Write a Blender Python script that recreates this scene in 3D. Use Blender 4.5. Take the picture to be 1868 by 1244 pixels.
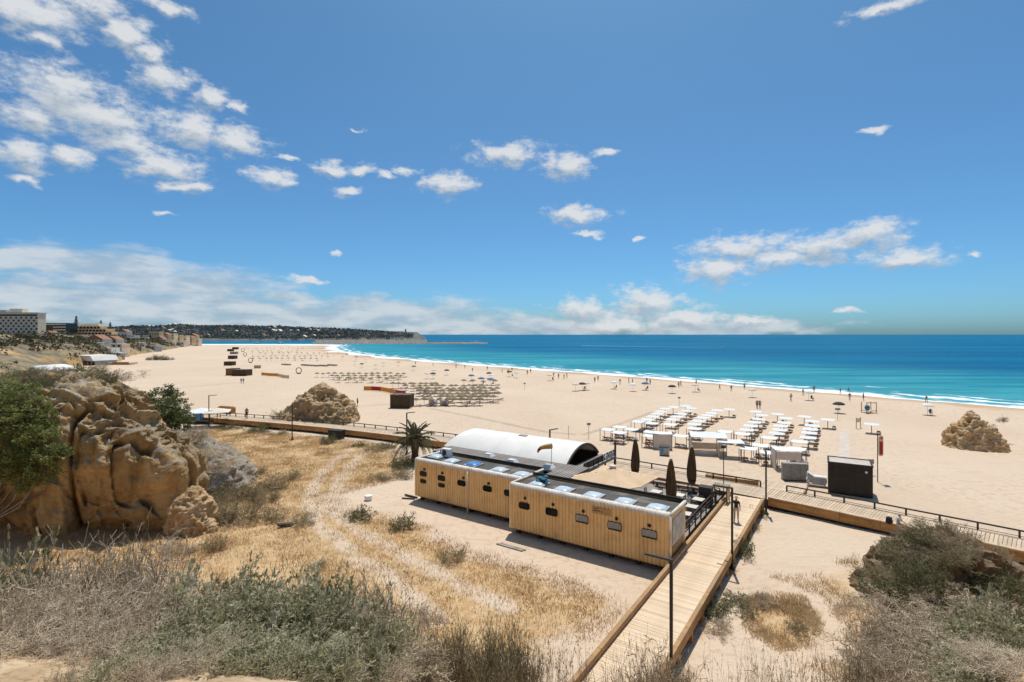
import bpy, math, random
import numpy as np
from mathutils import Vector, Matrix
R = math.radians
rnd = random.Random(7)
scene = bpy.context.scene
for o in list(bpy.data.objects):
    bpy.data.objects.remove(o)

# ------------------------------------------------------------------ camera
F, CH, HZ = 930.0, 13.5, 611.0           # focal length in photo pixels, eye height above the sand, horizon row
cam = bpy.data.cameras.new('camera')
cam.sensor_width = 36.0
cam.lens = F / 1868 * 36
cam.shift_y = -11 / 1868
cam.clip_start, cam.clip_end = 0.5, 60000
camo = bpy.data.objects.new('camera', cam)
camo.location = (0, 0, CH)
camo.rotation_euler = (R(90), 0, 0)
scene.collection.objects.link(camo)
scene.camera = camo
scene.view_settings.view_transform = 'Standard'
scene.view_settings.look = 'None'
scene.view_settings.exposure = 0.0
scene.view_settings.gamma = 1
scene.view_settings.use_curve_mapping = False
scene.cycles.max_bounces = 6
scene.cycles.transparent_max_bounces = 6

def W(px, py, z=0.0):
    """ground position seen at a photo pixel, for a point z metres above the sand"""
    Y = F * (CH - z) / (py - HZ)
    return ((px - 934) / F * Y, Y)

# ------------------------------------------------------------------ sun
SUN_AZ, SUN_EL = R(13), R(70)
sun = bpy.data.lights.new('sun', 'SUN')
sun.energy = 4.2
sun.angle = R(0.53)
sun.color = (1.0, 0.955, 0.88)
suno = bpy.data.objects.new('sun', sun)
sd = Vector((math.sin(SUN_AZ) * math.cos(SUN_EL), math.cos(SUN_AZ) * math.cos(SUN_EL), math.sin(SUN_EL)))
suno.rotation_euler = sd.to_track_quat('Z', 'Y').to_euler()
suno.location = (40, 60, 120)
scene.collection.objects.link(suno)

# ------------------------------------------------------------------ world: clear sky with fair-weather cumulus
world = bpy.data.worlds.new('World')
scene.world = world
world.use_nodes = True
nt = world.node_tree
for n in list(nt.nodes):
    nt.nodes.remove(n)
def N(tree, typ, **kw):
    n = tree.nodes.new(typ)
    for k, v in kw.items():
        if k == 'ins':
            for i, val in v.items():
                if isinstance(val, bpy.types.NodeSocket):
                    tree.links.new(val, n.inputs[i])
                else:
                    n.inputs[i].default_value = val
        else:
            setattr(n, k, v)
    return n
def MA(tree, op, a, b=None, c=None, clamp=False):
    ins = {0: a}
    if b is not None: ins[1] = b
    if c is not None: ins[2] = c
    return N(tree, 'ShaderNodeMath', operation=op, use_clamp=clamp, ins=ins).outputs[0]
def SS(tree, x, a, b):      # smoothstep
    n = N(tree, 'ShaderNodeMapRange', interpolation_type='SMOOTHSTEP', ins={0: x, 1: a, 2: b, 3: 0.0, 4: 1.0})
    return n.outputs[0]
def build_world():
    t = nt
    sky = N(t, 'ShaderNodeTexSky', sky_type='NISHITA', sun_disc=False, sun_elevation=SUN_EL, sun_rotation=SUN_AZ,
            altitude=0.0, air_density=0.62, dust_density=1.3, ozone_density=6.0)
    tint = N(t, 'ShaderNodeMixRGB', blend_type='MULTIPLY', ins={0: 1.0, 1: sky.outputs[0], 2: SKY_TINT})
    gen = N(t, 'ShaderNodeTexCoord').outputs['Generated']
    sep = N(t, 'ShaderNodeSeparateXYZ', ins={0: gen})
    az = MA(t, 'ARCTAN2', sep.outputs[0], sep.outputs[1])
    el = MA(t, 'ARCSINE', sep.outputs[2])
    P = N(t, 'ShaderNodeCombineXYZ', ins={0: az, 1: el, 2: 0.0}).outputs[0]
    def warp(vec, scale, amp, det):
        st = N(t, 'ShaderNodeVectorMath', operation='MULTIPLY', ins={0: vec, 1: (1.0, 1.7, 1.0)}).outputs[0]
        n = N(t, 'ShaderNodeTexNoise', ins={'Vector': st, 'Scale': scale, 'Detail': det, 'Roughness': 0.6})
        d = N(t, 'ShaderNodeVectorMath', operation='SUBTRACT', ins={0: n.outputs['Color'], 1: (.5, .5, .5)}).outputs[0]
        return N(t, 'ShaderNodeVectorMath', operation='MULTIPLY_ADD', ins={0: d, 1: (amp, amp * .75, 0), 2: vec}).outputs[0]
    Pw = warp(warp(P, 14.0, 0.05, 2.0), 45.0, 0.022, 4.0)
    def field(vec, blobs, k=1.18):
        acc = None
        for (px, py, rx, ry) in blobs:
            a0 = math.atan((px - 934) / F)
            e0 = math.atan((HZ - py) / F * math.cos(a0))
            ra = rx * k * math.cos(a0) ** 2 / F
            re = ry * k * math.cos(a0) / F
            m = N(t, 'ShaderNodeVectorMath', operation='MULTIPLY_ADD', ins={0: vec, 1: (1 / ra, 1 / re, 0), 2: (-a0 / ra, -e0 / re, 0)}).outputs[0]
            l = N(t, 'ShaderNodeVectorMath', operation='LENGTH', ins={0: m}).outputs[1]
            acc = l if acc is None else MA(t, 'SMOOTH_MIN', acc, l, .12)
        return acc
    up = N(t, 'ShaderNodeVectorMath', operation='ADD', ins={0: Pw, 1: (0.003, 0.012, 0)}).outputs[0]
    puffs = [(60,25,115,40),(170,15,70,34),(230,62,66,26),(272,92,46,20),(75,68,52,20),(300,12,50,18),
        (112,172,118,58),(185,222,118,56),(55,205,60,40),(292,142,66,32),(238,262,56,40),(380,180,42,20),(432,198,30,9),
        (345,238,76,36),(432,260,72,30),(42,285,66,30),(122,287,54,24),(302,303,84,30),(345,342,56,15),(42,320,30,10),
        (500,327,54,17),(600,309,40,13),(652,309,32,13),(637,350,32,12),(308,388,24,6),(523,288,18,6),(820,338,56,22),(745,313,28,9),(708,322,20,7),
        (925,283,72,24),(1030,302,56,28),(1105,282,20,9),(1055,393,60,20),(1075,426,30,7),(1170,435,14,6),
        (1345,455,100,26),(1310,492,74,30),(1490,452,110,30),(1590,430,76,32),(1645,470,88,24),(1430,475,90,20),
        (1600,240,42,7),(1625,6,95,13),(555,508,42,9),(612,456,16,5),(1545,568,36,7),(1780,462,18,7),(655,235,12,4),
        (1060,566,66,27),(1180,556,80,36),(1255,585,95,30),(1130,592,140,26),(1370,585,52,18)]
    bank = [(960,597,150,24),(770,582,150,30),(655,566,95,24),(880,602,200,20),(70,492,90,18),(205,497,130,42),(335,522,170,34),(60,545,130,40),
        (250,560,260,42),(510,580,240,36),(410,548,110,18),(15,466,40,8),(1300,603,180,14),(520,540,50,10)]
    L0, L1 = field(Pw, puffs), field(up, puffs)
    B0 = field(warp(P, 9.0, 0.06, 6.0), bank, 1.35)
    fine = N(t, 'ShaderNodeTexNoise', ins={'Vector': N(t, 'ShaderNodeVectorMath', operation='MULTIPLY', ins={0: P, 1: (1, 1.8, 1)}).outputs[0], 'Scale': 30.0, 'Detail': 9.0, 'Roughness': 0.66}).outputs[0]
    soft = N(t, 'ShaderNodeTexNoise', ins={'Vector': N(t, 'ShaderNodeVectorMath', operation='MULTIPLY', ins={0: P, 1: (1, 3.4, 1)}).outputs[0], 'Scale': 11.0, 'Detail': 6.0, 'Roughness': 0.55}).outputs[0]
    d0 = MA(t, 'ADD', MA(t, 'SUBTRACT', 1.0, L0), MA(t, 'MULTIPLY', MA(t, 'SUBTRACT', fine, 0.5), 2.2))
    aP = SS(t, d0, 0.0, 0.85)
    # the same kind of cloud all round, beyond the part of the sky that the photograph covers
    wide = N(t, 'ShaderNodeTexNoise', ins={'Vector': N(t, 'ShaderNodeVectorMath', operation='MULTIPLY', ins={0: gen, 1: (1, 1, 2.2)}).outputs[0], 'Scale': 3.4, 'Detail': 9.0, 'Roughness': 0.55}).outputs[0]
    outside = MA(t, 'MAXIMUM', SS(t, MA(t, 'ABSOLUTE', az), 0.84, 1.05), SS(t, el, 0.62, 0.8))
    aW = MA(t, 'MULTIPLY', SS(t, wide, 0.56, 0.68), outside)
    aP = MA(t, 'MULTIPLY', MA(t, 'MAXIMUM', aP, aW), 0.93)
    aB = MA(t, 'MULTIPLY', SS(t, MA(t, 'ADD', MA(t, 'SUBTRACT', 1.0, B0), MA(t, 'MULTIPLY', MA(t, 'SUBTRACT', soft, .5), 1.7)), -.1, 0.65), 0.88)
    emb = MA(t, 'MULTIPLY', MA(t, 'SUBTRACT', L1, L0), 1.6)
    lit = MA(t, 'ADD', MA(t, 'ADD', 0.60, emb), MA(t, 'MULTIPLY', MA(t, 'SUBTRACT', fine, .5), 1.3), clamp=True)
    ccol = N(t, 'ShaderNodeMixRGB', ins={0: lit, 1: (3.6, 4.4, 5.2, 1), 2: (7.4, 7.6, 7.8, 1)}).outputs[0]
    bcol = N(t, 'ShaderNodeMixRGB', ins={0: SS(t, soft, .38, .62), 1: (3.9, 5.0, 6.1, 1), 2: (6.2, 6.8, 7.3, 1)}).outputs[0]
    m1 = N(t, 'ShaderNodeMixRGB', ins={0: aB, 1: tint.outputs[0], 2: bcol}).outputs[0]
    m2 = N(t, 'ShaderNodeMixRGB', ins={0: aP, 1: m1, 2: ccol}).outputs[0]
    bg = N(t, 'ShaderNodeBackground', ins={0: m2, 1: 0.1})
    out = N(t, 'ShaderNodeOutputWorld', ins={0: bg.outputs[0]})
SKY_TINT = (0.76, 1.27, 1.36, 1)
build_world()
world.cycles.sampling_method = 'MANUAL'
world.cycles.sample_map_resolution = 256

# ------------------------------------------------------------------ helpers: names, materials, meshes
COL = scene.collection
def link(o, parent=None, loc=None, rz=None, scale=None):
    COL.objects.link(o)
    if parent is not None: o.parent = parent
    if loc is not None: o.location = loc
    if rz is not None: o.rotation_euler = (0, 0, rz)
    if scale is not None: o.scale = scale if hasattr(scale, '__len__') else (scale,) * 3
    return o
def tag(o, label=None, cat=None, group=None, kind=None):
    if label: o['label'] = label
    if cat: o['category'] = cat
    if group: o['group'] = group
    if kind: o['kind'] = kind
    return o
def empty(name, label, cat, loc, rz=0.0, group=None, scale=None):
    o = bpy.data.objects.new(name, None)
    o.empty_display_size = .2
    link(o, None, loc, rz, scale)
    return tag(o, label, cat, group)
def copy_tree(o, parent=None):
    c = o.copy()
    COL.objects.link(c)
    c.parent = parent
    for ch in list(o.children):
        copy_tree(ch, c)
    return c
def copy_thing(o, loc, rz=None, label=None, scale=None):
    c = copy_tree(o)
    c.location = loc
    if rz is not None: c.rotation_euler = (0, 0, rz)
    if scale is not None: c.scale = scale if hasattr(scale, '__len__') else (scale,) * 3
    if label: c['label'] = label
    return c
ORD = ('first second third fourth fifth sixth seventh eighth ninth tenth eleventh twelfth thirteenth fourteenth fifteenth sixteenth '
       'seventeenth eighteenth nineteenth twentieth').split()
TENS = {2: 'twenty', 3: 'thirty', 4: 'forty', 5: 'fifty', 6: 'sixty', 7: 'seventy', 8: 'eighty', 9: 'ninety'}
def nth(i):                 # 0 -> first
    n = i + 1
    if n <= 20: return ORD[i]
    if n % 10 == 0: return TENS[n // 10][:-1] + 'ieth'
    return TENS[n // 10] + '-' + ORD[n % 10 - 1]

def srgb(r, g, b):
    f = lambda c: c / 12.92 if c <= .04045 else ((c + .055) / 1.055) ** 2.4
    return (f(r / 255), f(g / 255), f(b / 255), 1)
def c4(c):
    return tuple(c) + (1,) if len(c) == 3 else tuple(c)
def mat(name, c1, c2=None, scale=4.0, rough=.75, bump=0.0, bscale=30.0, metal=0.0, var=0.0, lo=.38, hi=.62, stretch=(1, 1, 1),
        trans=0.0, spec=.4, detail=6.0, world=False, alpha=1.0, dirt=None, dirt_amt=.0, dirt_scale=1.0, sss=0.0):
    m = bpy.data.materials.new(name)
    m.use_nodes = True
    t = m.node_tree
    b = t.nodes['Principled BSDF']
    b.inputs['Roughness'].default_value = rough
    b.inputs['Metallic'].default_value = metal
    b.inputs['Specular IOR Level'].default_value = spec
    if trans: b.inputs['Transmission Weight'].default_value = trans
    if alpha < 1: b.inputs['Alpha'].default_value = alpha
    if world:
        vec = N(t, 'ShaderNodeNewGeometry').outputs['Position']
    else:
        vec = N(t, 'ShaderNodeTexCoord').outputs['Object']
    mp = N(t, 'ShaderNodeMapping', ins={0: vec, 3: stretch}).outputs[0]
    if c2 is None:
        c2 = tuple(x * .8 for x in c1[:3])
    nz = N(t, 'ShaderNodeTexNoise', ins={'Vector': mp, 'Scale': scale, 'Detail': detail, 'Roughness': .6}).outputs[0]
    fac = SS(t, nz, lo, hi)
    col = N(t, 'ShaderNodeMixRGB', ins={0: fac, 1: c4(c1), 2: c4(c2)}).outputs[0]
    if dirt is not None:
        dz = N(t, 'ShaderNodeTexNoise', ins={'Vector': vec, 'Scale': dirt_scale, 'Detail': 8.0, 'Roughness': .65}).outputs[0]
        df = MA(t, 'MULTIPLY', SS(t, dz, .48, .68), dirt_amt)
        col = N(t, 'ShaderNodeMixRGB', ins={0: df, 1: col, 2: c4(dirt)}).outputs[0]
    if var:
        oi = N(t, 'ShaderNodeObjectInfo').outputs['Random']
        v = MA(t, 'MULTIPLY_ADD', oi, 2 * var, 1 - var)
        col = N(t, 'ShaderNodeHueSaturation', ins={2: v, 4: col}).outputs[0]
    t.links.new(col, b.inputs['Base Color'])
    if bump:
        bz = N(t, 'ShaderNodeTexNoise', ins={'Vector': vec, 'Scale': bscale, 'Detail': 5.0}).outputs[0]
        bn = N(t, 'ShaderNodeBump', ins={0: bump, 1: .05, 'Height': bz})
        t.links.new(bn.outputs[0], b.inputs['Normal'])
    if sss:   # thin leaves and cloth let some light through
        tr = N(t, 'ShaderNodeBsdfTranslucent', ins={0: col})
        mx = N(t, 'ShaderNodeMixShader', ins={0: sss, 1: b.outputs[0], 2: tr.outputs[0]})
        t.links.new(mx.outputs[0], t.nodes['Material Output'].inputs[0])
    return m

def np_mesh(name, V, Fc, mats=(), mi=None, smooth=False):
    """mesh from arrays; Fc is (m,3) or (m,4)"""
    V = np.asarray(V, dtype=np.float32)
    Fc = np.asarray(Fc, dtype=np.int32)
    k = Fc.shape[1]
    me = bpy.data.meshes.new(name)
    me.vertices.add(len(V))
    me.vertices.foreach_set('co', V.ravel())
    me.loops.add(Fc.size)
    me.loops.foreach_set('vertex_index', Fc.ravel())
    me.polygons.add(len(Fc))
    me.polygons.foreach_set('loop_start', np.arange(0, Fc.size, k, dtype=np.int32))
    for m in mats: me.materials.append(m)
    if mi is not None: me.polygons.foreach_set('material_index', np.asarray(mi, dtype=np.int32))
    if smooth: me.polygons.foreach_set('use_smooth', np.ones(len(Fc), dtype=bool))
    me.update(calc_edges=True)
    return me
def add_attr(me, name, vals):
    a = me.attributes.new(name, 'FLOAT', 'POINT')
    a.data.foreach_set('value', np.asarray(vals, dtype=np.float32))

class MB:
    """collects shapes into one mesh"""
    def __init__(s): s.v = []; s.f = []; s.m = []; s.cm = 0; s.sm = []; s.csm = False
    def add(s, vs, fs):
        o = len(s.v)
        s.v += [tuple(v) for v in vs]
        for f in fs:
            s.f.append(tuple(i + o for i in f)); s.m.append(s.cm); s.sm.append(s.csm)
        return s
    def mat(s, i, smooth=False): s.cm = i; s.csm = smooth; return s
    def box(s, c, d, rz=0.0, rx=0.0, ry=0.0, taper=None):
        hx, hy, hz = d[0] / 2, d[1] / 2, d[2] / 2
        pts = [(-hx, -hy, -hz), (hx, -hy, -hz), (hx, hy, -hz), (-hx, hy, -hz), (-hx, -hy, hz), (hx, -hy, hz), (hx, hy, hz), (-hx, hy, hz)]
        if taper: pts = [(x * (taper if z > 0 else 1), y * (taper if z > 0 else 1), z) for x, y, z in pts]
        if rz or rx or ry:
            mt = Matrix.Rotation(rz, 3, 'Z') @ Matrix.Rotation(ry, 3, 'Y') @ Matrix.Rotation(rx, 3, 'X')
            pts = [mt @ Vector(p) for p in pts]
        return s.add([(p[0] + c[0], p[1] + c[1], p[2] + c[2]) for p in pts],
                     [(0, 3, 2, 1), (4, 5, 6, 7), (0, 1, 5, 4), (1, 2, 6, 5), (2, 3, 7, 6), (3, 0, 4, 7)])
    def bb(s, x0, x1, y0, y1, z0, z1): return s.box(((x0 + x1) / 2, (y0 + y1) / 2, (z0 + z1) / 2), (x1 - x0, y1 - y0, z1 - z0))
    def bar(s, p0, p1, w, h=None):
        """square bar between two points"""
        h = h or w
        p0, p1 = Vector(p0), Vector(p1)
        d = (p1 - p0).normalized()
        a = Vector((0, 0, 1)) if abs(d.z) < .95 else Vector((0, 1, 0))
        x = d.cross(a).normalized() * (w / 2); y = x.cross(d).normalized() * (h / 2)
        vs = [p0 - x - y, p0 + x - y, p0 + x + y, p0 - x + y, p1 - x - y, p1 + x - y, p1 + x + y, p1 - x + y]
        return s.add(vs, [(0, 1, 2, 3), (7, 6, 5, 4), (0, 4, 5, 1), (1, 5, 6, 2), (2, 6, 7, 3), (3, 7, 4, 0)])
    def cyl(s, p0, p1, r0, r1=None, n=8, caps=True):
        r1 = r0 if r1 is None else r1
        p0, p1 = Vector(p0), Vector(p1)
        d = (p1 - p0).normalized()
        a = Vector((0, 0, 1)) if abs(d.z) < .95 else Vector((1, 0, 0))
        x = d.cross(a).normalized(); y = x.cross(d)
        vs = []
        for p, r in ((p0, r0), (p1, r1)):
            for i in range(n):
                t = 2 * math.pi * i / n
                vs.append(p + x * (math.cos(t) * r) + y * (math.sin(t) * r))
        fs = [(i, i + n, (i + 1) % n + n, (i + 1) % n) for i in range(n)]
        if caps: fs += [tuple(range(n)), tuple(range(2 * n - 1, n - 1, -1))]
        return s.add(vs, fs)
    def lathe(s, prof, n=12, c=(0, 0, 0)):
        vs = []
        for r, z in prof:
            for i in range(n):
                t = 2 * math.pi * i / n
                vs.append((c[0] + r * math.cos(t), c[1] + r * math.sin(t), c[2] + z))
        fs = []
        for k in range(len(prof) - 1):
            for i in range(n):
                j = (i + 1) % n
                fs.append((k * n + i, k * n + j, (k + 1) * n + j, (k + 1) * n + i))
        return s.add(vs, fs)
    def prism(s, poly, y0, y1, axis='y'):
        """extrude a polygon given in (x, z) along y"""
        n = len(poly)
        if axis == 'y': vs = [(x, y0, z) for x, z in poly] + [(x, y1, z) for x, z in poly]
        elif axis == 'x': vs = [(y0, x, z) for x, z in poly] + [(y1, x, z) for x, z in poly]
        else: vs = [(x, z, y0) for x, z in poly] + [(x, z, y1) for x, z in poly]
        return s.add(vs, [tuple(range(n)), tuple(range(2 * n - 1, n - 1, -1))] + [(i, i + n, (i + 1) % n + n, (i + 1) % n) for i in range(n)])
    def mesh(s, name, mats):
        me = bpy.data.meshes.new(name)
        me.from_pydata(s.v, [], s.f)
        for m in (mats if isinstance(mats, (list, tuple)) else [mats]): me.materials.append(m)
        me.polygons.foreach_set('material_index', s.m)
        me.polygons.foreach_set('use_smooth', s.sm)
        me.update()
        return me
    def build(s, name, mats, parent=None, loc=None, rz=None):
        return link(bpy.data.objects.new(name, s.mesh(name, mats)), parent, loc, rz)
def put(name, me, parent=None, loc=None, rz=None, scale=None):
    return link(bpy.data.objects.new(name, me), parent, loc, rz, scale)

# numpy value noise
def _h(i, j, k, s):
    i = i.astype(np.int64); j = j.astype(np.int64); k = k.astype(np.int64)
    n = (i * 374761393 + j * 668265263 + k * 2147483647 + s * 1274126177) & 0xffffffff
    n = ((n ^ (n >> 13)) * 1274126177) & 0xffffffff
    n = ((n ^ (n >> 16)) * 2246822519) & 0xffffffff
    return ((n ^ (n >> 15)) & 0xffff) / 65535.0
def vn(P, s=0):
    P = np.asarray(P, dtype=np.float64)
    I = np.floor(P); f = P - I; f = f * f * (3 - 2 * f)
    i, j, k = I[:, 0], I[:, 1], I[:, 2]
    fx, fy, fz = f[:, 0], f[:, 1], f[:, 2]
    def l(a, b, t): return a + (b - a) * t
    c = lambda a, b, d: _h(i + a, j + b, k + d, s)
    return l(l(l(c(0, 0, 0), c(1, 0, 0), fx), l(c(0, 1, 0), c(1, 1, 0), fx), fy),
             l(l(c(0, 0, 1), c(1, 0, 1), fx), l(c(0, 1, 1), c(1, 1, 1), fx), fy), fz)
def fbm(P, o=5, s=0, g=.5, ridged=False):
    P = np.asarray(P, dtype=np.float64)
    a, t, w = 1.0, 0.0, 0.0
    for q in range(o):
        n = vn(P, s + q * 17)
        if ridged: n = 1 - np.abs(2 * n - 1)
        t = t + a * n; w += a; a *= g; P = P * 2.03 + 11.7
    return t / w
def P3(x, y, z=0.0, sc=1.0):
    x = np.asarray(x, dtype=np.float64); y = np.asarray(y, dtype=np.float64)
    return np.stack([x.ravel() * sc, y.ravel() * sc, np.broadcast_to(np.asarray(z, dtype=np.float64), x.shape).ravel() * sc], 1)
def sst(x, a, b):
    t = np.clip((x - a) / (b - a), 0, 1)
    return t * t * (3 - 2 * t)
def poly_sd(x, y, poly):
    """signed distance to a closed polygon (negative inside)"""
    x = np.asarray(x, dtype=np.float64); y = np.asarray(y, dtype=np.float64)
    d = np.full(x.shape, 1e18); ins = np.zeros(x.shape, bool)
    n = len(poly)
    for i in range(n):
        ax, ay = poly[i]; bx, by = poly[(i + 1) % n]
        ex, ey = bx - ax, by - ay
        t = np.clip(((x - ax) * ex + (y - ay) * ey) / (ex * ex + ey * ey + 1e-12), 0, 1)
        d = np.minimum(d, (x - ax - t * ex) ** 2 + (y - ay - t * ey) ** 2)
        c = ((ay > y) != (by > y)) & (x < ex * (y - ay) / (ey if abs(ey) > 1e-12 else 1e-12) + ax)
        ins ^= c
    d = np.sqrt(d)
    return np.where(ins, -d, d)
def line_d(x, y, pts):
    d = np.full(np.shape(x), 1e18)
    for (ax, ay), (bx, by) in zip(pts[:-1], pts[1:]):
        ex, ey = bx - ax, by - ay
        t = np.clip(((x - ax) * ex + (y - ay) * ey) / (ex * ex + ey * ey), 0, 1)
        d = np.minimum(d, (x - ax - t * ex) ** 2 + (y - ay - t * ey) ** 2)
    return np.sqrt(d)

# frame of the beach bar: local x runs along its containers, local y away along the boardwalk
KO = np.array([8.88, 28.7]); KU = np.array([.8263, -.5632]); KV = np.array([.5632, .8263])
KR = math.atan2(KU[1], KU[0])
def K(u, v, z=0.0):
    p = KO + KU * u + KV * v
    return (float(p[0]), float(p[1]), z)
def KI(x, y):
    dx, dy = x - KO[0], y - KO[1]
    return dx * KU[0] + dy * KU[1], dx * KV[0] + dy * KV[1]

# ------------------------------------------------------------------ the ground
SEA = -0.7
SHORE = [(900, -420), (500, -190), (300, -50), (200, 30), (130, 75), (100, 100), (85, 118), (60, 152), (33, 187), (-8.6, 234), (-82, 328), (-153, 452),
         (-215, 610), (-240, 700), (-262, 775), (-330, 822), (-600, 835), (-1500, 860), (-6000, 900)]
LANDPOLY = SHORE + [(-6000, -6000), (900, -6000)]
def shore_d(x, y):            # metres inland of the waterline (negative at sea)
    return -poly_sd(x, y, LANDPOLY)
def pxpoly(pts, z=0.0): return [W(a, b, z) for a, b in pts]
GRASSPOLY = pxpoly([(345, 790), (400, 776), (640, 800), (720, 812), (752, 838), (748, 862), (690, 885), (622, 905), (645, 925), (720, 935), (800, 965), (862, 1000),
                    (960, 1025), (1060, 1060), (1150, 1100), (1130, 1135), (1060, 1185), (980, 1244), (0, 1244), (-200, 1100), (-200, 900)])
BAREPATH = [W(*p) for p in ((640, 820), (600, 850), (575, 885), (562, 925), (585, 965), (640, 1010), (720, 1060), (800, 1130))]
BAREPATH2 = [W(*p) for p in ((668, 822), (640, 850), (612, 890), (600, 925), (640, 960), (720, 1005), (830, 1060), (930, 1110))]
GRASS2 = pxpoly([(1345, 1095), (1400, 1075), (1470, 1085), (1505, 1140), (1500, 1180), (1420, 1190), (1360, 1150)])
GRASS3 = pxpoly([(1395, 1050), (1480, 1040), (1560, 1010), (1600, 1040), (1620, 1120), (1640, 1244), (1330, 1244), (1470, 1195), (1530, 1150), (1500, 1090)])
MID = W(585, 772)
def terrain(x, y):
    x = np.asarray(x, dtype=np.float64); y = np.asarray(y, dtype=np.float64)
    sh = x.shape
    x, y = x.ravel(), y.ravel()
    d = shore_d(x, y)
    z = np.where(d > 0, SEA + 0.9 * (1 - np.exp(-np.clip(d, 0, None) / 16.0)) , SEA - 3.5 * (1 - np.exp(np.clip(d, None, 0) / 60.0)))
    z = z + np.where(d > 0, 1 - np.exp(-np.clip(d, 0, None) / 16.0), 0) * (-0.2)
    near = sst(120 - y, 0, 70) * sst(d, 10, 40)
    z = z + near * (fbm(P3(x, y, 0, .12), 4, 3) - .5) * .35
    u, v = (x - KO[0]) * KU[0] + (y - KO[1]) * KU[1], (x - KO[0]) * KV[0] + (y - KO[1]) * KV[1]
    flat = sst(v, -5, 0) * sst(-v, -30, -20) * sst(u, -30, -24) * sst(-u, -8, -2)
    z = z * (1 - .7 * flat)
    # low dune hummocks in the dry grass field
    g = sst(-poly_sd(x, y, GRASSPOLY), 0, 5)
    z = z + g * (fbm(P3(x, y, 0, .35), 4, 9) - .45) * .6
    # the slope that climbs to the viewpoint
    ys = np.interp(x, [-40, -10, -3, 1, 5, 12, 15, 30], [25, 23.5, 21.5, 19, 17.6, 17.8, 21.5, 23])
    s1 = np.clip(ys - y, 0, None)
    s1 = .62 * (s1 * s1 / (s1 + 1.2))
    zl = np.interp(y, [-40, 0, 6, 9, 12, 16, 22, 30], [13, 12, 8.8, 7.15, 6.05, 3.4, .8, 0])
    kl = sst(-x, 3.5, 8)
    s = s1 * (1 - kl) + zl * kl
    s = np.minimum(s, 12.0)
    s = s + sst(s, .2, 2) * (fbm(P3(x, y, 0, .5), 4, 21) - .5) * .7
    z = z + s
    return z.reshape(sh)
def axis(lo, hi, step, far, grow=1.22):
    a = list(np.arange(lo, hi + 1e-6, step))
    s, p = step, hi
    while p < far: s *= grow; p += s; a.append(p)
    s, p = step, lo
    while p > -far: s *= grow; p -= s; a.insert(0, p)
    return np.array(a)
def grid_mesh(name, xs, ys, zf, mats):
    X, Y = np.meshgrid(xs, ys)
    Z = zf(X, Y)
    V = np.stack([X.ravel(), Y.ravel(), Z.ravel()], 1)
    nx, ny = len(xs), len(ys)
    i = (np.arange(ny - 1)[:, None] * nx + np.arange(nx - 1)[None, :]).ravel()
    return np_mesh(name, V, np.stack([i, i + 1, i + nx + 1, i + nx], 1), mats, smooth=True), V

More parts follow.
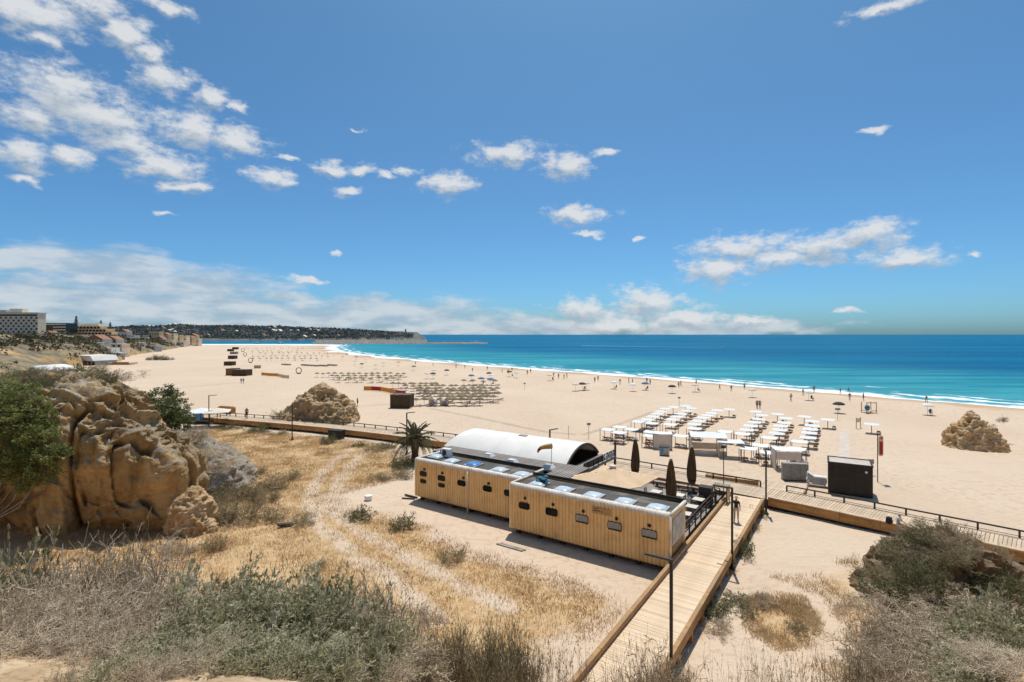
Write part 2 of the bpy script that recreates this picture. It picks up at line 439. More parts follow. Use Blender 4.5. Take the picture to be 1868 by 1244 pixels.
def sand_material():
    m = bpy.data.materials.new('beach_sand'); m.use_nodes = True
    t = m.node_tree; b = t.nodes['Principled BSDF']
    pos = N(t, 'ShaderNodeNewGeometry').outputs['Position']
    at = lambda n: N(t, 'ShaderNodeAttribute', attribute_name=n).outputs['Fac']
    noise = lambda sc, det=6.0, st=(1, 1, 1): N(t, 'ShaderNodeTexNoise', ins={'Vector': N(t, 'ShaderNodeMapping', ins={0: pos, 3: st}).outputs[0], 'Scale': sc, 'Detail': det, 'Roughness': .62}).outputs[0]
    mix = lambda f, a, c: N(t, 'ShaderNodeMixRGB', ins={0: f, 1: a, 2: c}).outputs[0]
    big = noise(.035, 5.0, (1, .5, 1)); mid = noise(.6); fine = noise(9.0)
    tracks = noise(.25, 8.0, (1, 3, 1))
    sand = mix(SS(t, big, .35, .65), (.645, .495, .360, 1), (.600, .450, .318, 1))
    sand = mix(MA(t, 'MULTIPLY', SS(t, tracks, .5, .72), .5), sand, (.53, .385, .265, 1))
    trod = MA(t, 'MULTIPLY', SS(t, noise(1.7, 5.0), .5, .62), SS(t, noise(.045, 5.0), .38, .58))
    sand = mix(MA(t, 'MULTIPLY', trod, .7), sand, (.50, .36, .24, 1))
    sand = mix(MA(t, 'MULTIPLY', SS(t, fine, .5, .75), .25), sand, (.45, .31, .2, 1))
    # dry vegetation litter between the tufts
    litter = mix(SS(t, noise(1.6, 8.0), .36, .62), (.48, .285, .12, 1), (.585, .40, .205, 1))
    litter = mix(MA(t, 'MULTIPLY', SS(t, noise(4.0, 9.0), .52, .68), .5), litter, (.25, .16, .078, 1))
    gm = MA(t, 'ADD', at('grass'), MA(t, 'MULTIPLY', MA(t, 'SUBTRACT', noise(.55, 9.0), .5), 1.3))
    col = mix(MA(t, 'MULTIPLY', SS(t, gm, .25, .75), .9), sand, litter)
    # earth of the slope below the viewpoint
    earth = mix(SS(t, noise(1.1, 9.0), .38, .62), (.58, .42, .26, 1), (.43, .29, .16, 1))
    earth = mix(MA(t, 'MULTIPLY', SS(t, noise(6.0, 8.0), .5, .64), .7), earth, (.24, .16, .09, 1))
    sm = MA(t, 'ADD', at('slope'), MA(t, 'MULTIPLY', MA(t, 'SUBTRACT', mid, .5), .6))
    col = mix(SS(t, sm, .3, .8), col, earth)
    # wet sand by the water
    wetn = MA(t, 'ADD', at('wet'), MA(t, 'MULTIPLY', MA(t, 'SUBTRACT', noise(.06, 4.0), .5), .9))
    damp = SS(t, wetn, .15, .6); soaked = SS(t, wetn, .75, .95)
    col = mix(MA(t, 'MULTIPLY', damp, .75), col, (.44, .265, .135, 1))
    col = mix(MA(t, 'MULTIPLY', soaked, .7), col, (.27, .175, .105, 1))
    t.links.new(col, b.inputs['Base Color'])
    t.links.new(MA(t, 'MULTIPLY_ADD', soaked, -.62, .88), b.inputs['Roughness'])
    b.inputs['Specular IOR Level'].default_value = .3
    h = MA(t, 'ADD', MA(t, 'MULTIPLY', noise(2.2, 4.0), .8), MA(t, 'MULTIPLY', noise(14.0, 3.0), .25))
    dry = MA(t, 'MULTIPLY_ADD', damp, -.75, .85)
    bn = N(t, 'ShaderNodeBump', ins={0: dry, 1: .2, 'Height': h})
    t.links.new(bn.outputs[0], b.inputs['Normal'])
    return m
SAND = sand_material()
xs = axis(-46, 36, .36, 9000); ys = axis(4, 66, .36, 9000)
me, GV = grid_mesh('ground', xs, ys, terrain, [SAND])
gd = shore_d(GV[:, 0], GV[:, 1])
gx, gy = GV[:, 0], GV[:, 1]
gr = sst(-poly_sd(gx, gy, GRASSPOLY), -1.0, 3.5)
bp = np.minimum(line_d(gx, gy, BAREPATH), line_d(gx, gy, BAREPATH2))
gr = gr * (.3 + .7 * sst(bp, .2, 1.2))
gr = np.maximum(gr, .8 * sst(-poly_sd(gx, gy, GRASS2), -.5, 1.2))
gr = np.maximum(gr, .45 * sst(-poly_sd(gx, gy, GRASS3), -.5, 1.2))
add_attr(me, 'grass', gr)
add_attr(me, 'wet', np.clip(1 - np.clip(gd, 0, None) / 12.0, 0, 1) * (gd > -50))
add_attr(me, 'slope', sst(23.0 - gy - np.where(gx > 3, 4.5, 0) * sst(16 - gx, 0, 3), 0, 3.5) * sst(GV[:, 2], .25, 1.2))
tag(put('ground', me), kind='structure')

# ------------------------------------------------------------------ the sea
def sea_material():
    m = bpy.data.materials.new('sea_water'); m.use_nodes = True
    t = m.node_tree; b = t.nodes['Principled BSDF']
    pos = N(t, 'ShaderNodeNewGeometry').outputs['Position']
    off = N(t, 'ShaderNodeAttribute', attribute_name='offshore').outputs['Fac']
    def noise(sc, det=4.0, st=(1, 1, 1)):
        return N(t, 'ShaderNodeTexNoise', ins={'Vector': N(t, 'ShaderNodeMapping', ins={0: pos, 3: st}).outputs[0], 'Scale': sc, 'Detail': det, 'Roughness': .6}).outputs[0]
    mix = lambda f, a, c: N(t, 'ShaderNodeMixRGB', ins={0: f, 1: a, 2: c}).outputs[0]
    patch = noise(.006, 6.0, (1, 2.4, 1))
    o2 = MA(t, 'ADD', off, MA(t, 'MULTIPLY', MA(t, 'SUBTRACT', patch, .5), 120.0))
    deep = mix(SS(t, noise(.003, 6.0, (.6, 3, 1)), .4, .6), (.001, .098, .205, 1), (.002, .138, .25, 1))
    teal = (.018, .205, .275, 1); shallow = (.075, .30, .335, 1)
    al = N(t, 'ShaderNodeMapping', ins={0: pos, 2: (0, 0, R(52)), 3: (.22, 1.6, 1)}).outputs[0]
    streak = N(t, 'ShaderNodeTexNoise', ins={'Vector': al, 'Scale': .05, 'Detail': 7.0, 'Roughness': .65}).outputs[0]
    teal = mix(SS(t, streak, .38, .62), (.012, .185, .255, 1), (.05, .30, .345, 1))
    col = mix(SS(t, o2, 40.0, 190.0), teal, deep)
    col = mix(SS(t, o2, 40.0, -25.0), col, shallow)
    # foam: swash at the waterline and broken lines of surf
    n1 = noise(.05, 5.0); n2 = noise(.35, 7.0)
    wob = MA(t, 'ADD', off, MA(t, 'MULTIPLY', MA(t, 'SUBTRACT', n1, .5), 22.0))
    edge = SS(t, MA(t, 'ADD', wob, MA(t, 'MULTIPLY', MA(t, 'SUBTRACT', n2, .5), 9.0)), 6.5, 2.0)
    foam = edge
    for dist, wid, thr in ((10.0, 2.2, .40), (16.5, 1.5, .50), (26.0, 1.2, .57)):
        band = SS(t, MA(t, 'ABSOLUTE', MA(t, 'SUBTRACT', wob, dist)), wid, wid * .35)
        brk = SS(t, noise(.045, 6.0, (1.0 + dist * .01, 1.1, 1)), thr, thr + .07)
        foam = MA(t, 'MAXIMUM', foam, MA(t, 'MULTIPLY', MA(t, 'MULTIPLY', band, brk), SS(t, n2, .3, .5)))
    col = mix(foam, col, (.80, .82, .82, 1))
    # sparse whitecaps
    t.links.new(col, b.inputs['Base Color'])
    t.links.new(MA(t, 'MULTIPLY_ADD', foam, .45, .4), b.inputs['Roughness'])
    b.inputs['Specular IOR Level'].default_value = .035
    b.inputs['IOR'].default_value = 1.33
    h = MA(t, 'ADD', MA(t, 'MULTIPLY', noise(.12, 5.0, (1, 2, 1)), 1.0), MA(t, 'MULTIPLY', noise(.8, 4.0, (1, 1.6, 1)), .22))
    h = MA(t, 'ADD', h, MA(t, 'MULTIPLY', foam, .15))
    h = MA(t, 'ADD', h, MA(t, 'MULTIPLY', streak, .8))
    bn = N(t, 'ShaderNodeBump', ins={0: .8, 1: 1.1, 'Height': h})
    t.links.new(bn.outputs[0], b.inputs['Normal'])
    return m
xs = axis(-420, 240, 6.0, 40000, 1.25); ys = axis(0, 860, 6.0, 40000, 1.25)
me, SV = grid_mesh('sea', xs, ys, lambda x, y: np.full(x.shape, SEA), [sea_material()])
sd_ = -shore_d(SV[:, 0], SV[:, 1])
add_attr(me, 'offshore', np.clip(sd_, -60, 3000))
tag(put('sea', me), kind='structure')

# ------------------------------------------------------------------ materials for built things
WOODY = mat('yellow_board', (.86, .565, .245), (.79, .50, .205), 1.2, .6, .25, 18, stretch=(3, 3, .35), dirt=(.42, .25, .10), dirt_amt=.4, dirt_scale=.9)
ROLL = mat('cream_roll', (.78, .70, .60), (.66, .56, .45), 2.5, .5, .2, 20, dirt=(.42, .33, .24), dirt_amt=.4, dirt_scale=1.4)
ROOFG = mat('roof_gravel', (.13, .115, .105), (.075, .066, .06), 12, .95, .6, 60, dirt=(.28, .23, .18), dirt_amt=.7, dirt_scale=.8)
BLACK = mat('black_metal', (.018, .017, .016), (.03, .028, .026), 6, .5)
DARK = mat('dark_timber', (.045, .035, .027), (.028, .022, .018), 4, .65, .2)
GLASSD = mat('window_glass', (.008, .008, .009), (.014, .014, .015), 3, .12, spec=.2)
BLIND = mat('window_blind', (.36, .34, .30), (.28, .26, .23), 8, .6)
SEALR = mat('window_seal', (.012, .011, .01), (.02, .018, .016), 8, .6, spec=.2)
DOMEB = mat('skylight_acrylic', (.55, .62, .66), (.45, .52, .57), 2, .35, spec=.4)
DOMEW = mat('skylight_milky', (.72, .70, .64), (.60, .58, .52), 2, .3)
DOMEBL = mat('blue_tarpaulin', (.05, .25, .55), (.04, .18, .42), 3, .4)
TEAL = mat('teal_cover', (.03, .13, .17), (.02, .08, .11), 6, .3)
GREYM = mat('grey_metal', (.42, .41, .39), (.34, .33, .31), 5, .45, dirt=(.22, .18, .14), dirt_amt=.5)
SLATG = mat('weathered_slat', (.34, .295, .255), (.24, .205, .175), 3, .8, .3, 20, stretch=(1, .2, 1), var=.14)
DECKG = mat('terrace_board', (.33, .29, .25), (.24, .205, .175), 3, .8, .3, 20, var=.12)
PLANK = mat('boardwalk_plank', (.72, .545, .37), (.62, .45, .29), 2.2, .8, .3, 30, stretch=(.5, 5, 5), var=.11, dirt=(.60, .44, .30), dirt_amt=.5, dirt_scale=1.3)
PLANKP = mat('promenade_plank', (.60, .45, .31), (.47, .34, .225), 2.2, .8, .3, 30, var=.13, dirt=(.60, .45, .31), dirt_amt=.6, dirt_scale=.7)
FASCIA = mat('rusty_timber', (.50, .265, .085), (.34, .165, .05), 1.3, .7, .3, 20, stretch=(.3, .3, 3), dirt=(.13, .07, .03), dirt_amt=.45, dirt_scale=1.6)
BEAM = mat('kerb_beam', (.42, .245, .105), (.28, .15, .06), 1.5, .75, .35, 20, dirt=(.60, .45, .30), dirt_amt=.35, dirt_scale=1.5)
PALE = mat('pale_timber', (.60, .44, .29), (.50, .35, .22), 2, .8, .2)
MEMBR = mat('white_membrane', (.80, .755, .69), (.74, .695, .63), .7, .55, .05, 3, dirt=(.66, .62, .56), dirt_amt=.25, dirt_scale=.5)
BEIGEC = mat('beige_canvas', (.80, .585, .375), (.74, .53, .33), 1.2, .85, .1, 60, sss=.2)
OLIVEC = mat('olive_canvas', (.165, .09, .034), (.10, .055, .022), 2.5, .85, .3, 12, stretch=(6, 6, .4))
WHITEC = mat('white_canvas', (.84, .83, .80), (.78, .77, .74), 1.5, .8, sss=.15)
WHITEP = mat('white_paint', (.80, .79, .76), (.74, .73, .70), 3, .5)
CREAMC = mat('cream_canvas', (.78, .68, .55), (.72, .62, .49), 2, .85, sss=.1)
ORANGE = mat('orange_cloth', (.52, .20, .035), (.40, .14, .025), 4, .8)
YELLOWF = mat('yellow_fabric', (.80, .36, .04), (.72, .30, .03), 2, .7, sss=.2)
REDF = mat('red_fabric', (.52, .03, .035), (.42, .025, .03), 2, .7, sss=.15)
BROWNW = mat('brown_hut_board', (.105, .062, .028), (.065, .038, .018), 3, .8, .4, 16, stretch=(4, 4, .5))
GREYW = mat('grey_canvas', (.34, .32, .285), (.26, .245, .22), 3, .8)
METALP = mat('bronze_post', (.06, .045, .032), (.04, .03, .022), 4, .5)
STEEL = mat('steel_pole', (.35, .33, .30), (.28, .26, .24), 4, .4, metal=.6)
SKIN = mat('skin', (.42, .25, .17), (.36, .21, .14), 6, .6)
STRAW = mat('straw_thatch', (.27, .205, .12), (.17, .125, .07), 9, .95, .8, 40, var=.15)
WPOST = mat('wooden_post', (.20, .13, .07), (.14, .09, .05), 6, .8)

# ------------------------------------------------------------------ the beach bar: two boarded containers
def round_rect(w, h, r, n=4):
    out = []
    for cx, cz, a0 in ((w / 2 - r, h / 2 - r, 0), (-w / 2 + r, h / 2 - r, 90), (-w / 2 + r, -h / 2 + r, 180), (w / 2 - r, -h / 2 + r, 270)):
        for i in range(n + 1):
            a = R(a0 + 90 * i / n)
            out.append((cx + r * math.cos(a), cz + r * math.sin(a)))
    return out
def window(parent, x, z, w, h, blind=False):
    m = MB()
    m.prism([(x + a, z + b) for a, b in round_rect(w + .05, h + .05, .14)], -.09, .03)
    o = m.build('window', SEALR, parent)
    p = MB()
    p.prism([(x + a, z + b - (.03 if not blind else 0)) for a, b in round_rect(w, h, .12)], -.1, -.089)
    p.build('pane', BLIND if blind else GLASSD, o)
    if blind:
        q = MB(); q.bb(x - w / 2 + .04, x + w / 2 + .02, -.13, -.096, z - h / 2 - .02, z - h / 2 + .05); q.build('sill', SEALR, o)
    else:
        q = MB(); q.bb(x - w / 2 + .1, x + w / 2 - .1, -.104, -.096, z - .02, z + .015); q.build('glazing_bar', SEALR, o)
def dome(parent, x, y, z, mtl, s=.6):
    m = MB()
    m.bb(x - s, x + s, y - s, y + s, z, z + .1)
    m.mat(1, True)
    n = 6; prof = [(1.0, .1), (.93, .16), (.62, .225), (.25, .25)]
    vs = []; fs = []
    for k, (rr, zz) in enumerate(prof):
        for i in range(16):
            a = 2 * math.pi * i / 16
            c, sn = math.cos(a), math.sin(a)
            q = (abs(c) ** 4 + abs(sn) ** 4) ** -.25
            vs.append((x + c * q * rr * (s - .06), y + sn * q * rr * (s - .06), z + zz))
    for k in range(3):
        for i in range(16):
            fs.append((k * 16 + i, k * 16 + (i + 1) % 16, k * 16 + 16 + (i + 1) % 16, k * 16 + 16 + i))
    fs.append(tuple(range(48, 64)))
    m.add(vs, fs)
    m.build('skylight', [GREYM, mtl], parent)
def container(label, u0, v0, Lx, D, wins, domes, pipes=(), sign=None, rib=.2):
    e = empty('bar_container', label, 'container', K(u0, v0), KR, 'boarded containers of the beach bar')
    z0, z1, r = .38, 3.42, .2
    # ribbed front wall that rolls over into a pale roof edge
    prof = [(0.10, z0 - .03), (0.02, z0 + .06), (0, z0 + .16), (0, z1 - r)]
    roll = [(r - r * math.cos(a), z1 - r + r * math.sin(a)) for a in [R(d) for d in (0, 25, 50, 75, 95, 120)]]
    nb = int(Lx / rib)
    cols = [((b + f) * Lx / nb, o) for b in range(nb) for f, o in ((0, .05), (.66, .05), (.77, .005), (.89, .005))] + [(Lx, .05)]
    n = len(cols) - 1
    def sheet(pr, nm, mtl, amp, lift=0.0):
        xs = []
        for x, o in cols: xs.append((x, o * amp))
        vs = []
        for x, o in xs:
            for j, (y, z) in enumerate(pr):
                if nm == 'roof_edge':
                    a = R((0, 25, 50, 75, 95, 120)[j]); vs.append((x, y - (o + lift) * math.cos(a), z + (o + lift) * math.sin(a)))
                else: vs.append((x, y - o, z))
        k = len(pr)
        fs = [(i * k + j, (i + 1) * k + j, (i + 1) * k + j + 1, i * k + j + 1) for i in range(n) for j in range(k - 1)]
        m = MB(); m.csm = nm == 'roof_edge'; m.add(vs, fs)
        return m.build(nm, mtl, e)
    sheet(prof, 'wall', WOODY, 1.0)
    sheet(roll, 'roof_edge', ROLL, .55, .035)
    m = MB()                                       # ends, back wall and floor
    m.bb(-.03, .07, .02, D, z0, z1 - .12); m.bb(Lx - .07, Lx + .03, .02, D, z0, z1 - .12)
    m.bb(.07, Lx - .07, D - .1, D, z0, z1 - .05); m.bb(.07, Lx - .07, .12, D - .1, z0 - .02, z0 + .12)
    m.build('end_wall', WOODY, e)
    m = MB(); m.bb(.05, Lx - .05, .32, D - .12, z1 - .3, z1 - .17); m.build('roof', ROOFG, e)
    m = MB()
    for k in range(3): m.bb(0, Lx, D - .1 + k * .12, D - .03 + k * .12, z1 - .2, z1 + .12 - k * .05)
    m.build('parapet', DARK, e)
    for xx in (-.06, Lx - .03):                    # pale rounded trim down both ends
        m = MB(); m.csm = True
        m.cyl((xx + .045, .06, z1 - .06), (xx + .045, D, z1 - .06), .1, n=10)
        m.cyl((xx + .045, .05, z0), (xx + .045, .05, z1 - .1), .075, n=10)
        m.build('corner_trim', ROLL, e)
    m = MB()
    for i in range(int(Lx / 1.7) + 1): m.bb(.3 + i * 1.7, .55 + i * 1.7, .3, .55, -.15, z0); m.bb(.3 + i * 1.7, .55 + i * 1.7, D - .5, D - .25, -.15, z0)
    m.bb(0, Lx, .28, .4, z0 - .14, z0 - .02)
    m.build('footing', DARK, e)
    for x, z, w, h, bl in wins: window(e, x, z, w, h, bl)
    for x, z in pipes: pass
    for x, y, mt in domes: dome(e, x, y, z1 - .17, mt)
    return e
wA = [(.94, 2.30, .70, .34, False), (.94, 1.70, .62, .26, False), (2.9, 2.26, .72, .36, False), (2.92, 1.70, .64, .26, False),
      (4.97, 2.2, .74, .36, False), (7.44, 2.2, .76, .36, False), (9.35, 2.2, .74, .38, False)]
wB = [(1.18, 2.1, .80, .38, False), (3.29, 2.1, .84, .42, False), (5.45, 2.1, .86, .44, True), (7.62, 2.1, .86, .44, True), (9.74, 2.1, .88, .44, True)]
def roofpos(px, py, u0, v0):
    u, v = KI(*W(px, py, 3.5)); return u - u0, v - v0
dA = [roofpos(797, 828, -21.3, 1.4) + (DOMEB,), roofpos(824, 836, -21.3, 1.4) + (DOMEB,), roofpos(864, 842, -21.3, 1.4) + (DOMEBL,), roofpos(911, 852, -21.3, 1.4) + (DOMEB,), roofpos(952, 860, -21.3, 1.4) + (DOMEB,)]
dB = [roofpos(983, 877, -10.9, 0) + (DOMEB,), roofpos(1027, 888, -10.9, 0) + (DOMEB,), roofpos(1082, 898, -10.9, 0) + (DOMEB,), roofpos(1140, 909, -10.9, 0) + (DOMEB,), roofpos(1198, 921, -10.9, 0) + (DOMEB,)]
fix = lambda L: [(x, min(max(y, 1.0), 2.0), m) for x, y, m in L]
CA = container('yellow boarded container with seven small windows, farther of the two, behind the palm', -21.3, 1.4, 10.34, 3.1, wA, fix(dA), rib=.24)
CB = container('yellow boarded container beside the near boardwalk, with three grey-blinded windows', -10.9, 0, 10.9, 3.0, wB, fix(dB), rib=.24)
def vent(e, x, z):
    m = MB(); m.cyl((x, -.085, z), (x, .02, z), .11, n=12); m.mat(1); m.cyl((x, -.095, z), (x, -.086, z), .06, n=10)
    m.build('vent', [METALP, SEALR], e)
for x, z in ((1.05, 2.68), (3.0, 2.68), (5.15, 2.62), (7.55, 2.6)): vent(CA, x, z)
for x, z in ((1.25, 2.62), (3.4, 2.6), (5.55, 2.58), (7.75, 2.56), (9.75, 2.58)): vent(CB, x, z)
m = MB(); m.csm = True; m.cyl((5.57, -.09, .0), (5.57, -.09, 3.2), .055, n=8); m.cyl((5.57, -.09, 3.2), (5.57, .12, 3.5), .055, n=8); m.build('drain_pipe', ROLL, CA)
m = MB(); m.bb(6.15, 7.4, -.085, -.035, 2.62, 3.02); m.mat(1)          # faded sign with the remains of printing
for k, (a, b, z, h) in enumerate(((.12, .3, 2.9, .05), (.34, .42, 2.92, .07), (.05, .55, 2.78, .05), (.62, .68, 2.74, .1))): m.bb(6.15 + a, 6.15 + b, -.093, -.086, z, z + h)
m.build('faded_sign', [mat('sun_bleached_sign', (.52, .33, .15), (.44, .26, .10), 5, .7), DARK], CB)
# poster on the end wall by the boardwalk: sky above, a warm picture below
m = MB(); m.bb(10.935, 10.965, .35, 2.5, 1.55, 3.0); m.mat(1); m.bb(10.935, 10.967, .35, 2.5, .95, 1.548)
m.build('poster', [mat('poster_sky', (.50, .50, .48), (.36, .34, .31), 2.5, .5), mat('poster_picture', (.40, .20, .06), (.16, .08, .03), 3, .5)], CB)
# air conditioner on the far container's roof
m = MB(); m.bb(-.45, .45, -.18, .2, .06, .72); m.mat(1); m.cyl((-.12, -.2, .4), (-.12, -.17, .4), .24, n=16); m.mat(0); m.bb(-.4, -.3, -.15, .15, 0, .06); m.bb(.3, .4, -.15, .15, 0, .06)
u, v = KI(*W(815, 832, 3.3)); o = m.build('air_conditioner', [WHITEP, BLACK], None, K(u, v, 3.26), KR)
tag(o, 'white air conditioning unit on the far container roof', 'air conditioner')
m = MB()
for i in range(5): m.box((rnd.uniform(-.4, .4), rnd.uniform(-.25, .25), .12 + .06 * i), (.8 - i * .12, .5 - i * .06, .07), rnd.uniform(-.4, .4), .1, .1)
u, v = KI(*W(995, 879, 3.4)); o = m.build('teal_cover', TEAL, None, K(u, max(1.0, min(2.2, v)), 3.4), KR)
tag(o, 'dark teal crumpled cover on the skylight of the near container', 'tarpaulin')

# bar hall: low dark block with a slatted roof in front and a white vaulted canopy behind
hall = empty('bar_hall', 'beach bar hall with white vaulted canopy and grey slatted roof', 'building', K(-22.4, 4.9), KR)
Lh = 12.0
m = MB(); m.bb(0, Lh, .1, .2, .5, 3.0); m.bb(0, .12, .2, 8.4, .5, 3.2); m.bb(0, Lh - .2, 8.3, 8.45, .5, 3.0); m.bb(Lh - .15, Lh, .2, 2.2, .3, 3.2); m.bb(Lh, Lh + 1.3, -1.7, 2.15, .3, 3.1)
m.build('wall', DARK, hall)
m = MB(); m.bb(-.1, Lh + .2, -.2, 2.2, 3.12, 3.22); m.bb(Lh + .2, Lh + 2.0, -1.75, 2.2, 3.12, 3.22); m.build('roof', DARK, hall)
slat = MB().bb(-.085, .085, -.1, 2.2, 0, .06).mesh('slat', SLATG)
slat2 = MB().bb(-.085, .085, -1.7, 2.25, 0, .06).mesh('slat_long', SLATG)
x = 0.0
while x < Lh + .1:
    put('slat', slat, hall, (x, 0, 3.24)); x += .24
while x < Lh + 2.0:
    put('slat', slat2, hall, (x, 0, 3.24)); x += .24
# vault
nA, r0, rise = 18, 3.05, 1.22
Rr = (r0 * r0 + rise * rise) / (2 * rise); a_m = math.asin(r0 / Rr)
def arch(y, off=0.0):  # y measured from the vault axis
    return 3.18 + rise - Rr + math.sqrt(max((Rr + off) ** 2 - y * y, 0))
yc = 5.25
def vault(x0, x1, off, nx=10):
    vs, fs = [], []
    for i in range(nx + 1):
        for j in range(nA + 1):
            a = -a_m + 2 * a_m * j / nA
            x = x0 + (x1 - x0) * i / nx
            if i == 0: x = x0 + .9 * (abs(a) / a_m) ** 1.6 * -1 + .0
            vs.append((x, yc + (Rr + off) * math.sin(a), 3.18 + rise - Rr + (Rr + off) * math.cos(a) - .04 * math.sin(math.pi * (i % 2))))
    for i in range(nx):
        for j in range(nA):
            b = i * (nA + 1) + j
            fs.append((b, b + nA + 1, b + nA + 2, b + 1))
    return vs, fs
m = MB(); m.csm = True
m.add(*vault(0, Lh, 0.0)); 
v2, f2 = vault(.02, Lh - .01, -.07); m.add(v2, [tuple(reversed(f)) for f in f2])
m.build('canopy', MEMBR, hall)
for x in (Lh - .01, Lh * .66, Lh * .33):
    m = MB()
    for j in range(nA):
        a0 = -a_m + 2 * a_m * j / nA; a1 = -a_m + 2 * a_m * (j + 1) / nA
        m.bar((x, yc + (Rr - .12) * math.sin(a0), 3.18 + rise - Rr + (Rr - .12) * math.cos(a0)), (x, yc + (Rr - .12) * math.sin(a1), 3.18 + rise - Rr + (Rr - .12) * math.cos(a1)), .16, .16)
    m.build('arch_rib', METALP, hall)
m = MB()
for y in (yc - 2.9, yc + 2.9): m.bb(0, Lh, y - .09, y + .09, 3.02, 3.16)
for x in (.2, 4, 8, Lh - .1):
    for y in (yc - 2.9, yc + 2.9): m.bb(x - .07, x + .07, y - .07, y + .07, .5, 3.05)
m.build('frame', METALP, hall)
m = MB(); m.bb(.15, Lh - .2, 2.3, 8.3, .5, .72); m.build('floor', DECKG, hall)
m = MB(); m.bb(2, 9.5, 5.6, 7.2, .72, 1.85); m.mat(1); m.bb(1.9, 9.6, 5.5, 7.3, 1.85, 1.95); m.build('counter', [FASCIA, PALE], hall)
m = MB(); m.bb(5.6, 6.4, 5.0, 5.4, 4.415, 4.47); m.build('vent_flap', GREYM, hall)
for x in (2.4, 4.8, 7.2, 9.6):      # welded seams of the membrane
    m = MB()
    for j in range(nA):
        a0 = -a_m + 2 * a_m * j / nA; a1 = -a_m + 2 * a_m * (j + 1) / nA
        m.bar((x, yc + (Rr + .004) * math.sin(a0), 3.18 + rise - Rr + (Rr + .004) * math.cos(a0)), (x, yc + (Rr + .004) * math.sin(a1), 3.18 + rise - Rr + (Rr + .004) * math.cos(a1)), .05, .014)
    m.build('membrane_seam', WHITEP, hall)
# side gallery under the open end of the vault, with its sign
m = MB(); m.bb(Lh + .02, Lh + 1.55, 2.25, 8.6, 2.72, 2.9); m.build('gallery_roof', SLATG, hall)
m = MB()
m.bar((Lh + 1.5, 2.3, 3.05), (Lh + 1.5, 8.6, 3.05), .06, .06); m.bar((Lh + 1.5, 2.3, 3.5), (Lh + 1.5, 8.6, 3.5), .06, .06)
for k in range(8): m.bb(Lh + 1.47, Lh + 1.53, 2.3 + k * .88, 2.36 + k * .88, 2.9, 3.5)
for k in range(4): m.bb(Lh + 1.4, Lh + 1.52, 2.4 + k * 2.0, 2.52 + k * 2.0, .5, 2.72)
m.bb(Lh + 1.38, Lh + 1.52, 8.55, 8.68, .5, 4.2)
m.build('gallery_rail', METALP, hall)
m = MB(); m.bb(Lh + 1.46, Lh + 1.49, 2.5, 8.5, 3.08, 3.46); m.build('sign_board', BLACK, hall)
tx = bpy.data.curves.new('sign_letters', 'FONT'); tx.body = 'NoSolo'; tx.size = .74; tx.extrude = .012; tx.shear = .25; tx.align_x = 'CENTER'
to = bpy.data.objects.new('sign_letters', tx); COL.objects.link(to)
bpy.context.view_layer.update()
tm = bpy.data.meshes.new_from_object(to.evaluated_get(bpy.context.evaluated_depsgraph_get()))
bpy.data.objects.remove(to); tm.materials.clear(); tm.materials.append(WHITEP)
o = put('sign_lettering', tm, hall, (Lh + 1.56, 6.9, 3.08)); o.rotation_euler = (R(90), 0, R(90))
# little roof lights on the slatted roof
for px, py in ((892, 829), (934, 840), (1001, 850)):
    u, v = KI(*W(px, py, 3.4)); m = MB(); m.box((0, 0, .1), (.85, .7, .2), taper=.72); m.mat(1); m.box((0, 0, .215), (.6, .5, .03))
    m.build('roof_light', [WHITEP, DOMEW], hall, (u + 22.4, v - 4.9, 3.31))
# windsock
ws = empty('windsock', 'orange and white windsock on a pole above the bar roof', 'windsock', K(*KI(*W(1006, 851, 3.3)), 3.3), KR)
MB().cyl((0, 0, 0), (0, 0, 1.75), .022, n=8).build('pole', STEEL, ws)
m = MB(); m.csm = True
segs = [((0, 0, 1.62), .22), ((-.32, -.03, 1.56), .2), ((-.64, -.05, 1.48), .17), ((-.92, -.06, 1.38), .14), ((-1.12, -.06, 1.2), .11), ((-1.2, -.06, 1.0), .08)]
for k in range(len(segs) - 1):
    m.cm = 0 if k not in (3,) else 1
    m.cyl(segs[k][0], segs[k + 1][0], segs[k][1], segs[k + 1][1], n=12, caps=False)
m.build('sock', [mat('windsock_cloth', (.66, .40, .17), (.55, .30, .11), 5, .8, sss=.3), REDF], ws)

# ------------------------------------------------------------------ terrace
TZ = .72
terr = empty('terrace', 'grey boarded terrace of the beach bar with rails', 'terrace', K(-9, 3.4), KR)
bd = MB().bb(0, 8.75, -.066, .066, -.04, 0).mesh('deck_board', DECKG)
for k in range(76): put('deck_board', bd, terr, (0, .08 + k * .144, TZ))
m = MB(); m.bb(0, 8.7, 0, 10.9, .45, .66); 
for i in range(6):
    for j in range(6): m.bb(.2 + i * 1.65, .35 + i * 1.65, .1 + j * 2.1, .25 + j * 2.1, -.2, .5)
m.build('sub_frame', DARK, terr)
def rail(parent, p0, p1, z0, heights, posts, w=.06, ph=None):
    m = MB()
    for h in heights: m.bar((p0[0], p0[1], z0 + h), (p1[0], p1[1], z0 + h), w * .8, w)
    m.build('rail', METALP, parent)
    pm = MB().bb(-.04, .04, -.04, .04, -.1, ph or max(heights)).mesh('post', METALP)
    for k in range(posts):
        t = k / (posts - 1)
        put('post', pm, parent, (p0[0] + (p1[0] - p0[0]) * t, p0[1] + (p1[1] - p0[1]) * t, z0))
rail(terr, (8.72, .2), (8.72, 8.9), TZ, (.35, .62, .95), 7)
rail(terr, (8.72, 9.1), (6.6, 9.1), TZ, (.5, .95), 3)
rail(terr, (3.2, 10.9), (8.6, 10.9), TZ, (.2, .55), 6)
m = MB(); m.bb(3.4, 8.4, 10.35, 10.75, TZ + .38, TZ + .45); m.build('bench', DECKG, terr)
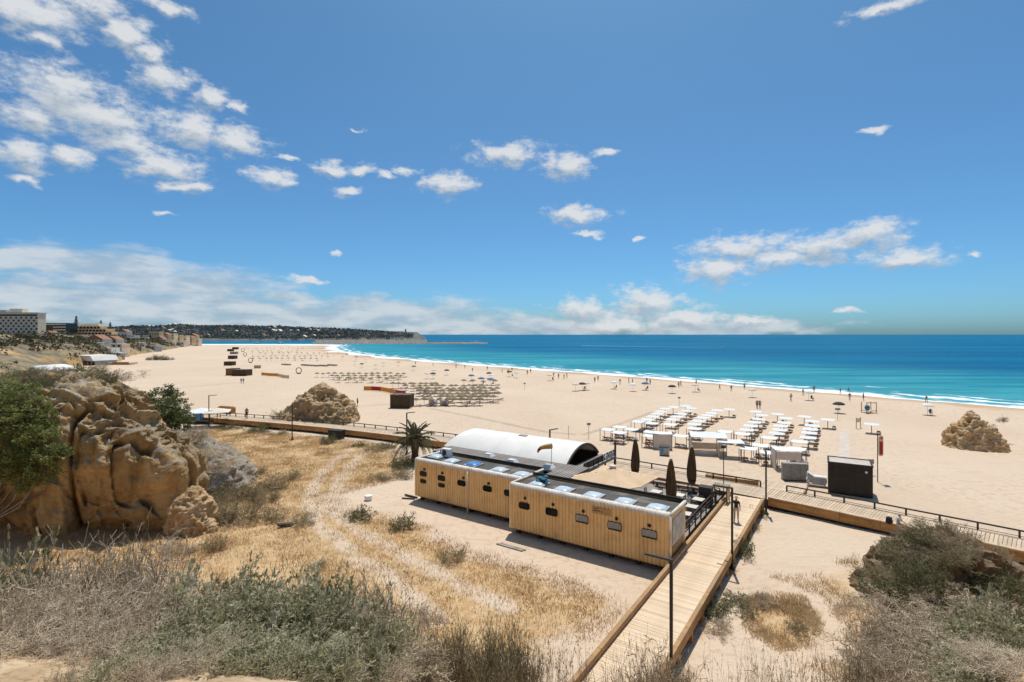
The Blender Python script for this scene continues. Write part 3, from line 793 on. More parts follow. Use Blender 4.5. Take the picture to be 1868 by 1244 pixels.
for k in range(4): MB().bb(3.6 + k * 1.5, 3.7 + k * 1.5, 10.4, 10.7, TZ, TZ + .38).build('bench_leg', METALP, terr)

def table_mesh():
    t = MB().bb(-.38, .38, -.38, .38, .71, .75).mesh('table_top', mat('bleached_table_top', (.70, .62, .52), (.60, .52, .42), 4, .6, var=.06))
    p = MB().cyl((0, 0, .03), (0, 0, .71), .035, n=8).mesh('pedestal', METALP)
    b = MB().box((0, 0, .015), (.5, .5, .03)).mesh('base', METALP)
    return t, p, b
TM = table_mesh()
def chair_meshes():
    CHM = mat('dark_rattan', (.10, .085, .07), (.06, .05, .042), 20, .7, .4, 60)
    s = MB().bb(-.22, .22, -.22, .22, .43, .47).mesh('seat', CHM)
    b = MB()
    for k in range(4): b.box((0, .23 + k * .012, .56 + k * .095), (.42, .022, .06))
    b = b.mesh('backrest', CHM)
    l = MB().bb(-.018, .018, -.018, .018, 0, .44).mesh('leg', METALP)
    return s, b, l
CM = chair_meshes()
def table(u, v, rz, label):
    e = empty('cafe_table', label, 'table', K(u, v, TZ), KR + rz, 'square tables on the bar terrace')
    put('table_top', TM[0], e); put('pedestal', TM[1], e); put('base', TM[2], e)
def chair(u, v, rz, label):
    e = empty('cafe_chair', label, 'chair', K(u, v, TZ), KR + rz, 'chairs on the bar terrace')
    put('seat', CM[0], e); put('backrest', CM[1], e)
    for a in (-.2, .2):
        for b in (-.2, .2): put('leg', CM[2], e, (a, b, 0))
tabs = [(1197, 895), (1239, 901), (1274, 909), (1262, 922), (1256, 936), (1222, 917), (1298, 902)]
tl = ['pale cafe table nearest the big beige parasol', 'pale cafe table behind the middle folded parasol', 'pale cafe table below the rear folded parasol',
      'pale cafe table beside the side railing, second from the container', 'pale cafe table closest to the near container', 'pale cafe table right behind the near container roof',
      'pale cafe table at the far corner of the terrace rail']
for i, (px, py) in enumerate(tabs):
    u, v = KI(*W(px, py, TZ + .75))
    u = min(u, -.95)
    table(u, v, rnd.uniform(-.1, .1), tl[i])
    for k, (du, dv, rz) in enumerate(((.02, -.68, math.pi), (0, .68, 0), (-.68, 0, R(90)), (.66, .03, R(-90)))):
        if u + du > -.5 or v + dv > 13.2: continue
        side = ('near side', 'far side', 'left side', 'right side')[k]
        chair(u + du + rnd.uniform(-.05, .05), v + dv, rz + rnd.uniform(-.25, .25), 'dark chair, %s of the %s' % (side, tl[i][5:]))
# big open parasol
def sq_parasol(name, label, loc, rz, half, zc, zt, mtl, cat='parasol', group=None, pole=METALP, thick=.05, val=.18):
    e = empty(name, label, cat, loc, rz, group)
    n = 8
    vs, fs = [], []
    for lay in (0, 1):
        for j in range(n + 1):
            for i in range(n + 1):
                x = -half + 2 * half * i / n; y = -half + 2 * half * j / n
                d = max(abs(x), abs(y)) / half; dd = min(abs(x), abs(y)) / max(max(abs(x), abs(y)), 1e-6)
                z = zt + (zc - zt) * (d ** .85) - val * d * (1 - dd) ** 1.5 * (1 if d < .99 else 1.25)
                vs.append((x, y, z - lay * thick))
    q = n + 1
    for j in range(n):
        for i in range(n):
            a = j * q + i
            fs.append((a, a + 1, a + q + 1, a + q)); b = a + q * q
            fs.append((b, b + q, b + q + 1, b + 1))
    rim = [i for i in range(q)] + [j * q + n for j in range(1, q)] + [n * q + i for i in range(n - 1, -1, -1)] + [j * q for j in range(n - 1, 0, -1)]
    for a, b in zip(rim, rim[1:] + rim[:1]): fs.append((a, a + q * q, b + q * q, b))
    m = MB(); m.csm = False; m.add(vs, fs); m.build('canopy', mtl, e)
    MB().cyl((0, 0, 0), (0, 0, zt - .02), .045, n=8).build('pole', pole, e)
    return e
bp_ = sq_parasol('terrace_parasol', 'large open beige parasol over the bar terrace', (7.3, 36.9, TZ), R(44), 2.35, 2.55, 3.3, BEIGEC)
MB().lathe([(.3, 3.28), (.26, 3.38), (.0, 3.43)], 10).build('cap', CREAMC, bp_)
m = MB()
for a in (45, 135, 225, 315): m.bar((0, 0, 3.1), (2.2 * math.cos(R(a)) * 1.4, 2.2 * math.sin(R(a)) * 1.4, 2.48), .05)
m.build('rib', METALP, bp_)
m = MB(); m.box((0, 0, .06), (.9, .9, .12)); m.build('base', DARK, bp_)
def closed_parasol(label, px, ptop, pbot, rot):
    # the row ptop is the top of the folded canopy, 3.75 m above the deck
    X, Y = W(px, ptop, TZ + 3.7)
    e = empty('folded_parasol', label, 'parasol', (X, Y, TZ), rot, 'folded olive parasols on the bar terrace')
    n = 16; prof = [(.09, 3.7), (.13, 3.6), (.20, 3.2), (.27, 2.6), (.33, 1.9), (.33, 1.3), (.25, .85), (.17, .72)]
    vs, fs = [], []
    for k, (r, z) in enumerate(prof):
        for i in range(n):
            a = 2 * math.pi * i / n
            rr = r * (1 + .16 * (1 if i % 2 else -1) * min(1, k / 2)) * (1 + .06 * math.sin(3 * a + k))
            vs.append((rr * math.cos(a), rr * math.sin(a), z))
    for k in range(len(prof) - 1):
        for i in range(n): fs.append((k * n + i, k * n + n + i, k * n + n + (i + 1) % n, k * n + (i + 1) % n))
    m = MB(); m.add(vs, fs); m.build('canopy', OLIVEC, e)
    MB().cyl((0, 0, .08), (0, 0, 3.8), .04, n=8).build('pole', STEEL, e)
    MB().lathe([(.0, 3.84), (.1, 3.8), (.11, 3.68)], 10).build('cap', GREYM, e)
    MB().lathe([(.32, 1.12), (.35, 1.1), (.35, 1.02), (.32, 1.0)], 12).build('strap', DARK, e)
    MB().box((0, 0, .05), (.7, .7, .1)).build('base', DARK, e)
closed_parasol('folded olive parasol rising behind the big beige parasol', 1159, 801, 0, .3)
closed_parasol('folded olive parasol nearest the container roof', 1224, 838, 0, .9)
closed_parasol('folded olive parasol farther right, before the white marquee', 1262, 815, 0, 1.5)
# black cabinet and menu stand at the terrace entrance
e = empty('black_cabinet', 'tall black cabinet at the terrace entrance by the boardwalk', 'cabinet', K(-.75, 11.3, TZ), KR)
MB().bb(-.45, .45, -.35, .35, .06, 1.35).build('body', BLACK, e); MB().bb(-.48, .48, -.38, .38, 1.35, 1.4).build('top', DARK, e); MB().bb(-.4, .4, -.3, .3, 0, .06).build('base', METALP, e)
e = empty('menu_stand', 'slatted grey menu stand with poster at terrace steps', 'menu stand', K(-.3, 12.9, TZ), KR)
m = MB()
for k in range(7): m.box((-.25 + k * .17, 0, 1.2 - .0 * k), (.13, 1.1, .04), ry=R(-8))
m.build('slatted_top', SLATG, e)
MB().bb(.78, .84, -.5, .5, .15, 1.15).build('poster', [mat('menu_poster', (.55, .40, .22), (.30, .16, .07), 3, .6)], e)
m = MB()
for a in (-.3, .8):
    for b in (-.5, .5): m.bb(a - .03, a + .03, b - .03, b + .03, 0, 1.2)
m.build('leg', METALP, e)

# ------------------------------------------------------------------ boardwalk from the bottom of the picture to the promenade
bw = empty('boardwalk', 'plank boardwalk running from the bottom edge to the promenade', 'boardwalk', K(0.3, -13.5), KR)
DZ = .70
# planks lie across the walk
pm = [MB().bb(0, 2.3, -.074, .074, -.045, 0).mesh('plank', PLANK) for _ in range(1)]
nP = int(28.8 / .157)
for k in range(nP):
    o = put('plank', pm[0], bw, (rnd.uniform(-.008, .008), .08 + k * .157, DZ + rnd.uniform(-.004, .004)))
m = MB(); m.bb(.1, 2.2, 0, 28.8, .42, .645)
for k in range(16): m.bb(.05, .2, .4 + k * 1.85, .55 + k * 1.85, -.4, .42); m.bb(2.1, 2.25, .4 + k * 1.85, .55 + k * 1.85, -.4, .42)
m.build('sub_frame', DARK, bw)
for x0, x1, zz in ((-.17, .02, 1.0), (2.28, 2.47, .92)):
    y = 0.0; k = 0
    while y < 28.4:
        L = min(3.6, 28.5 - y)
        m = MB(); m.bb(x0, x1, y + .012, y + L - .012, zz - .24, zz); m.build('kerb_beam', BEAM, bw); y += L; k += 1
    m = MB(); m.bb(x0 + .04, x1 - .04, 0, 28.5, .38, zz - .3)
    for q in range(16): m.bb(x0 + .03, x1 - .03, .4 + q * 1.85, .56 + q * 1.85, -.4, zz - .24)
    m.build('kerb_riser', FASCIA, bw)

# ------------------------------------------------------------------ promenade that bends along the beach
PIN = [(-92, 4.5), (-71, 10.4), (-51, 14.7), (-33, 16.6), (-20, 16.75), (-9, 16.3), (3, 15.45), (11.4, 13.85), (16.8, 12.8), (27, 10.4), (40, 6.6)]
def resample(pts, step):
    P = [np.array(p, float) for p in pts]
    # Catmull-Rom
    out = []
    for i in range(len(P) - 1):
        p0, p1, p2, p3 = P[max(i - 1, 0)], P[i], P[i + 1], P[min(i + 2, len(P) - 1)]
        for t in np.linspace(0, 1, 60, endpoint=False):
            out.append(.5 * (2 * p1 + (p2 - p0) * t + (2 * p0 - 5 * p1 + 4 * p2 - p3) * t * t + (3 * p1 - p0 - 3 * p2 + p3) * t ** 3))
    out.append(P[-1]); out = np.array(out)
    s = np.concatenate([[0], np.cumsum(np.linalg.norm(np.diff(out, axis=0), axis=1))])
    q = np.arange(0, s[-1], step)
    pts = np.stack([np.interp(q, s, out[:, k]) for k in range(2)], 1)
    tan = np.gradient(pts, axis=0); tan /= np.linalg.norm(tan, axis=1)[:, None]
    return pts, tan
prom = empty('promenade', 'long plank promenade with timber side bending along the beach', 'boardwalk', K(0, 0), KR)
PW = 3.3
pp, pt = resample(PIN, .2)
plk = MB().bb(-.09, .09, 0, PW, -.045, 0).mesh('plank', PLANKP)
dist = [math.hypot(*K(*p)[:2]) for p in pp]
order = sorted(range(len(pp)), key=lambda i: dist[i])
near = set([i for i in order if -9 < pp[i][0] < 40][:215])
rest = MB()
for i, (p, t) in enumerate(zip(pp, pt)):
    a = math.atan2(t[1], t[0])
    if i in near:
        put('plank', plk, prom, (p[0], p[1], DZ + rnd.uniform(-.004, .004)), a)
    else:
        n = np.array([-t[1], t[0]])
        c = p + n * PW / 2
        rest.box((c[0], c[1], DZ - .0225 + rnd.uniform(-.004, .004)), (.18, PW, .045), a)
tag(rest.build('far_planks', PLANKP, prom), kind='stuff')
PINL = [q for q in PIN if q[0] < 0] + [(.1, 15.72)]; PINR = [(2.95, 15.46)] + [q for q in PIN if q[0] > 4]
def run(pts, name, mtl, off0, off1, z0, z1, step=2.4, gap=.008):
    a, t = resample(pts, step); n = np.stack([-t[:, 1], t[:, 0]], 1)
    for i in range(len(a) - 1):
        q = [a[i] + n[i] * off0 + t[i] * gap, a[i + 1] + n[i + 1] * off0 - t[i + 1] * gap, a[i + 1] + n[i + 1] * off1 - t[i + 1] * gap, a[i] + n[i] * off1 + t[i] * gap]
        m = MB(); m.add([(x, y, z0) for x, y in q] + [(x, y, z1) for x, y in q], [(0, 3, 2, 1), (4, 5, 6, 7), (0, 1, 5, 4), (1, 2, 6, 5), (2, 3, 7, 6), (3, 0, 4, 7)])
        m.build(name, mtl, prom)
for pts in (PINL, PINR):
    run(pts, 'side_board', FASCIA, -.12, -.02, .24, .86)
    run(pts, 'bench_cap', PALE, -.16, .22, .865, .93)
run(PIN, 'sub_frame', DARK, .02, PW - .05, .30, .64, 6.0, 0)
m = MB()
pq, tq = resample(PIN, .8)
for p, t in zip(pq, tq):
    n = np.array([-t[1], t[0]]); c = p + n * .05; m.box((c[0], c[1], -.05), (.16, .12, .75), math.atan2(t[1], t[0]))
tag(m.build('footings', DARK, prom), kind='stuff')
# low rail on the seaward side, open where the boardwalk meets the beach
pr, tr = resample(PIN, 1.9)
nr = np.stack([-tr[:, 1], tr[:, 0]], 1)
rp = pr + nr * (PW - .06)
pmesh = MB().bb(-.055, .055, -.05, .05, -.3, .44).mesh('rail_post', METALP)
ml, mr = MB(), MB()
for i in range(len(rp)):
    gapm = 1.9 < rp[i][0] < 3.2
    if not gapm: put('rail_post', pmesh, prom, (rp[i][0], rp[i][1], DZ), math.atan2(tr[i][1], tr[i][0]))
    if i + 1 < len(rp) and not (rp[i][0] < 3.2 and rp[i + 1][0] > 1.9):
        m = ml if rp[i][0] < 2 else mr
        m.bar((*rp[i], DZ + .46), (*rp[i + 1], DZ + .46), .1, .09)
        m.bar((*rp[i], DZ + .1), (*rp[i + 1], DZ + .1), .03, .03)
ml.build('rail', METALP, prom); mr.build('rail', METALP, prom)
# ramp boards from the promenade down to the sand
m = MB()
rampm = MB().bb(-1.6, 1.6, -.085, .085, -.04, 0).mesh('plank', PLANKP)
rmp = empty('beach_ramp', 'short plank ramp from the promenade gap down to the sand', 'ramp', K(3.4, 18.6), KR)
for k in range(26):
    put('plank', rampm, rmp, (0, .1 + k * .19, DZ - .02 - k * .024))
m = MB()
for sx in (-1.62, 1.62): m.bar((sx, 0, .55), (sx, 5.0, .0), .08, .2)
m.build('side_beam', BEAM, rmp)

# lamp posts
def lamp(label, x, y, ang, h=4.65, arm=1.05, zb=0.0):
    e = empty('lamp_post', label, 'lamp post', (x, y, zb), ang, 'lamp posts along the boardwalks')
    MB().bb(-.055, .055, -.055, .055, -.25, h - zb).build('post', BLACK, e)
    m = MB(); m.bb(-.05, arm, -.06, .06, h - zb - .0, h - zb + .075); m.mat(1); m.bb(.3, arm - .06, -.045, .045, h - zb - .006, h - zb - .001)
    m.build('arm', [METALP, WHITEP], e)
    m = MB(); m.box((0, 0, .04), (.34, .34, .08)); m.box((0, 0, .2), (.16, .16, .3)); m.build('base_plate', BLACK, e)
x, y, _ = K(2.72, -8.66); lamp('black lamp post nearest the viewer, rising from bushes beside the boardwalk', x, y, math.atan2(.5632, -.8263))
x, y, _ = K(2.75, 2.77); lamp('black lamp post halfway along the boardwalk, standing in sand', x, y, math.atan2(.5632, -.8263))
x, y, _ = K(2.98, 14.0); lamp('black lamp post at the corner of boardwalk and promenade', x, y, R(70))
for px, lab in ((742, 'black lamp post behind the palm tree'), (533, 'black lamp post in front of the middle rock'), (381, 'black lamp post beside the big cliff rock'), (1003, 'black lamp post showing above the white vaulted canopy')):
    pyt = {742: 753, 533: 736, 381: 721, 1003: 784}[px]
    x, y = W(px, pyt, 4.65); lamp(lab, x, y, R(40))
x, y = W(1320, 813, 4.5)
e = empty('camera_pole', 'thin pole with floodlight box beside the terrace steps', 'pole', (x, y, .1), KR)
MB().cyl((0, 0, 0), (0, 0, 4.3), .035, n=8).build('pole', METALP, e)
m = MB(); m.box((0, 0, 4.38), (.34, .3, .2), rx=.2); m.build('light_box', BLACK, e)
# long planter by the beach entrance
u, v = -.8, 20.9
e = empty('timber_planter', 'long brown timber planter on the sand beyond the terrace', 'planter', K(u, v, 0), KR + R(4))
m = MB(); m.bb(-2.2, 2.2, -.4, -.34, 0, .62); m.bb(-2.2, 2.2, .34, .4, 0, .55); m.bb(-2.2, -2.12, -.34, .34, 0, .62); m.bb(2.12, 2.2, -.34, .34, 0, .6); m.build('side', FASCIA, e)
MB().bb(-2.12, 2.12, -.34, .34, 0, .5).build('sand_fill', mat('planter_sand', (.6, .45, .31), (.52, .38, .25), 3, .9), e)
# black bin box on the left promenade
x, y = W(617, 793, .3)
e = empty('black_bin', 'black storage bin at the side of the far promenade', 'bin', (x, y - .6, 0), KR + R(16))
MB().bb(-.95, .95, -.5, .5, .1, 1.05).build('body', BLACK, e); MB().bb(-1.0, 1.0, -.55, .55, 1.05, 1.14).build('lid', BLACK, e)
for a in (-.8, .8): MB().bb(a - .06, a + .06, -.4, .4, -.1, .1).build('foot', METALP, e)

# ------------------------------------------------------------------ rocks
def rock_material(name, base, rust, crust, crust_amt=.55, scale=.5, face_shade=0.0):
    m = bpy.data.materials.new(name); m.use_nodes = True
    t = m.node_tree; b = t.nodes['Principled BSDF']
    g = N(t, 'ShaderNodeNewGeometry')
    pos, nrm = g.outputs['Position'], g.outputs['Normal']
    def noise(sc, det=7.0, st=(1, 1, 1)):
        return N(t, 'ShaderNodeTexNoise', ins={'Vector': N(t, 'ShaderNodeMapping', ins={0: pos, 3: st}).outputs[0], 'Scale': sc, 'Detail': det, 'Roughness': .65}).outputs[0]
    mix = lambda f, a, c: N(t, 'ShaderNodeMixRGB', ins={0: f, 1: a, 2: c}).outputs[0]
    col = mix(SS(t, noise(scale, 7.0, (1, 1, .45)), .36, .62), c4(base), c4(rust))
    col = mix(MA(t, 'MULTIPLY', SS(t, noise(scale * .8, 8.0, (1, 1, 3.2)), .5, .68), .5), col, c4([x * 1.25 for x in base[:3]]))
    col = mix(MA(t, 'MULTIPLY', SS(t, noise(scale * 6), .52, .7), .45), col, c4([x * .38 for x in rust[:3]]))
    up = N(t, 'ShaderNodeSeparateXYZ', ins={0: nrm}).outputs[2]
    cm = MA(t, 'ADD', MA(t, 'MULTIPLY', up, .35), noise(scale * 3.0, 9.0))
    col = mix(MA(t, 'MULTIPLY', SS(t, cm, .62, .82), crust_amt), col, c4(crust))
    if face_shade:     # shade of the rock face put into its colour as dark streaks
        col = mix(MA(t, 'MULTIPLY', SS(t, noise(scale * .55, 6.0, (1, 1, .3)), .42, .6), face_shade), col, c4([x * .34 for x in rust[:3]]))
    t.links.new(col, b.inputs['Base Color'])
    b.inputs['Roughness'].default_value = .95
    b.inputs['Specular IOR Level'].default_value = .1
    h = MA(t, 'ADD', noise(scale * 5, 8.0), MA(t, 'MULTIPLY', noise(scale * 22, 6.0), .4))
    bn = N(t, 'ShaderNodeBump', ins={0: .9, 1: .25, 'Height': h})
    t.links.new(bn.outputs[0], b.inputs['Normal'])
    return m
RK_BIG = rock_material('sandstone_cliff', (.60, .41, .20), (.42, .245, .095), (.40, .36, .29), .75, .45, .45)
RK_MID = rock_material('sandstone_crag', (.66, .46, .25), (.50, .30, .125), (.42, .36, .27), .45, .8)
RK_RGT = rock_material('sandstone_sea_stack', (.72, .50, .28), (.54, .32, .14), (.42, .34, .24), .3, .8)
RK_GREY = rock_material('lichened_marl', (.56, .46, .34), (.46, .35, .24), (.32, .29, .25), .8, 1.0)
RK_MND = rock_material('dark_marl', (.33, .215, .115), (.20, .12, .06), (.30, .235, .165), .6, .9)
def rock(name, label, mtl, c, H, Rk, Pk, seed, amp, freq, z0=-.4, nth_=150, nt_=90, strata=.0, cat='rock', vst=.4, bulge=.05, holes=.0, over=0.0, flute=2.1, fine=.75, crack=0.0):
    th = np.linspace(0, 2 * np.pi, nth_, endpoint=False)
    deg = np.degrees(th)
    ks = sorted(Rk); kx = ks + [360 + ks[0]]
    Rt = np.interp(deg, kx, [Rk[k] for k in ks] + [Rk[ks[0]]], period=360)
    ker = np.hanning(17); ker /= ker.sum()
    Rt = np.convolve(np.concatenate([Rt[-8:], Rt, Rt[:8]]), ker, 'valid')
    ks = sorted(Pk); kx = ks + [360 + ks[0]]
    Pt = np.interp(deg, kx, [Pk[k] for k in ks] + [Pk[ks[0]]], period=360)
    t = np.linspace(0, 1, nt_)
    T, TH = np.meshgrid(t, th, indexing='ij')
    RR = Rt[None, :] * (1 - T ** Pt[None, :]) * (1 + bulge * np.sin(np.pi * T))
    if over:      # undercut on the side that faces the viewer
        RR = RR * (1 - over * np.clip(-np.sin(TH) * 1.6, 0, 1) * (1 - T) ** 1.4)
    X = c[0] + RR * np.cos(TH); Y = c[1] + RR * np.sin(TH); Z = z0 + (H - z0) * T
    # carve: gullies run down the face, ledges run round it
    Q = P3(X, Y, Z)
    n1 = fbm(Q * np.array([freq, freq, freq * vst]), 5, seed, .55, True).reshape(X.shape)
    n2 = fbm(Q * np.array([freq * 3.1, freq * 3.1, freq * (3.1 if flute < 3 else 1.6)]), 4, seed + 5, .55, True).reshape(X.shape)
    n3 = fbm(Q * np.array([freq * .3, freq * .3, freq * 2.6]), 3, seed + 9).reshape(X.shape)
    if flute > 3: n1 = n1 - n1.mean() + .54
    d = amp * ((n1 - .62) * flute + (n2 - .6) * fine + strata * (n3 - .5) * 2)
    if crack:      # narrow vertical fissures and pitted crust
        c1 = fbm(Q * np.array([freq * 1.5, freq * 1.5, freq * .07]), 2, seed + 41, .5, True).reshape(X.shape)
        c2 = fbm(Q * np.array([freq * 3.6, freq * 3.6, freq * .3]), 2, seed + 47, .5, True).reshape(X.shape)
        n5 = fbm(Q * freq * 9, 3, seed + 51, .6, True).reshape(X.shape)
        d = d - crack * (sst(c1, .80, .97) + .4 * sst(c2, .8, .97)) + .35 * (n5 - .6) * (.4 + sst(T, .5, .9))
    if holes:
        n4 = fbm(Q * freq * 1.3, 3, seed + 31).reshape(X.shape); d = d - holes * sst(n4, .60, .72)
    fade = np.clip((1 - T) * 6, 0, 1) * .8 + .2
    X = X + d * np.cos(TH) * fade; Y = Y + d * np.sin(TH) * fade
    Z = Z + d * .55 * np.clip(T * 3, 0, 1)
    V = np.stack([X.ravel(), Y.ravel(), Z.ravel()], 1)
    i = np.arange(nt_ - 1)[:, None] * nth_; j = np.arange(nth_)[None, :]
    a = (i + j).ravel(); b = (i + (j + 1) % nth_).ravel()
    Fc = np.stack([a, b, b + nth_, a + nth_], 1)
    base = np.array([c[0], c[1], 0.0])
    me = np_mesh(name, V - base, Fc, [mtl], smooth=False)
    o = put(name, me, None, tuple(base))
    tag(o, label, cat)
    return o, V
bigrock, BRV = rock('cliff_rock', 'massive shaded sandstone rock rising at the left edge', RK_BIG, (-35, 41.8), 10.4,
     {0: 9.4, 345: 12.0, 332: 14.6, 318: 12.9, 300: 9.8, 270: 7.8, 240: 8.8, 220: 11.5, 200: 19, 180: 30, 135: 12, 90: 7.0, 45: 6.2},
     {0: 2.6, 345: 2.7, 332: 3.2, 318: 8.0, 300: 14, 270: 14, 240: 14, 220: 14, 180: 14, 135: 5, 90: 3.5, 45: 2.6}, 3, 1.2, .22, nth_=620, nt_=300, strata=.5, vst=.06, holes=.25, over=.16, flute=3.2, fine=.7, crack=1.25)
for px, py, Y, r_, h_, lab in ((352, 950, 35.2, 1.25, 3.1, 'golden lumpy boulder at the right foot of the cliff rock'), (345, 940, 35.4, 1.1, 2.4, 'tall golden boulder leaning on the cliff rock'), (365, 955, 34.6, .8, 1.7, 'small golden boulder farthest right at the cliff rock foot')):
    x_ = (px - 934) / F * Y
    rock('foot_boulder', lab, RK_RGT, (x_, Y), h_, {0: r_, 90: r_, 180: r_ * 1.2, 270: r_}, {0: 2.0, 180: 3.0, 270: 2.4}, int(px), .55, .8, nth_=90, nt_=60)
rock('marl_mound', 'grey speckled marl mound on the right flank of the cliff rock', RK_GREY, (-29.5, 45.5), 4.9,
     {0: 5.6, 300: 7.2, 270: 6.0, 180: 8, 90: 6}, {0: 1.6, 300: 1.7, 270: 1.8, 180: 1.6, 90: 1.8}, 13, .75, .5, nth_=170, nt_=100)
x0, y0 = W(582, 770)
rock('beach_crag', 'tan craggy rock standing behind the far promenade', RK_MID, (x0 - .2, y0 + 2), 5.9,
     {0: 5.4, 300: 6.0, 270: 5.0, 225: 6.5, 180: 8.2, 135: 5, 90: 4.5, 45: 5}, {0: 1.5, 270: 1.4, 225: 1.0, 180: .8, 135: 1.2, 90: 1.5}, 23, 1.3, .38, nth_=210, nt_=110, holes=.6)
x0, y0 = W(621, 771)
rock('standing_boulder', 'pale pointed boulder leaning at the foot of the tan crag', RK_RGT, (x0, y0), 2.9, {0: 1.1, 90: .9, 180: 1.0, 270: 1.0}, {0: 2.2}, 33, .3, .9, nth_=60, nt_=36)
x0, y0 = W(1808, 822)
rock('sea_stack', 'lone tan rock on the open sand at the right edge', RK_RGT, (x0, y0 + 2.5), 4.3,
     {0: 3.3, 300: 3.3, 270: 2.8, 180: 2.8, 90: 2.4}, {0: 1.0, 300: 1.2, 270: 1.3, 180: 1.0, 90: 1.6}, 43, .85, .5, nth_=210, nt_=110, holes=.7)
mound, MV = rock('scrub_mound', 'dark eroded earth mound overgrown with scrub below the promenade', RK_MND, (22.0, 26.6), 3.55,
     {0: 5.6, 315: 5.0, 270: 4.0, 225: 4.0, 180: 3.6, 90: 2.4, 45: 3.6}, {0: .95, 315: 1.15, 270: 1.5, 225: 1.2, 180: .95, 90: 1.6}, 53, .95, .5, nth_=210, nt_=110)

# ------------------------------------------------------------------ plants
rng = np.random.default_rng(11)
def unit(v): return v / np.maximum(np.linalg.norm(v, axis=1), 1e-9)[:, None]
def seg_mesh(p0, p1, r0, r1):
    n = len(p0)
    d = unit(p1 - p0)
    a = np.where(np.abs(d[:, 2:3]) < .9, np.array([[0, 0, 1.0]]), np.array([[1.0, 0, 0]]))
    x = unit(np.cross(d, a)); y = np.cross(x, d)
    V = []
    for p, r in ((p0, r0), (p1, r1)):
        for k in range(3):
            t = 2 * math.pi * k / 3
            V.append(p + (x * math.cos(t) + y * math.sin(t)) * np.asarray(r).reshape(-1, 1))
    V = np.stack(V, 1).reshape(-1, 3)
    b = np.arange(n)[:, None] * 6
    Fc = np.concatenate([b + np.array([[k, (k + 1) % 3, (k + 1) % 3 + 3, k + 3]]) for k in range(3)], 0)
    return V, Fc
def walk(p, d, L, k, wob, up):
    pts = [p]
    for _ in range(k):
        d = unit(d + rng.normal(0, wob, d.shape) + np.array([0, 0, up]))
        p = p + d * (L / k)[:, None]
        pts.append(p)
    return np.stack(pts, 1)
def pts_to_segs(P, r0, r1):
    n, k, _ = P.shape
    f = np.linspace(0, 1, k)
    rad = np.asarray(r0).reshape(-1, 1) * (1 - f) + np.asarray(r1).reshape(-1, 1) * f
    rad = np.broadcast_to(rad, (n, k))
    return P[:, :-1].reshape(-1, 3), P[:, 1:].reshape(-1, 3), rad[:, :-1].ravel(), rad[:, 1:].ravel()
def sample_on(P, n):
    i = rng.integers(0, P.shape[0], n); s = rng.uniform(.25, .98, n) * (P.shape[1] - 1)
    j = np.minimum(s.astype(int), P.shape[1] - 2); f = (s - j)[:, None]
    a, b = P[i, j], P[i, j + 1]
    return a * (1 - f) + b * f, unit(b - a)
def leaf_mesh(p, size, asp=.35, up=.3, jit=.25, direc=None):
    n = len(p)
    d = rng.normal(0, 1, (n, 3)) if direc is None else direc + rng.normal(0, .5, (n, 3))
    d = unit(d + np.array([0, 0, up])); w = unit(np.cross(d, rng.normal(0, 1, (n, 3))))
    L = size * rng.uniform(1 - jit * 1.5, 1 + jit * 1.5, n)[:, None]
    V = np.stack([p, p + d * L * .5 + w * L * asp * .5, p + d * L, p + d * L * .5 - w * L * asp * .5], 1).reshape(-1, 3)
    b = np.arange(n)[:, None] * 4
    return V, b + np.array([[0, 1, 2, 3]])
def shrub(seed, h, rad, stems, tw, sub, leaves, lsize, asp, spread=.9, rs=.012, up=.05, wob=.25, upleaf=.4):
    """twig mesh and leaf mesh of one shrub, unit sized by h and rad"""
    global rng
    rng = np.random.default_rng(seed)
    a = rng.uniform(0, 2 * np.pi, stems); q = np.sqrt(rng.uniform(0, 1, stems))
    p = np.stack([np.cos(a) * q * rad * .3, np.sin(a) * q * rad * .3, np.full(stems, -.1)], 1)
    d = unit(np.stack([np.cos(a) * q * spread, np.sin(a) * q * spread, rng.uniform(.5, 1.0, stems)], 1))
    L = h * rng.uniform(.65, 1.12, stems) / np.clip(d[:, 2] + .25, .5, 1.1)
    S0 = walk(p, d, L, 6, wob * .7, up)
    b, bd = sample_on(S0, tw)
    S1 = walk(b, unit(bd + rng.normal(0, .75, bd.shape)), rng.uniform(.25, .55, tw) * h, 4, wob, up)
    c, cd = sample_on(S1, sub)
    S2 = walk(c, unit(cd + rng.normal(0, .8, cd.shape)), rng.uniform(.12, .3, sub) * h, 2, wob, up)
    seg = [pts_to_segs(S0, rs * 1.6, rs * .7), pts_to_segs(S1, rs * .8, rs * .4), pts_to_segs(S2, rs * .55, rs * .3)]
    tv, tf = seg_mesh(*[np.concatenate([s[i] for s in seg]) for i in range(4)])
    lp, ld = sample_on(S2, leaves)
    lv, lf = leaf_mesh(lp, lsize, asp, upleaf, .3, ld)
    return (tv, tf), (lv, lf)
TWIG_G = mat('grey_twig', (.64, .52, .38), (.42, .33, .23), 3, .9, var=.1)
TWIG_B = mat('brown_twig', (.36, .265, .18), (.23, .165, .11), 3, .9, var=.1)
LEAF_G = mat('sage_leaf', (.28, .275, .13), (.56, .51, .35), 1.6, .8, var=.14, sss=.38, spec=.2)
LEAF_D = mat('dark_green_leaf', (.085, .11, .036), (.16, .18, .065), 1.2, .7, var=.12, sss=.4, spec=.2)
LEAF_Y = mat('bright_green_leaf', (.30, .31, .10), (.18, .21, .065), .8, .7, var=.1, sss=.45, spec=.2)
LEAF_T = mat('dry_tan_leaf', (.48, .38, .25), (.36, .27, .17), 1.5, .9, var=.12, sss=.35, spec=.1)
LEAF_O = mat('olive_scrub_leaf', (.36, .31, .16), (.23, .21, .10), 1.5, .85, var=.14, sss=.35, spec=.1)
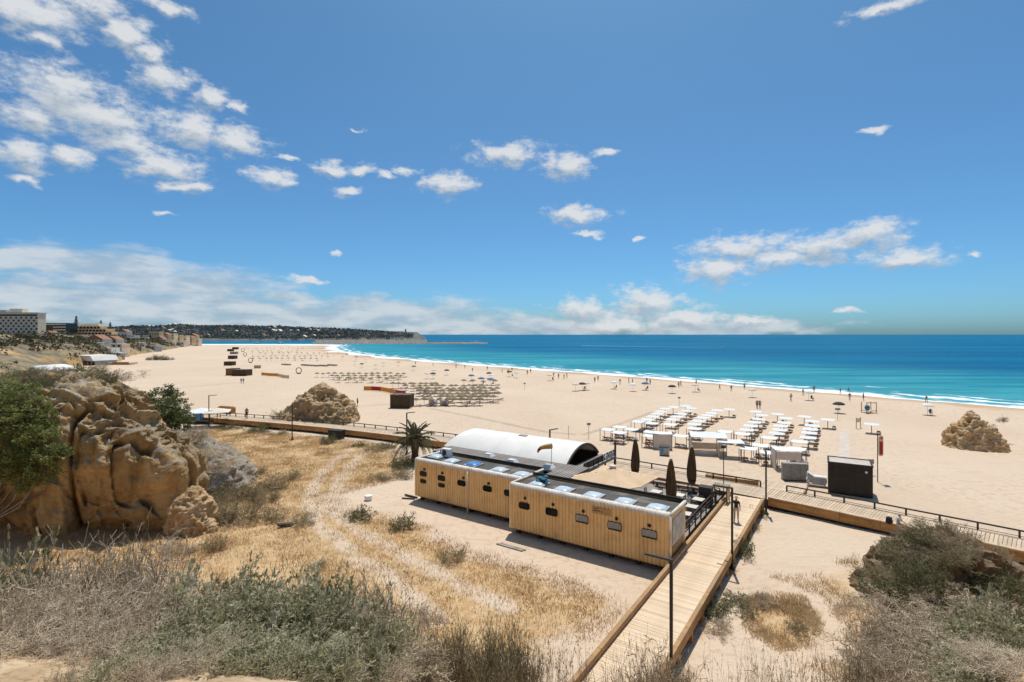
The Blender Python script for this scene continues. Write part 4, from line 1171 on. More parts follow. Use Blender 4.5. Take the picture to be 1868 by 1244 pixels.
def proto(nm, args, tm, lm):
    (tv, tf), (lv, lf) = shrub(*args)
    return (np_mesh(nm + '_twigs', tv, tf, [tm]), np_mesh(nm + '_leaves', lv, lf, [lm]))
PR = {
 'grey':  [proto('grey', (s, 1.0, .9, 34, 420, 1500, 1500, .055, .4, 1.1, .0085, .02, .32, .2), TWIG_G, LEAF_T) for s in (1, 2, 3)],
 'green': [proto('green', (s, 1.0, .9, 30, 300, 1000, 9000, .066, .45, 1.0, .006, .06, .25, .5), TWIG_G, LEAF_G) for s in (4, 5, 6)],
 'olive': [proto('olive', (s, .85, .75, 40, 420, 1100, 3200, .06, .22, .7, .0055, .16, .2, 1.0), TWIG_B, LEAF_O) for s in (7, 8)],
 'stalk': [proto('stalk', (s, 1.0, .6, 13, 80, 130, 500, .035, .6, .6, .006, .12, .18, .6), TWIG_B, LEAF_T) for s in (9, 10)],
 'dome':  [proto('dome', (s, 1.0, 1.0, 30, 240, 700, 2600, .085, .3, 1.5, .008, .08, .3, .7), TWIG_B, LEAF_O) for s in (12, 13)],
 'lush':  [proto('lush', (s, 1.0, 1.0, 30, 240, 700, 3800, .09, .36, 1.5, .008, .05, .3, .6), TWIG_B, LEAF_D) for s in (14, 15)],
 'mat':   [proto('mat', (s, 1.0, 1.0, 34, 260, 800, 2400, .08, .4, 1.8, .009, .0, .35, .4), TWIG_G, LEAF_T) for s in (16, 17)],
}
def tz(x, y): return float(terrain(np.array([x]), np.array([y]))[0])
GROUPN = {'grey': 'grey twiggy shrubs', 'green': 'sage green shrubs', 'olive': 'upright olive shrubs', 'stalk': 'dry stalky weeds', 'dome': 'low field scrub', 'lush': 'green bushes', 'mat': 'dead grey brush'}
pcount = {}
def plant(kind, x, y, h, w, label, z=None, seed=None):
    k = pcount.get(kind, 0); pcount[kind] = k + 1
    me = PR[kind][k % len(PR[kind])]
    e = empty({'grey': 'twiggy_shrub', 'green': 'sage_shrub', 'olive': 'olive_shrub', 'stalk': 'dry_weed', 'dome': 'scrub_bush', 'lush': 'green_bush', 'mat': 'dead_brush'}[kind], label, 'shrub',
              (x, y, (tz(x, y) if z is None else z) - .05), rnd.uniform(0, 6.28), GROUPN[kind])
    e.scale = (w, w, h)
    put('twigs', me[0], e); put('leaves', me[1], e)
    return e
def fg(kind, px, ptop, Y, wpx, label):
    """shrub on the near slope: column and top row of the photo at distance Y"""
    x = (px - 934) / F * Y
    zb = tz(x, Y); zt = CH - (ptop - HZ) / F * Y
    h = max(zt - zb, .5)
    plant(kind, x, Y, h * .95, wpx / F * Y * .5 / .95, label)
FG = [('grey', 1850, 1222, 15.4, 140), ('green', 1795, 1230, 15.4, 110), ('green', 200, 1205, 9.6, 120), ('grey', 280, 1215, 9.3, 120), ('grey', 1835, 1215, 16.4, 120), ('green', 1760, 1220, 16.2, 120), ('grey', 1660, 1225, 16.2, 110), ('grey', 120, 1215, 9.4, 60),
      ('grey', 20, 1150, 11.6, 150), ('grey', 95, 1145, 11.8, 140), ('grey', 170, 1150, 11.5, 150), ('grey', 235, 1150, 11.6, 140), ('green', 330, 1190, 10.0, 140), ('green', 450, 1200, 9.7, 140), ('green', 540, 1205, 9.6, 140), ('grey', 690, 1190, 10.6, 120),
      ('green', 300, 1170, 10.6, 130), ('green', 400, 1175, 10.4, 150), ('green', 480, 1180, 10.2, 150), ('green', 570, 1180, 10.3, 150), ('green', 650, 1185, 10.6, 130), ('grey', 255, 1165, 11.0, 130), ('stalk', 100, 1175, 11.3, 60), ('green', 610, 1200, 9.8, 130), ('grey', 370, 1195, 9.9, 110),
      ('grey', 30, 1030, 14.5, 210), ('grey', 130, 990, 15.5, 230), ('grey', 240, 1010, 15.0, 220), ('grey', 75, 1060, 13.0, 220), ('grey', 190, 1050, 13.5, 230), ('grey', 300, 1065, 13.2, 190),
      ('green', 5, 1000, 15.6, 150), ('olive', 210, 985, 16.2, 150), ('grey', 265, 1105, 12.2, 190), ('grey', 150, 1110, 12.3, 180),('grey', 40, 1105, 12.4, 170),
      ('green', 390, 1060, 13.6, 200), ('green', 470, 1075, 13.0, 210), ('green', 560, 1085, 12.8, 210), ('green', 420, 1110, 12.0, 210), ('green', 520, 1125, 11.6, 210), ('green', 620, 1110, 12.2, 190),
      ('grey', 600, 1060, 14.2, 170), ('grey', 680, 1075, 14.0, 170), ('green', 680, 1150, 11.9, 170), ('green', 340, 1150, 11.2, 170), ('grey', 450, 1045, 14.8, 140), ('grey', 345, 1055, 14.2, 150),
      ('stalk', 730, 1090, 13.4, 120), ('stalk', 660, 1110, 11.8, 110), ('olive', 815, 1122, 14.3, 130), ('olive', 925, 1112, 14.6, 130), ('olive', 868, 1160, 13.6, 130), ('olive', 955, 1160, 13.8, 120),
      ('grey', 745, 1150, 12.8, 130), ('stalk', 1010, 1160, 14.8, 90), ('stalk', 1055, 1165, 15.0, 90), ('olive', 775, 1185, 12.8, 120), ('olive', 900, 1195, 12.9, 130), ('stalk', 1120, 1175, 15.3, 60),
      ('grey', 1205, 1165, 16.6, 120), ('olive', 1225, 1190, 16.2, 110), ('grey', 1180, 1195, 16.0, 110), ('stalk', 1330, 1180, 16.6, 80), ('stalk', 1395, 1175, 16.8, 90), ('stalk', 1450, 1170, 16.9, 90), ('stalk', 1520, 1180, 16.8, 90),
      ('grey', 1625, 1145, 19.5, 130), ('grey', 1690, 1125, 20.4, 170), ('grey', 1770, 1125, 20.0, 160), ('green', 1850, 1105, 19.8, 150), ('grey', 1640, 1170, 18.4, 150), ('green', 1830, 1140, 18.2, 170), ('grey', 1730, 1165, 18.3, 170),
      ('olive', 1570, 1185, 17.8, 110), ('green', 1785, 1190, 17.3, 150), ('grey', 1690, 1205, 17.2, 140), ('grey', 1860, 1190, 17.2, 120), ('grey', 1640, 1120, 21.2, 100), ('grey', 1815, 1100, 21.6, 130)]
kn = {'grey': 'grey leafless shrub', 'green': 'sage leafy shrub', 'olive': 'upright olive shrub', 'stalk': 'dry stalky weed'}
cnt = {}
for kind, px, pt_, Y, w in sorted(FG, key=lambda q: q[1]):
    side = 'left-hand' if px < 700 else ('bottom middle' if px < 1130 else 'bottom right')
    i = cnt.get((kind, side), 0); cnt[(kind, side)] = i + 1
    fg(kind, px, pt_, Y, w, '%s, %s from left in the %s clump on the near slope' % (kn[kind], nth(i), side))

# scrub and bushes on the field and by the boardwalks (photo pixel of the foot, width in pixels, height in metres)
FIELD = [('lush', 655, 945, 44, .9, 'dark green bush at the edge of the bare sand'), ('lush', 737, 962, 40, .85, 'dark green bush between dry grass and bare sand'), ('dome', 822, 1015, 56, .7, 'grey-brown scrub at the tip of the grass field'),
    ('dome', 388, 905, 62, 1.3, 'olive scrub touching the foot of the cliff rock'), ('lush', 362, 885, 40, 1.5, 'dark green bush tucked against the marl mound'), ('dome', 425, 915, 74, 1.2, 'large olive scrub in the hollow below the rock'),
    ('dome', 462, 905, 64, 1.2, 'olive scrub in the hollow, upper of its pair'), ('dome', 440, 945, 74, 1.2, 'olive scrub in the hollow, front row middle'), ('dome', 395, 950, 66, 1.2, 'olive scrub in the hollow, front row by rock'),
    ('dome', 485, 948, 58, 1.0, 'olive scrub in the hollow, front row farthest from rock'), ('mat', 405, 960, 50, .7, 'dead grey brush in front of the hollow scrub'), ('dome', 500, 890, 50, .9, 'brown scrub beside the hollow, right of olive patch'),
    ('dome', 545, 955, 52, .7, 'dull scrub beside the dark driftwood'), ('dome', 490, 915, 40, .7, 'small scrub between hollow and track'), ('dome', 465, 862, 40, .7, 'brown bush on the grass below the mound'), ('dome', 525, 870, 46, .6, 'brown bush on the grass beyond the hollow'),
    ('dome', 690, 872, 40, .6, 'brown bush on the bare sand edge near container'), ('dome', 735, 868, 36, .8, 'dark bush just left of the far container'), ('lush', 735, 850, 44, 1.1, 'dark bush around the foot of the palm'),
    ('lush', 470, 784, 40, .8, 'green bush below the far promenade, left of pair'), ('lush', 600, 806, 30, .9, 'green bush under the black bin'), ('dome', 690, 818, 46, .7, 'grey-green bush on white sand left of palm'), ('lush', 655, 812, 20, .6, 'small green bush on white sand by promenade'),
    ('lush', 705, 815, 24, .6, 'small green bush nearest the palm'), ('dome', 505, 790, 36, .5, 'brown bush below the far promenade'), ('lush', 420, 780, 36, .6, 'small bush below the promenade near the cliff rock'),
    ('lush', 1353, 1010, 40, .9, 'grey-green bush beside the boardwalk by the middle lamp'), ('lush', 1380, 938, 26, .8, 'bush at the boardwalk corner lamp'), ('dome', 1372, 962, 26, .6, 'small bush along the boardwalk edge'), ('dome', 1360, 980, 22, .4, 'tiny tuft along the boardwalk edge'),
    ('lush', 1335, 1102, 70, .45, 'dark green creeping bush on sand right of boardwalk'), ('lush', 1288, 1116, 56, .55, 'dark green creeping bush against the boardwalk side'), ('mat', 1385, 1095, 50, .5, 'dark grey brush beside the green creeper'),
    ('mat', 1308, 1143, 46, .5, 'silvery dead brush on sand near the boardwalk'), ('dome', 1462, 1150, 44, .5, 'small olive bush in the round dry grass patch'), 
    ('dome', 390, 1005, 40, .8, 'brown weed clump at the foot of the cliff rock'), ('mat', 330, 1005, 60, .8, 'dead brush under the cliff rock'), ('dome', 575, 1030, 40, .4, 'low dry brush on the track'), ('mat', 770, 1125, 60, .5, 'low grey brush on the grass slope'),
    ('dome', 1580, 1165, 60, .6, 'low scrub left of the earth mound'), ('dome', 1330, 1040, 26, .3, 'weeds round the foot of the middle lamp')]
for kind, px, py, w, h, lab in FIELD:
    x, y = W(px, py, .1)
    plant(kind, x, y, h, w / F * y * .5, lab)
# scrub growing on the rocks
def on_surface(V, x, y):
    d = (V[:, 0] - x) ** 2 + (V[:, 1] - y) ** 2
    i = np.argsort(d)[:12]
    return float(V[i, 2].max())
def on_px(kind, px, py, Y, w, h, lab):
    x = (px - 934) / F * Y; plant(kind, x, Y, h, w / F * Y * .5, lab, z=CH - (py - HZ) / F * Y)
for a in [('dome', 1705, 975, 27.0, 70, .6, 'brown scrub on the crest of the earth mound'), ('dome', 1745, 990, 26.8, 60, .7, 'brown scrub just right of the mound crest'), ('dome', 1640, 1020, 25.8, 60, .7, 'brown scrub on the left shoulder of the mound'),
          ('dome', 1605, 1055, 25.0, 80, .8, 'brown scrub low on the left side of the mound'), ('lush', 1688, 1075, 22.9, 70, 1.1, 'fresh green bush on the front of the earth mound'), ('lush', 1612, 1085, 23.2, 70, .8, 'green bush left of the brighter mound bush'),
          ('dome', 1790, 1030, 26.0, 70, .9, 'scrub on the right shoulder of the mound'), ('lush', 1815, 1085, 24.0, 90, 1.0, 'dark green bush low on the right of the mound'), ('dome', 1852, 1085, 25.5, 80, 1.0, 'brown scrub at the right foot of the mound'),
          ('mat', 1700, 1120, 21.6, 150, .6, 'silvery dead branches in front of the mound'), ('mat', 1790, 1125, 21.4, 140, .6, 'silvery dead branches at the right front of the mound'), ('mat', 1620, 1125, 21.4, 110, .6, 'silvery dead branches at the left front of the mound'),
          ('dome', 1725, 1020, 24.6, 70, .7, 'dry scrub in the gully of the mound'), ('dome', 1670, 1040, 24.4, 60, .7, 'dry scrub above the green mound bush'),
          ('lush', 630, 768, 80.5, 30, 2.4, 'dark bush on the right flank of the tan crag'), ('dome', 540, 768, 79, 60, 1.6, 'olive scrub on the left foot of the tan crag'), ('lush', 575, 776, 76.5, 60, 1.0, 'green bush at the front of the tan crag'), ('lush', 610, 774, 76.5, 36, 1.1, 'green bush beside the standing boulder'), ('dome', 515, 763, 80, 40, 1.1, 'olive scrub trailing left from the tan crag'),
          ('lush', 1797, 790, 62.5, 24, 1.0, 'dark bush in the middle of the lone sea rock'), ('dome', 1748, 790, 63.5, 14, .6, 'small dark bush on the left side of the sea rock'), ('dome', 1828, 768, 64.5, 14, .6, 'small dark bush on the right shoulder of the sea rock'),
          ('mat', 130, 690, 42.5, 100, .9, 'dry grey brush on top of the cliff rock, left'), ('dome', 40, 700, 42.5, 120, 1.0, 'brown scrub along the top of the cliff rock'), ('mat', 200, 690, 42, 70, .8, 'dry grey brush by the summit of the cliff rock'),
          ('mat', 375, 830, 42.5, 70, .8, 'grey dead brush on top of the marl mound'), ('mat', 345, 800, 44, 60, 1.2, 'silvery brush below the round green tree'), ('mat', 400, 850, 43, 60, .5, 'grey dead brush low on the marl mound'), ('mat', 60, 690, 44, 90, .8, 'dry tan brush at the top left of the rock')]:
    on_px(*a)

# tufts rooted all over the earth mound and along the top of the cliff rock
def tufts(Vr, n, sel, kinds, hr, wr, fmt, seed):
    r_ = np.random.default_rng(seed); c = Vr[sel(Vr)]; c = c[r_.permutation(len(c))]
    out = []
    for p in c:
        if all((p[0] - q[0]) ** 2 + (p[1] - q[1]) ** 2 > (wr * 1.1) ** 2 for q in out): out.append(p)
        if len(out) == n: break
    for i, p in enumerate(sorted(out, key=lambda q: q[0] / q[1])):
        plant(kinds[i % len(kinds)], float(p[0]), float(p[1]), r_.uniform(*hr), wr * r_.uniform(.7, 1.2), fmt % nth(i), z=float(p[2]) - .1)
tufts(MV, 22, lambda v: (v[:, 1] < 27.2) & (v[:, 2] > .6), ['dome', 'lush', 'dome', 'mat'], (.4, .75), .55, '%s scrub tuft from the left growing on the earth mound', 3)
tufts(BRV, 26, lambda v: (v[:, 2] > 8.9) & (v[:, 1] < 42) & (v[:, 0] > -46), ['dome', 'mat', 'dome', 'lush'], (.5, .9), .75, '%s scrub tuft from the left along the cliff rock top', 4)

# leafy trees hugging the cliff rock
def crown_mesh(nm, blobs, n, size, asp, mtl, seed, up=.3):
    """leaves spread through uneven clumps; blobs are (x, y, z, r)"""
    global rng
    rng = np.random.default_rng(seed)
    B = np.array(blobs, float)
    # break every clump into small sprays so that gaps and tufts show
    pts = []
    wts = B[:, 3] ** 2; wts /= wts.sum()
    m = n // 26
    i = rng.choice(len(B), m, p=wts)
    d = unit(rng.normal(0, 1, (m, 3)))
    c = B[i, :3] + d * (B[i, 3] * rng.uniform(.5, 1.05, m))[:, None] * np.array([1, 1, .85])
    p = np.repeat(c, 26, 0) + rng.normal(0, 1, (m * 26, 3)) * np.array([.2, .2, .13]) * (B[:, 3].mean() * .42 + .1)
    v, f = leaf_mesh(p, size, asp, up, .35)
    return np_mesh(nm, v, f, [mtl])
def limbs_mesh(nm, base, blobs, r, mtl, seed):
    global rng
    rng = np.random.default_rng(seed)
    B = np.array(blobs, float)
    segs = [[], [], [], []]
    for b in B:
        p0 = np.array(base, float); p1 = b[:3]
        mid = (p0 + p1) / 2 + rng.normal(0, .25, 3) * np.linalg.norm(p1 - p0) * .3
        P = np.stack([p0, p0 * .6 + mid * .4, mid, mid * .4 + p1 * .6, p1])[None]
        s = pts_to_segs(P, r, r * .25)
        for k in range(4): segs[k].append(s[k])
        tips = np.repeat(p1[None], 10, 0)
        P = walk(tips, unit(rng.normal(0, 1, (10, 3))), np.full(10, b[3] * .9), 3, .3, .05)
        s = pts_to_segs(P, r * .25, r * .06)
        for k in range(4): segs[k].append(s[k])
    v, f = seg_mesh(*[np.concatenate(s) for s in segs])
    return np_mesh(nm, v, f, [mtl])
def bush_tree(name, label, base, blobs, n, size, mtl, seed, asp=.45, r=.12):
    e = empty(name, label, 'tree', base)
    rel = [(b[0] - base[0], b[1] - base[1], b[2] - base[2], b[3]) for b in blobs]
    put('crown', crown_mesh('crown', rel, n, size, asp, mtl, seed), e)
    put('trunk', limbs_mesh('trunk', (0, 0, -.3), rel, r, TWIG_B, seed + 1), e)
def pb(px, py, Y, rpx): return ((px - 934) / F * Y, Y, CH - (py - HZ) / F * Y, rpx / F * Y)
bush_tree('round_tree', 'dense dark green rounded tree behind the cliff rock shoulder', (-31.0, 47.5, 2.2),
          [pb(275, 740, 47.5, 24), pb(298, 725, 48, 26), pb(322, 738, 47.5, 24), pb(300, 752, 46.5, 30), pb(335, 765, 47, 20), pb(290, 780, 46.5, 28), pb(322, 790, 46.5, 24), pb(345, 790, 47, 14), pb(305, 768, 46, 26), pb(315, 712, 48.5, 14)],
          15000, .17, LEAF_D, 71)
bush_tree('bright_tree', 'bright green leafy tree against the dark left face of the rock', (-34.2, 33.0, 1.5),
          [pb(20, 720, 33.5, 40), pb(55, 745, 33.0, 34), pb(15, 780, 32.5, 42), pb(70, 790, 32.5, 30), pb(95, 830, 32.3, 26), pb(45, 835, 32.3, 34), pb(10, 850, 32.2, 34), pb(110, 822, 32.5, 16), pb(75, 860, 32.2, 26), pb(40, 880, 32.2, 22), pb(-40, 760, 33, 60), pb(-30, 850, 33, 55), pb(85, 765, 33.2, 16)],
          30000, .17, LEAF_Y, 81)

# palm
PX, PY = W(757, 842)
palm = empty('palm_tree', 'short palm tree beside the far container', 'palm', (PX, PY, 0))
m = MB(); m.csm = True
prof = [(.46, -.1), (.42, .3), (.38, .7), (.36, 1.1), (.42, 1.5), (.5, 1.85), (.34, 2.2)]
m.lathe(prof, 12); m.build('trunk', mat('palm_trunk', (.13, .085, .05), (.07, .045, .028), 5, .95, .9, 18, stretch=(1, 1, 4)), palm)
PALML = mat('palm_leaflet', (.12, .125, .055), (.20, .18, .09), 1.5, .6, var=.15, sss=.15)
def frond(seed, L, droop, dry=False):
    r_ = np.random.default_rng(seed)
    k = 16; t = np.linspace(0, 1, k)
    x = L * (t - .12 * droop * t ** 3); z = L * (.62 * t - (.55 + .55 * droop) * t ** 2)
    P = np.stack([x, np.zeros(k), z], 1)
    v0, f0 = seg_mesh(P[:-1], P[1:], np.linspace(.035, .01, k - 1), np.linspace(.033, .008, k - 1))
    LV = []
    for s in (-1, 1):
        for i in range(46):
            u = .16 + .84 * i / 45
            p = np.array([np.interp(u, t, x), 0, np.interp(u, t, z)]); p2 = np.array([np.interp(min(u + .05, 1), t, x), 0, np.interp(min(u + .05, 1), t, z)])
            d = (p2 - p) / (np.linalg.norm(p2 - p) + 1e-9) if u < .97 else np.array([.8, 0, -.6])
            ll = L * .2 * math.sin(math.pi * (.12 + .8 * u)) * r_.uniform(.8, 1.15)
            dr = d * .75 + np.array([0, s * .75, .18 - .3 * u + r_.uniform(-.15, .15)]); dr /= np.linalg.norm(dr)
            w = np.array([.0, 0, .035]) + d * .03
            LV += [p, p + dr * ll * .5 + w, p + dr * ll, p + dr * ll * .5 - w]
    v1 = np.array(LV); f1 = np.arange(len(v1)).reshape(-1, 4)
    return np_mesh('frond', np.concatenate([v0, v1]), np.concatenate([f0, f1 + len(v0)]), [PALML])
fm = [frond(100 + i, 2.5, d) for i, d in enumerate((.1, .45, .8, 1.15, 1.5))]
for i in range(46):
    lev = i / 45
    o = put('frond', fm[min(4, int(lev * 5))], palm, (0, 0, 2.05 - .25 * lev), i * 2.39996)
    o.rotation_euler = (0, R(-58 + 66 * lev + rnd.uniform(-6, 6)), i * 2.39996)
    o.scale = (1.0 + .1 * rnd.random(),) * 3

# dry grass of the field: far too many blades to count
def grass(name, label, n, poly, hgt, wid, mtl, seed, dens=None, blades=7, spread=.14, keep_bare=True):
    r_ = np.random.default_rng(seed)
    P = np.array(poly); lo, hi = P.min(0), P.max(0)
    pts = r_.uniform(lo, hi, (n * 6, 2))
    pts = pts[poly_sd(pts[:, 0], pts[:, 1], poly) < -.1]
    cl = fbm(P3(pts[:, 0], pts[:, 1], 0, .55), 4, seed)
    kp = r_.uniform(0, 1, len(pts)) < sst(cl, .36, .62)
    if keep_bare:
        kp &= r_.uniform(0, 1, len(pts)) < .35 + .65 * sst(np.minimum(line_d(pts[:, 0], pts[:, 1], BAREPATH), line_d(pts[:, 0], pts[:, 1], BAREPATH2)), .4, 1.5)
    vis = (pts[:, 1] > 13) & (np.abs(pts[:, 0]) < pts[:, 1] * 1.08)
    pts = pts[kp & vis][:n]
    z = terrain(pts[:, 0], pts[:, 1])
    m = len(pts)
    b = np.repeat(np.stack([pts[:, 0], pts[:, 1], z - .02], 1), blades, 0)
    q = len(b)
    b[:, :2] += r_.normal(0, spread, (q, 2))
    a = r_.uniform(0, 6.283, q)
    ln = r_.normal(0, .45, (q, 2)); h = hgt * r_.uniform(.5, 1.3, q)
    tip = b + np.stack([ln[:, 0] * h, ln[:, 1] * h, h], 1)
    w = np.stack([np.cos(a), np.sin(a), np.zeros(q)], 1) * wid * .5
    V = np.stack([b - w, b + w, tip], 1).reshape(-1, 3)
    me = np_mesh(name, V, np.arange(len(V)).reshape(-1, 3), [mtl])
    tag(put(name, me), label, 'grass', None, 'stuff')
GOLD = mat('golden_dry_grass', (.64, .415, .19), (.51, .31, .13), .25, .9, sss=.4, spec=.1, world=True)
PALEG = mat('pale_dry_grass', (.64, .49, .29), (.50, .36, .2), .3, .9, sss=.4, spec=.1, world=True)
BRNG = mat('brown_dry_grass', (.40, .27, .145), (.29, .195, .105), .3, .9, sss=.35, spec=.1, world=True)
grass('dry_grass', 'golden dry grass over the field left of the bar', 19000, GRASSPOLY, .16, .032, GOLD, 5, spread=.24)
grass('dry_grass', 'brown weedy grass in patches over the field', 4500, GRASSPOLY, .17, .04, BRNG, 6, spread=.25)
grass('dry_grass', 'pale straw grass scattered over the field', 9000, GRASSPOLY, .22, .03, PALEG, 7, spread=.3, keep_bare=False)
grass('dry_grass', 'brown dry grass in the round patch beside the boardwalk', 1100, GRASS2, .2, .03, PALEG, 8, keep_bare=False, spread=.12)
grass('dry_grass', 'pale thin grass on the sand left of the earth mound', 900, GRASS3, .25, .03, PALEG, 9, keep_bare=False, blades=5)
SLOPEP = [(-18, 9), (-18, 22), (-9, 22), (-4, 19.5), (0, 17.5), (2, 16), (2, 9)]
grass('dry_grass', 'pale dry grass on the near slope among the shrubs', 3500, SLOPEP, .45, .018, PALEG, 10, keep_bare=False, blades=9, spread=.16)
SLOPER = [(8, 16), (11, 18), (15, 22), (26, 23), (26, 16)]
grass('dry_grass', 'pale dry grass on the near right slope', 1500, SLOPER, .4, .02, PALEG, 12, keep_bare=False, blades=8, spread=.16)
# driftwood and litter on the field
for px, py, s, lab in ((502, 895, .9, 'short grey driftwood plank on the dry grass'), (520, 962, 1.0, 'dark broken crate lying in the dry grass')):
    x, y = W(px, py); m = MB(); m.box((0, 0, .16), (1.0 * s, .32, .12), .5, .1, .18); m.box((.1, -.1, .08), (.8 * s, .3, .1), .1, -.1, .1)
    tag(m.build('driftwood', DARK if s == 1 else SLATG, None, (x, y, tz(x, y)), .3), lab, 'driftwood')
x, y = W(672, 912); tag(MB().lathe([(.0, .42), (.3, .4), (.33, .3), (.26, 0)], 14).build('white_tub', WHITEP, None, (x, y, tz(x, y))), 'upturned white tub beside the green bush', 'tub')
x, y, _ = K(-9.6, -1.9); m = MB(); m.bb(-1.0, 1.0, -.14, .02, .02, .07); m.bb(-.8, 1.1, .06, .2, .02, .07); tag(m.build('loose_boards', SLATG, None, (x, y, tz(x, y)), KR), 'two loose grey boards on sand before the near container', 'boards')
x, y, _ = K(-22.1, 1.7); m = MB(); m.bb(-.7, .7, -.08, .08, .05, .14); m.box((.2, -.5, .06), (1.1, .12, .08), .4); tag(m.build('loose_boards', DARK, None, (x, y, tz(x, y)), KR), 'dark loose timbers at the corner of the far container', 'boards')

# ------------------------------------------------------------------ beach furniture
def hut(label, px, py, wpx, hpx, dep, rz, wall, roofm, door=True, cat='kiosk', group=None, name='beach_kiosk', over=.12, flat=True):
    x, y = W(px, py); w = wpx / F * y; h = hpx / F * y
    e = empty(name, label, cat, (x, y + dep / 2, tz(x, y)), rz, group)
    m = MB(); m.bb(-w / 2, w / 2, -dep / 2, dep / 2, .06, h)
    for sx in (-1, 1):
        for sy in (-1, 1): m.bb(sx * w / 2 - .05, sx * w / 2 + .05, sy * dep / 2 - .05, sy * dep / 2 + .05, 0, h)
    m.build('wall', wall, e)
    m = MB()
    m.bb(-w / 2 - over, w / 2 + over, -dep / 2 - over, dep / 2 + over, h + .003, h + .1)
    m.build('roof', roofm, e)
    if door:
        m = MB(); m.bb(-w * .32, -w * .02, -dep / 2 - .05, -dep / 2 - .003, .1, h * .82); m.build('door', wall, e)
        m = MB(); m.bb(w * .08, w * .42, -dep / 2 - .05, -dep / 2 - .003, h * .38, h * .8); m.build('shutter', wall, e)
    m = MB(); m.bb(-w / 2 - .25, w / 2 + .25, -dep / 2 - .3, dep / 2 + .1, -.1, .06); m.build('base', PALE, e)
    return e, w, h
hut('dark brown square hut beside the red and yellow windbreak', 731, 744, 36, 24, 2.6, R(-6), BROWNW, ROOFG)
hut('twin brown kiosk nearest, below the row of far kiosks', 437, 685, 26, 11, 3.5, R(-4), BROWNW, ROOFG)
hut('orange-fronted kiosk attached behind the nearest far kiosk', 420, 684, 15, 12, 3.5, R(-4), mat('orange_board', (.28, .135, .04), (.2, .09, .03), 3, .8), ROOFG, False)
for px, py, w, h, lab in ((416, 666, 15, 7, 'dark far kiosk, second from the viewer'), (422, 654, 12, 6, 'dark far kiosk, third from the viewer'), (425, 645, 11, 4, 'pale far kiosk, fourth from the viewer'), (419, 640, 9, 4, 'dark far kiosk, fifth from the viewer'), (428, 636.5, 9, 4, 'dark far kiosk at the end of the row')):
    hut(lab, px, py, w, h, 3.0, 0, BROWNW if 'dark' in lab else GREYW, ROOFG, group='far beach kiosks')
# black kiosk container beyond the promenade
e = empty('black_kiosk', 'matt black kiosk container with pale roof on the beach', 'kiosk', K(6.6, 22.6), KR + R(3))
m = MB(); m.bb(0, 3.15, 0, 2.5, .08, 2.62); m.build('wall', mat('black_panel', (.016, .012, .010), (.024, .018, .015), 2, .45, dirt=(.05, .035, .025), dirt_amt=.5), e)
m = MB(); m.bb(.1, 3.05, .1, 2.4, 2.625, 2.66); m.build('roof', mat('pale_roof_felt', (.55, .47, .40), (.46, .38, .31), 2, .8), e)
m = MB(); m.bb(-.04, 3.19, -.04, .09, 2.6, 2.72); m.bb(-.04, 3.19, 2.41, 2.54, 2.6, 2.72); m.bb(-.04, .09, .09, 2.41, 2.6, 2.72); m.bb(3.06, 3.19, .09, 2.41, 2.6, 2.72); m.build('roof_trim', BLACK, e)
m = MB(); m.cyl((2.7, -.05, 2.15), (2.7, -.003, 2.15), .1, n=10); m.build('lamp', WHITEP, e)
m = MB(); m.bb(1.0, 1.02, -.012, -.002, .2, 2.5); m.bb(2.05, 2.07, -.012, -.002, .2, 2.5); m.build('panel_joint', DARK, e)
m = MB(); m.bb(.1, 3.0, .1, 2.4, -.1, .08); m.build('base', DARK, e)
# lounger
LFR = mat('lounger_frame', (.72, .70, .66), (.62, .60, .56), 4, .6)
LMT = mat('lounger_mattress', (.34, .30, .26), (.26, .23, .2), 4, .8, var=.2)
LFD = mat('dark_lounger_frame', (.10, .085, .07), (.07, .06, .05), 4, .6)
def lounger_proto(fr, mt):
    f = MB(); f.bb(-.32, -.27, -.95, .95, .26, .32); f.bb(.27, .32, -.95, .95, .26, .32); f.bb(-.27, .27, -.95, -.9, .26, .32)
    l = MB().bb(-.025, .025, -.025, .025, 0, .27)
    s = MB().bb(-.27, .27, -.92, .35, .32, .40)
    b = MB(); b.box((0, .62, .55), (.54, .72, .08), rx=R(32))
    return f.mesh('frame', fr), l.mesh('leg', fr), s.mesh('mattress', mt), b.mesh('backrest', mt)
LP = {'white': lounger_proto(LFR, LFR), 'orange': lounger_proto(LFR, ORANGE), 'grey': lounger_proto(LFR, LMT), 'dark': lounger_proto(LFD, LMT)}
def lounger(kind, x, y, rz, label, group):
    e = empty('sun_lounger', label, 'sun lounger', (x, y, tz(x, y)), rz, group, scale=.72)
    f, l, s, b = LP[kind]
    put('frame', f, e); put('mattress', s, e); put('backrest', b, e)
    for sx in (-.29, .29):
        for sy in (-.8, .75): put('leg', l, e, (sx, sy, 0))
SEAR = math.atan2(-.79, .61) + math.pi / 2 + math.pi  # loungers look out to sea
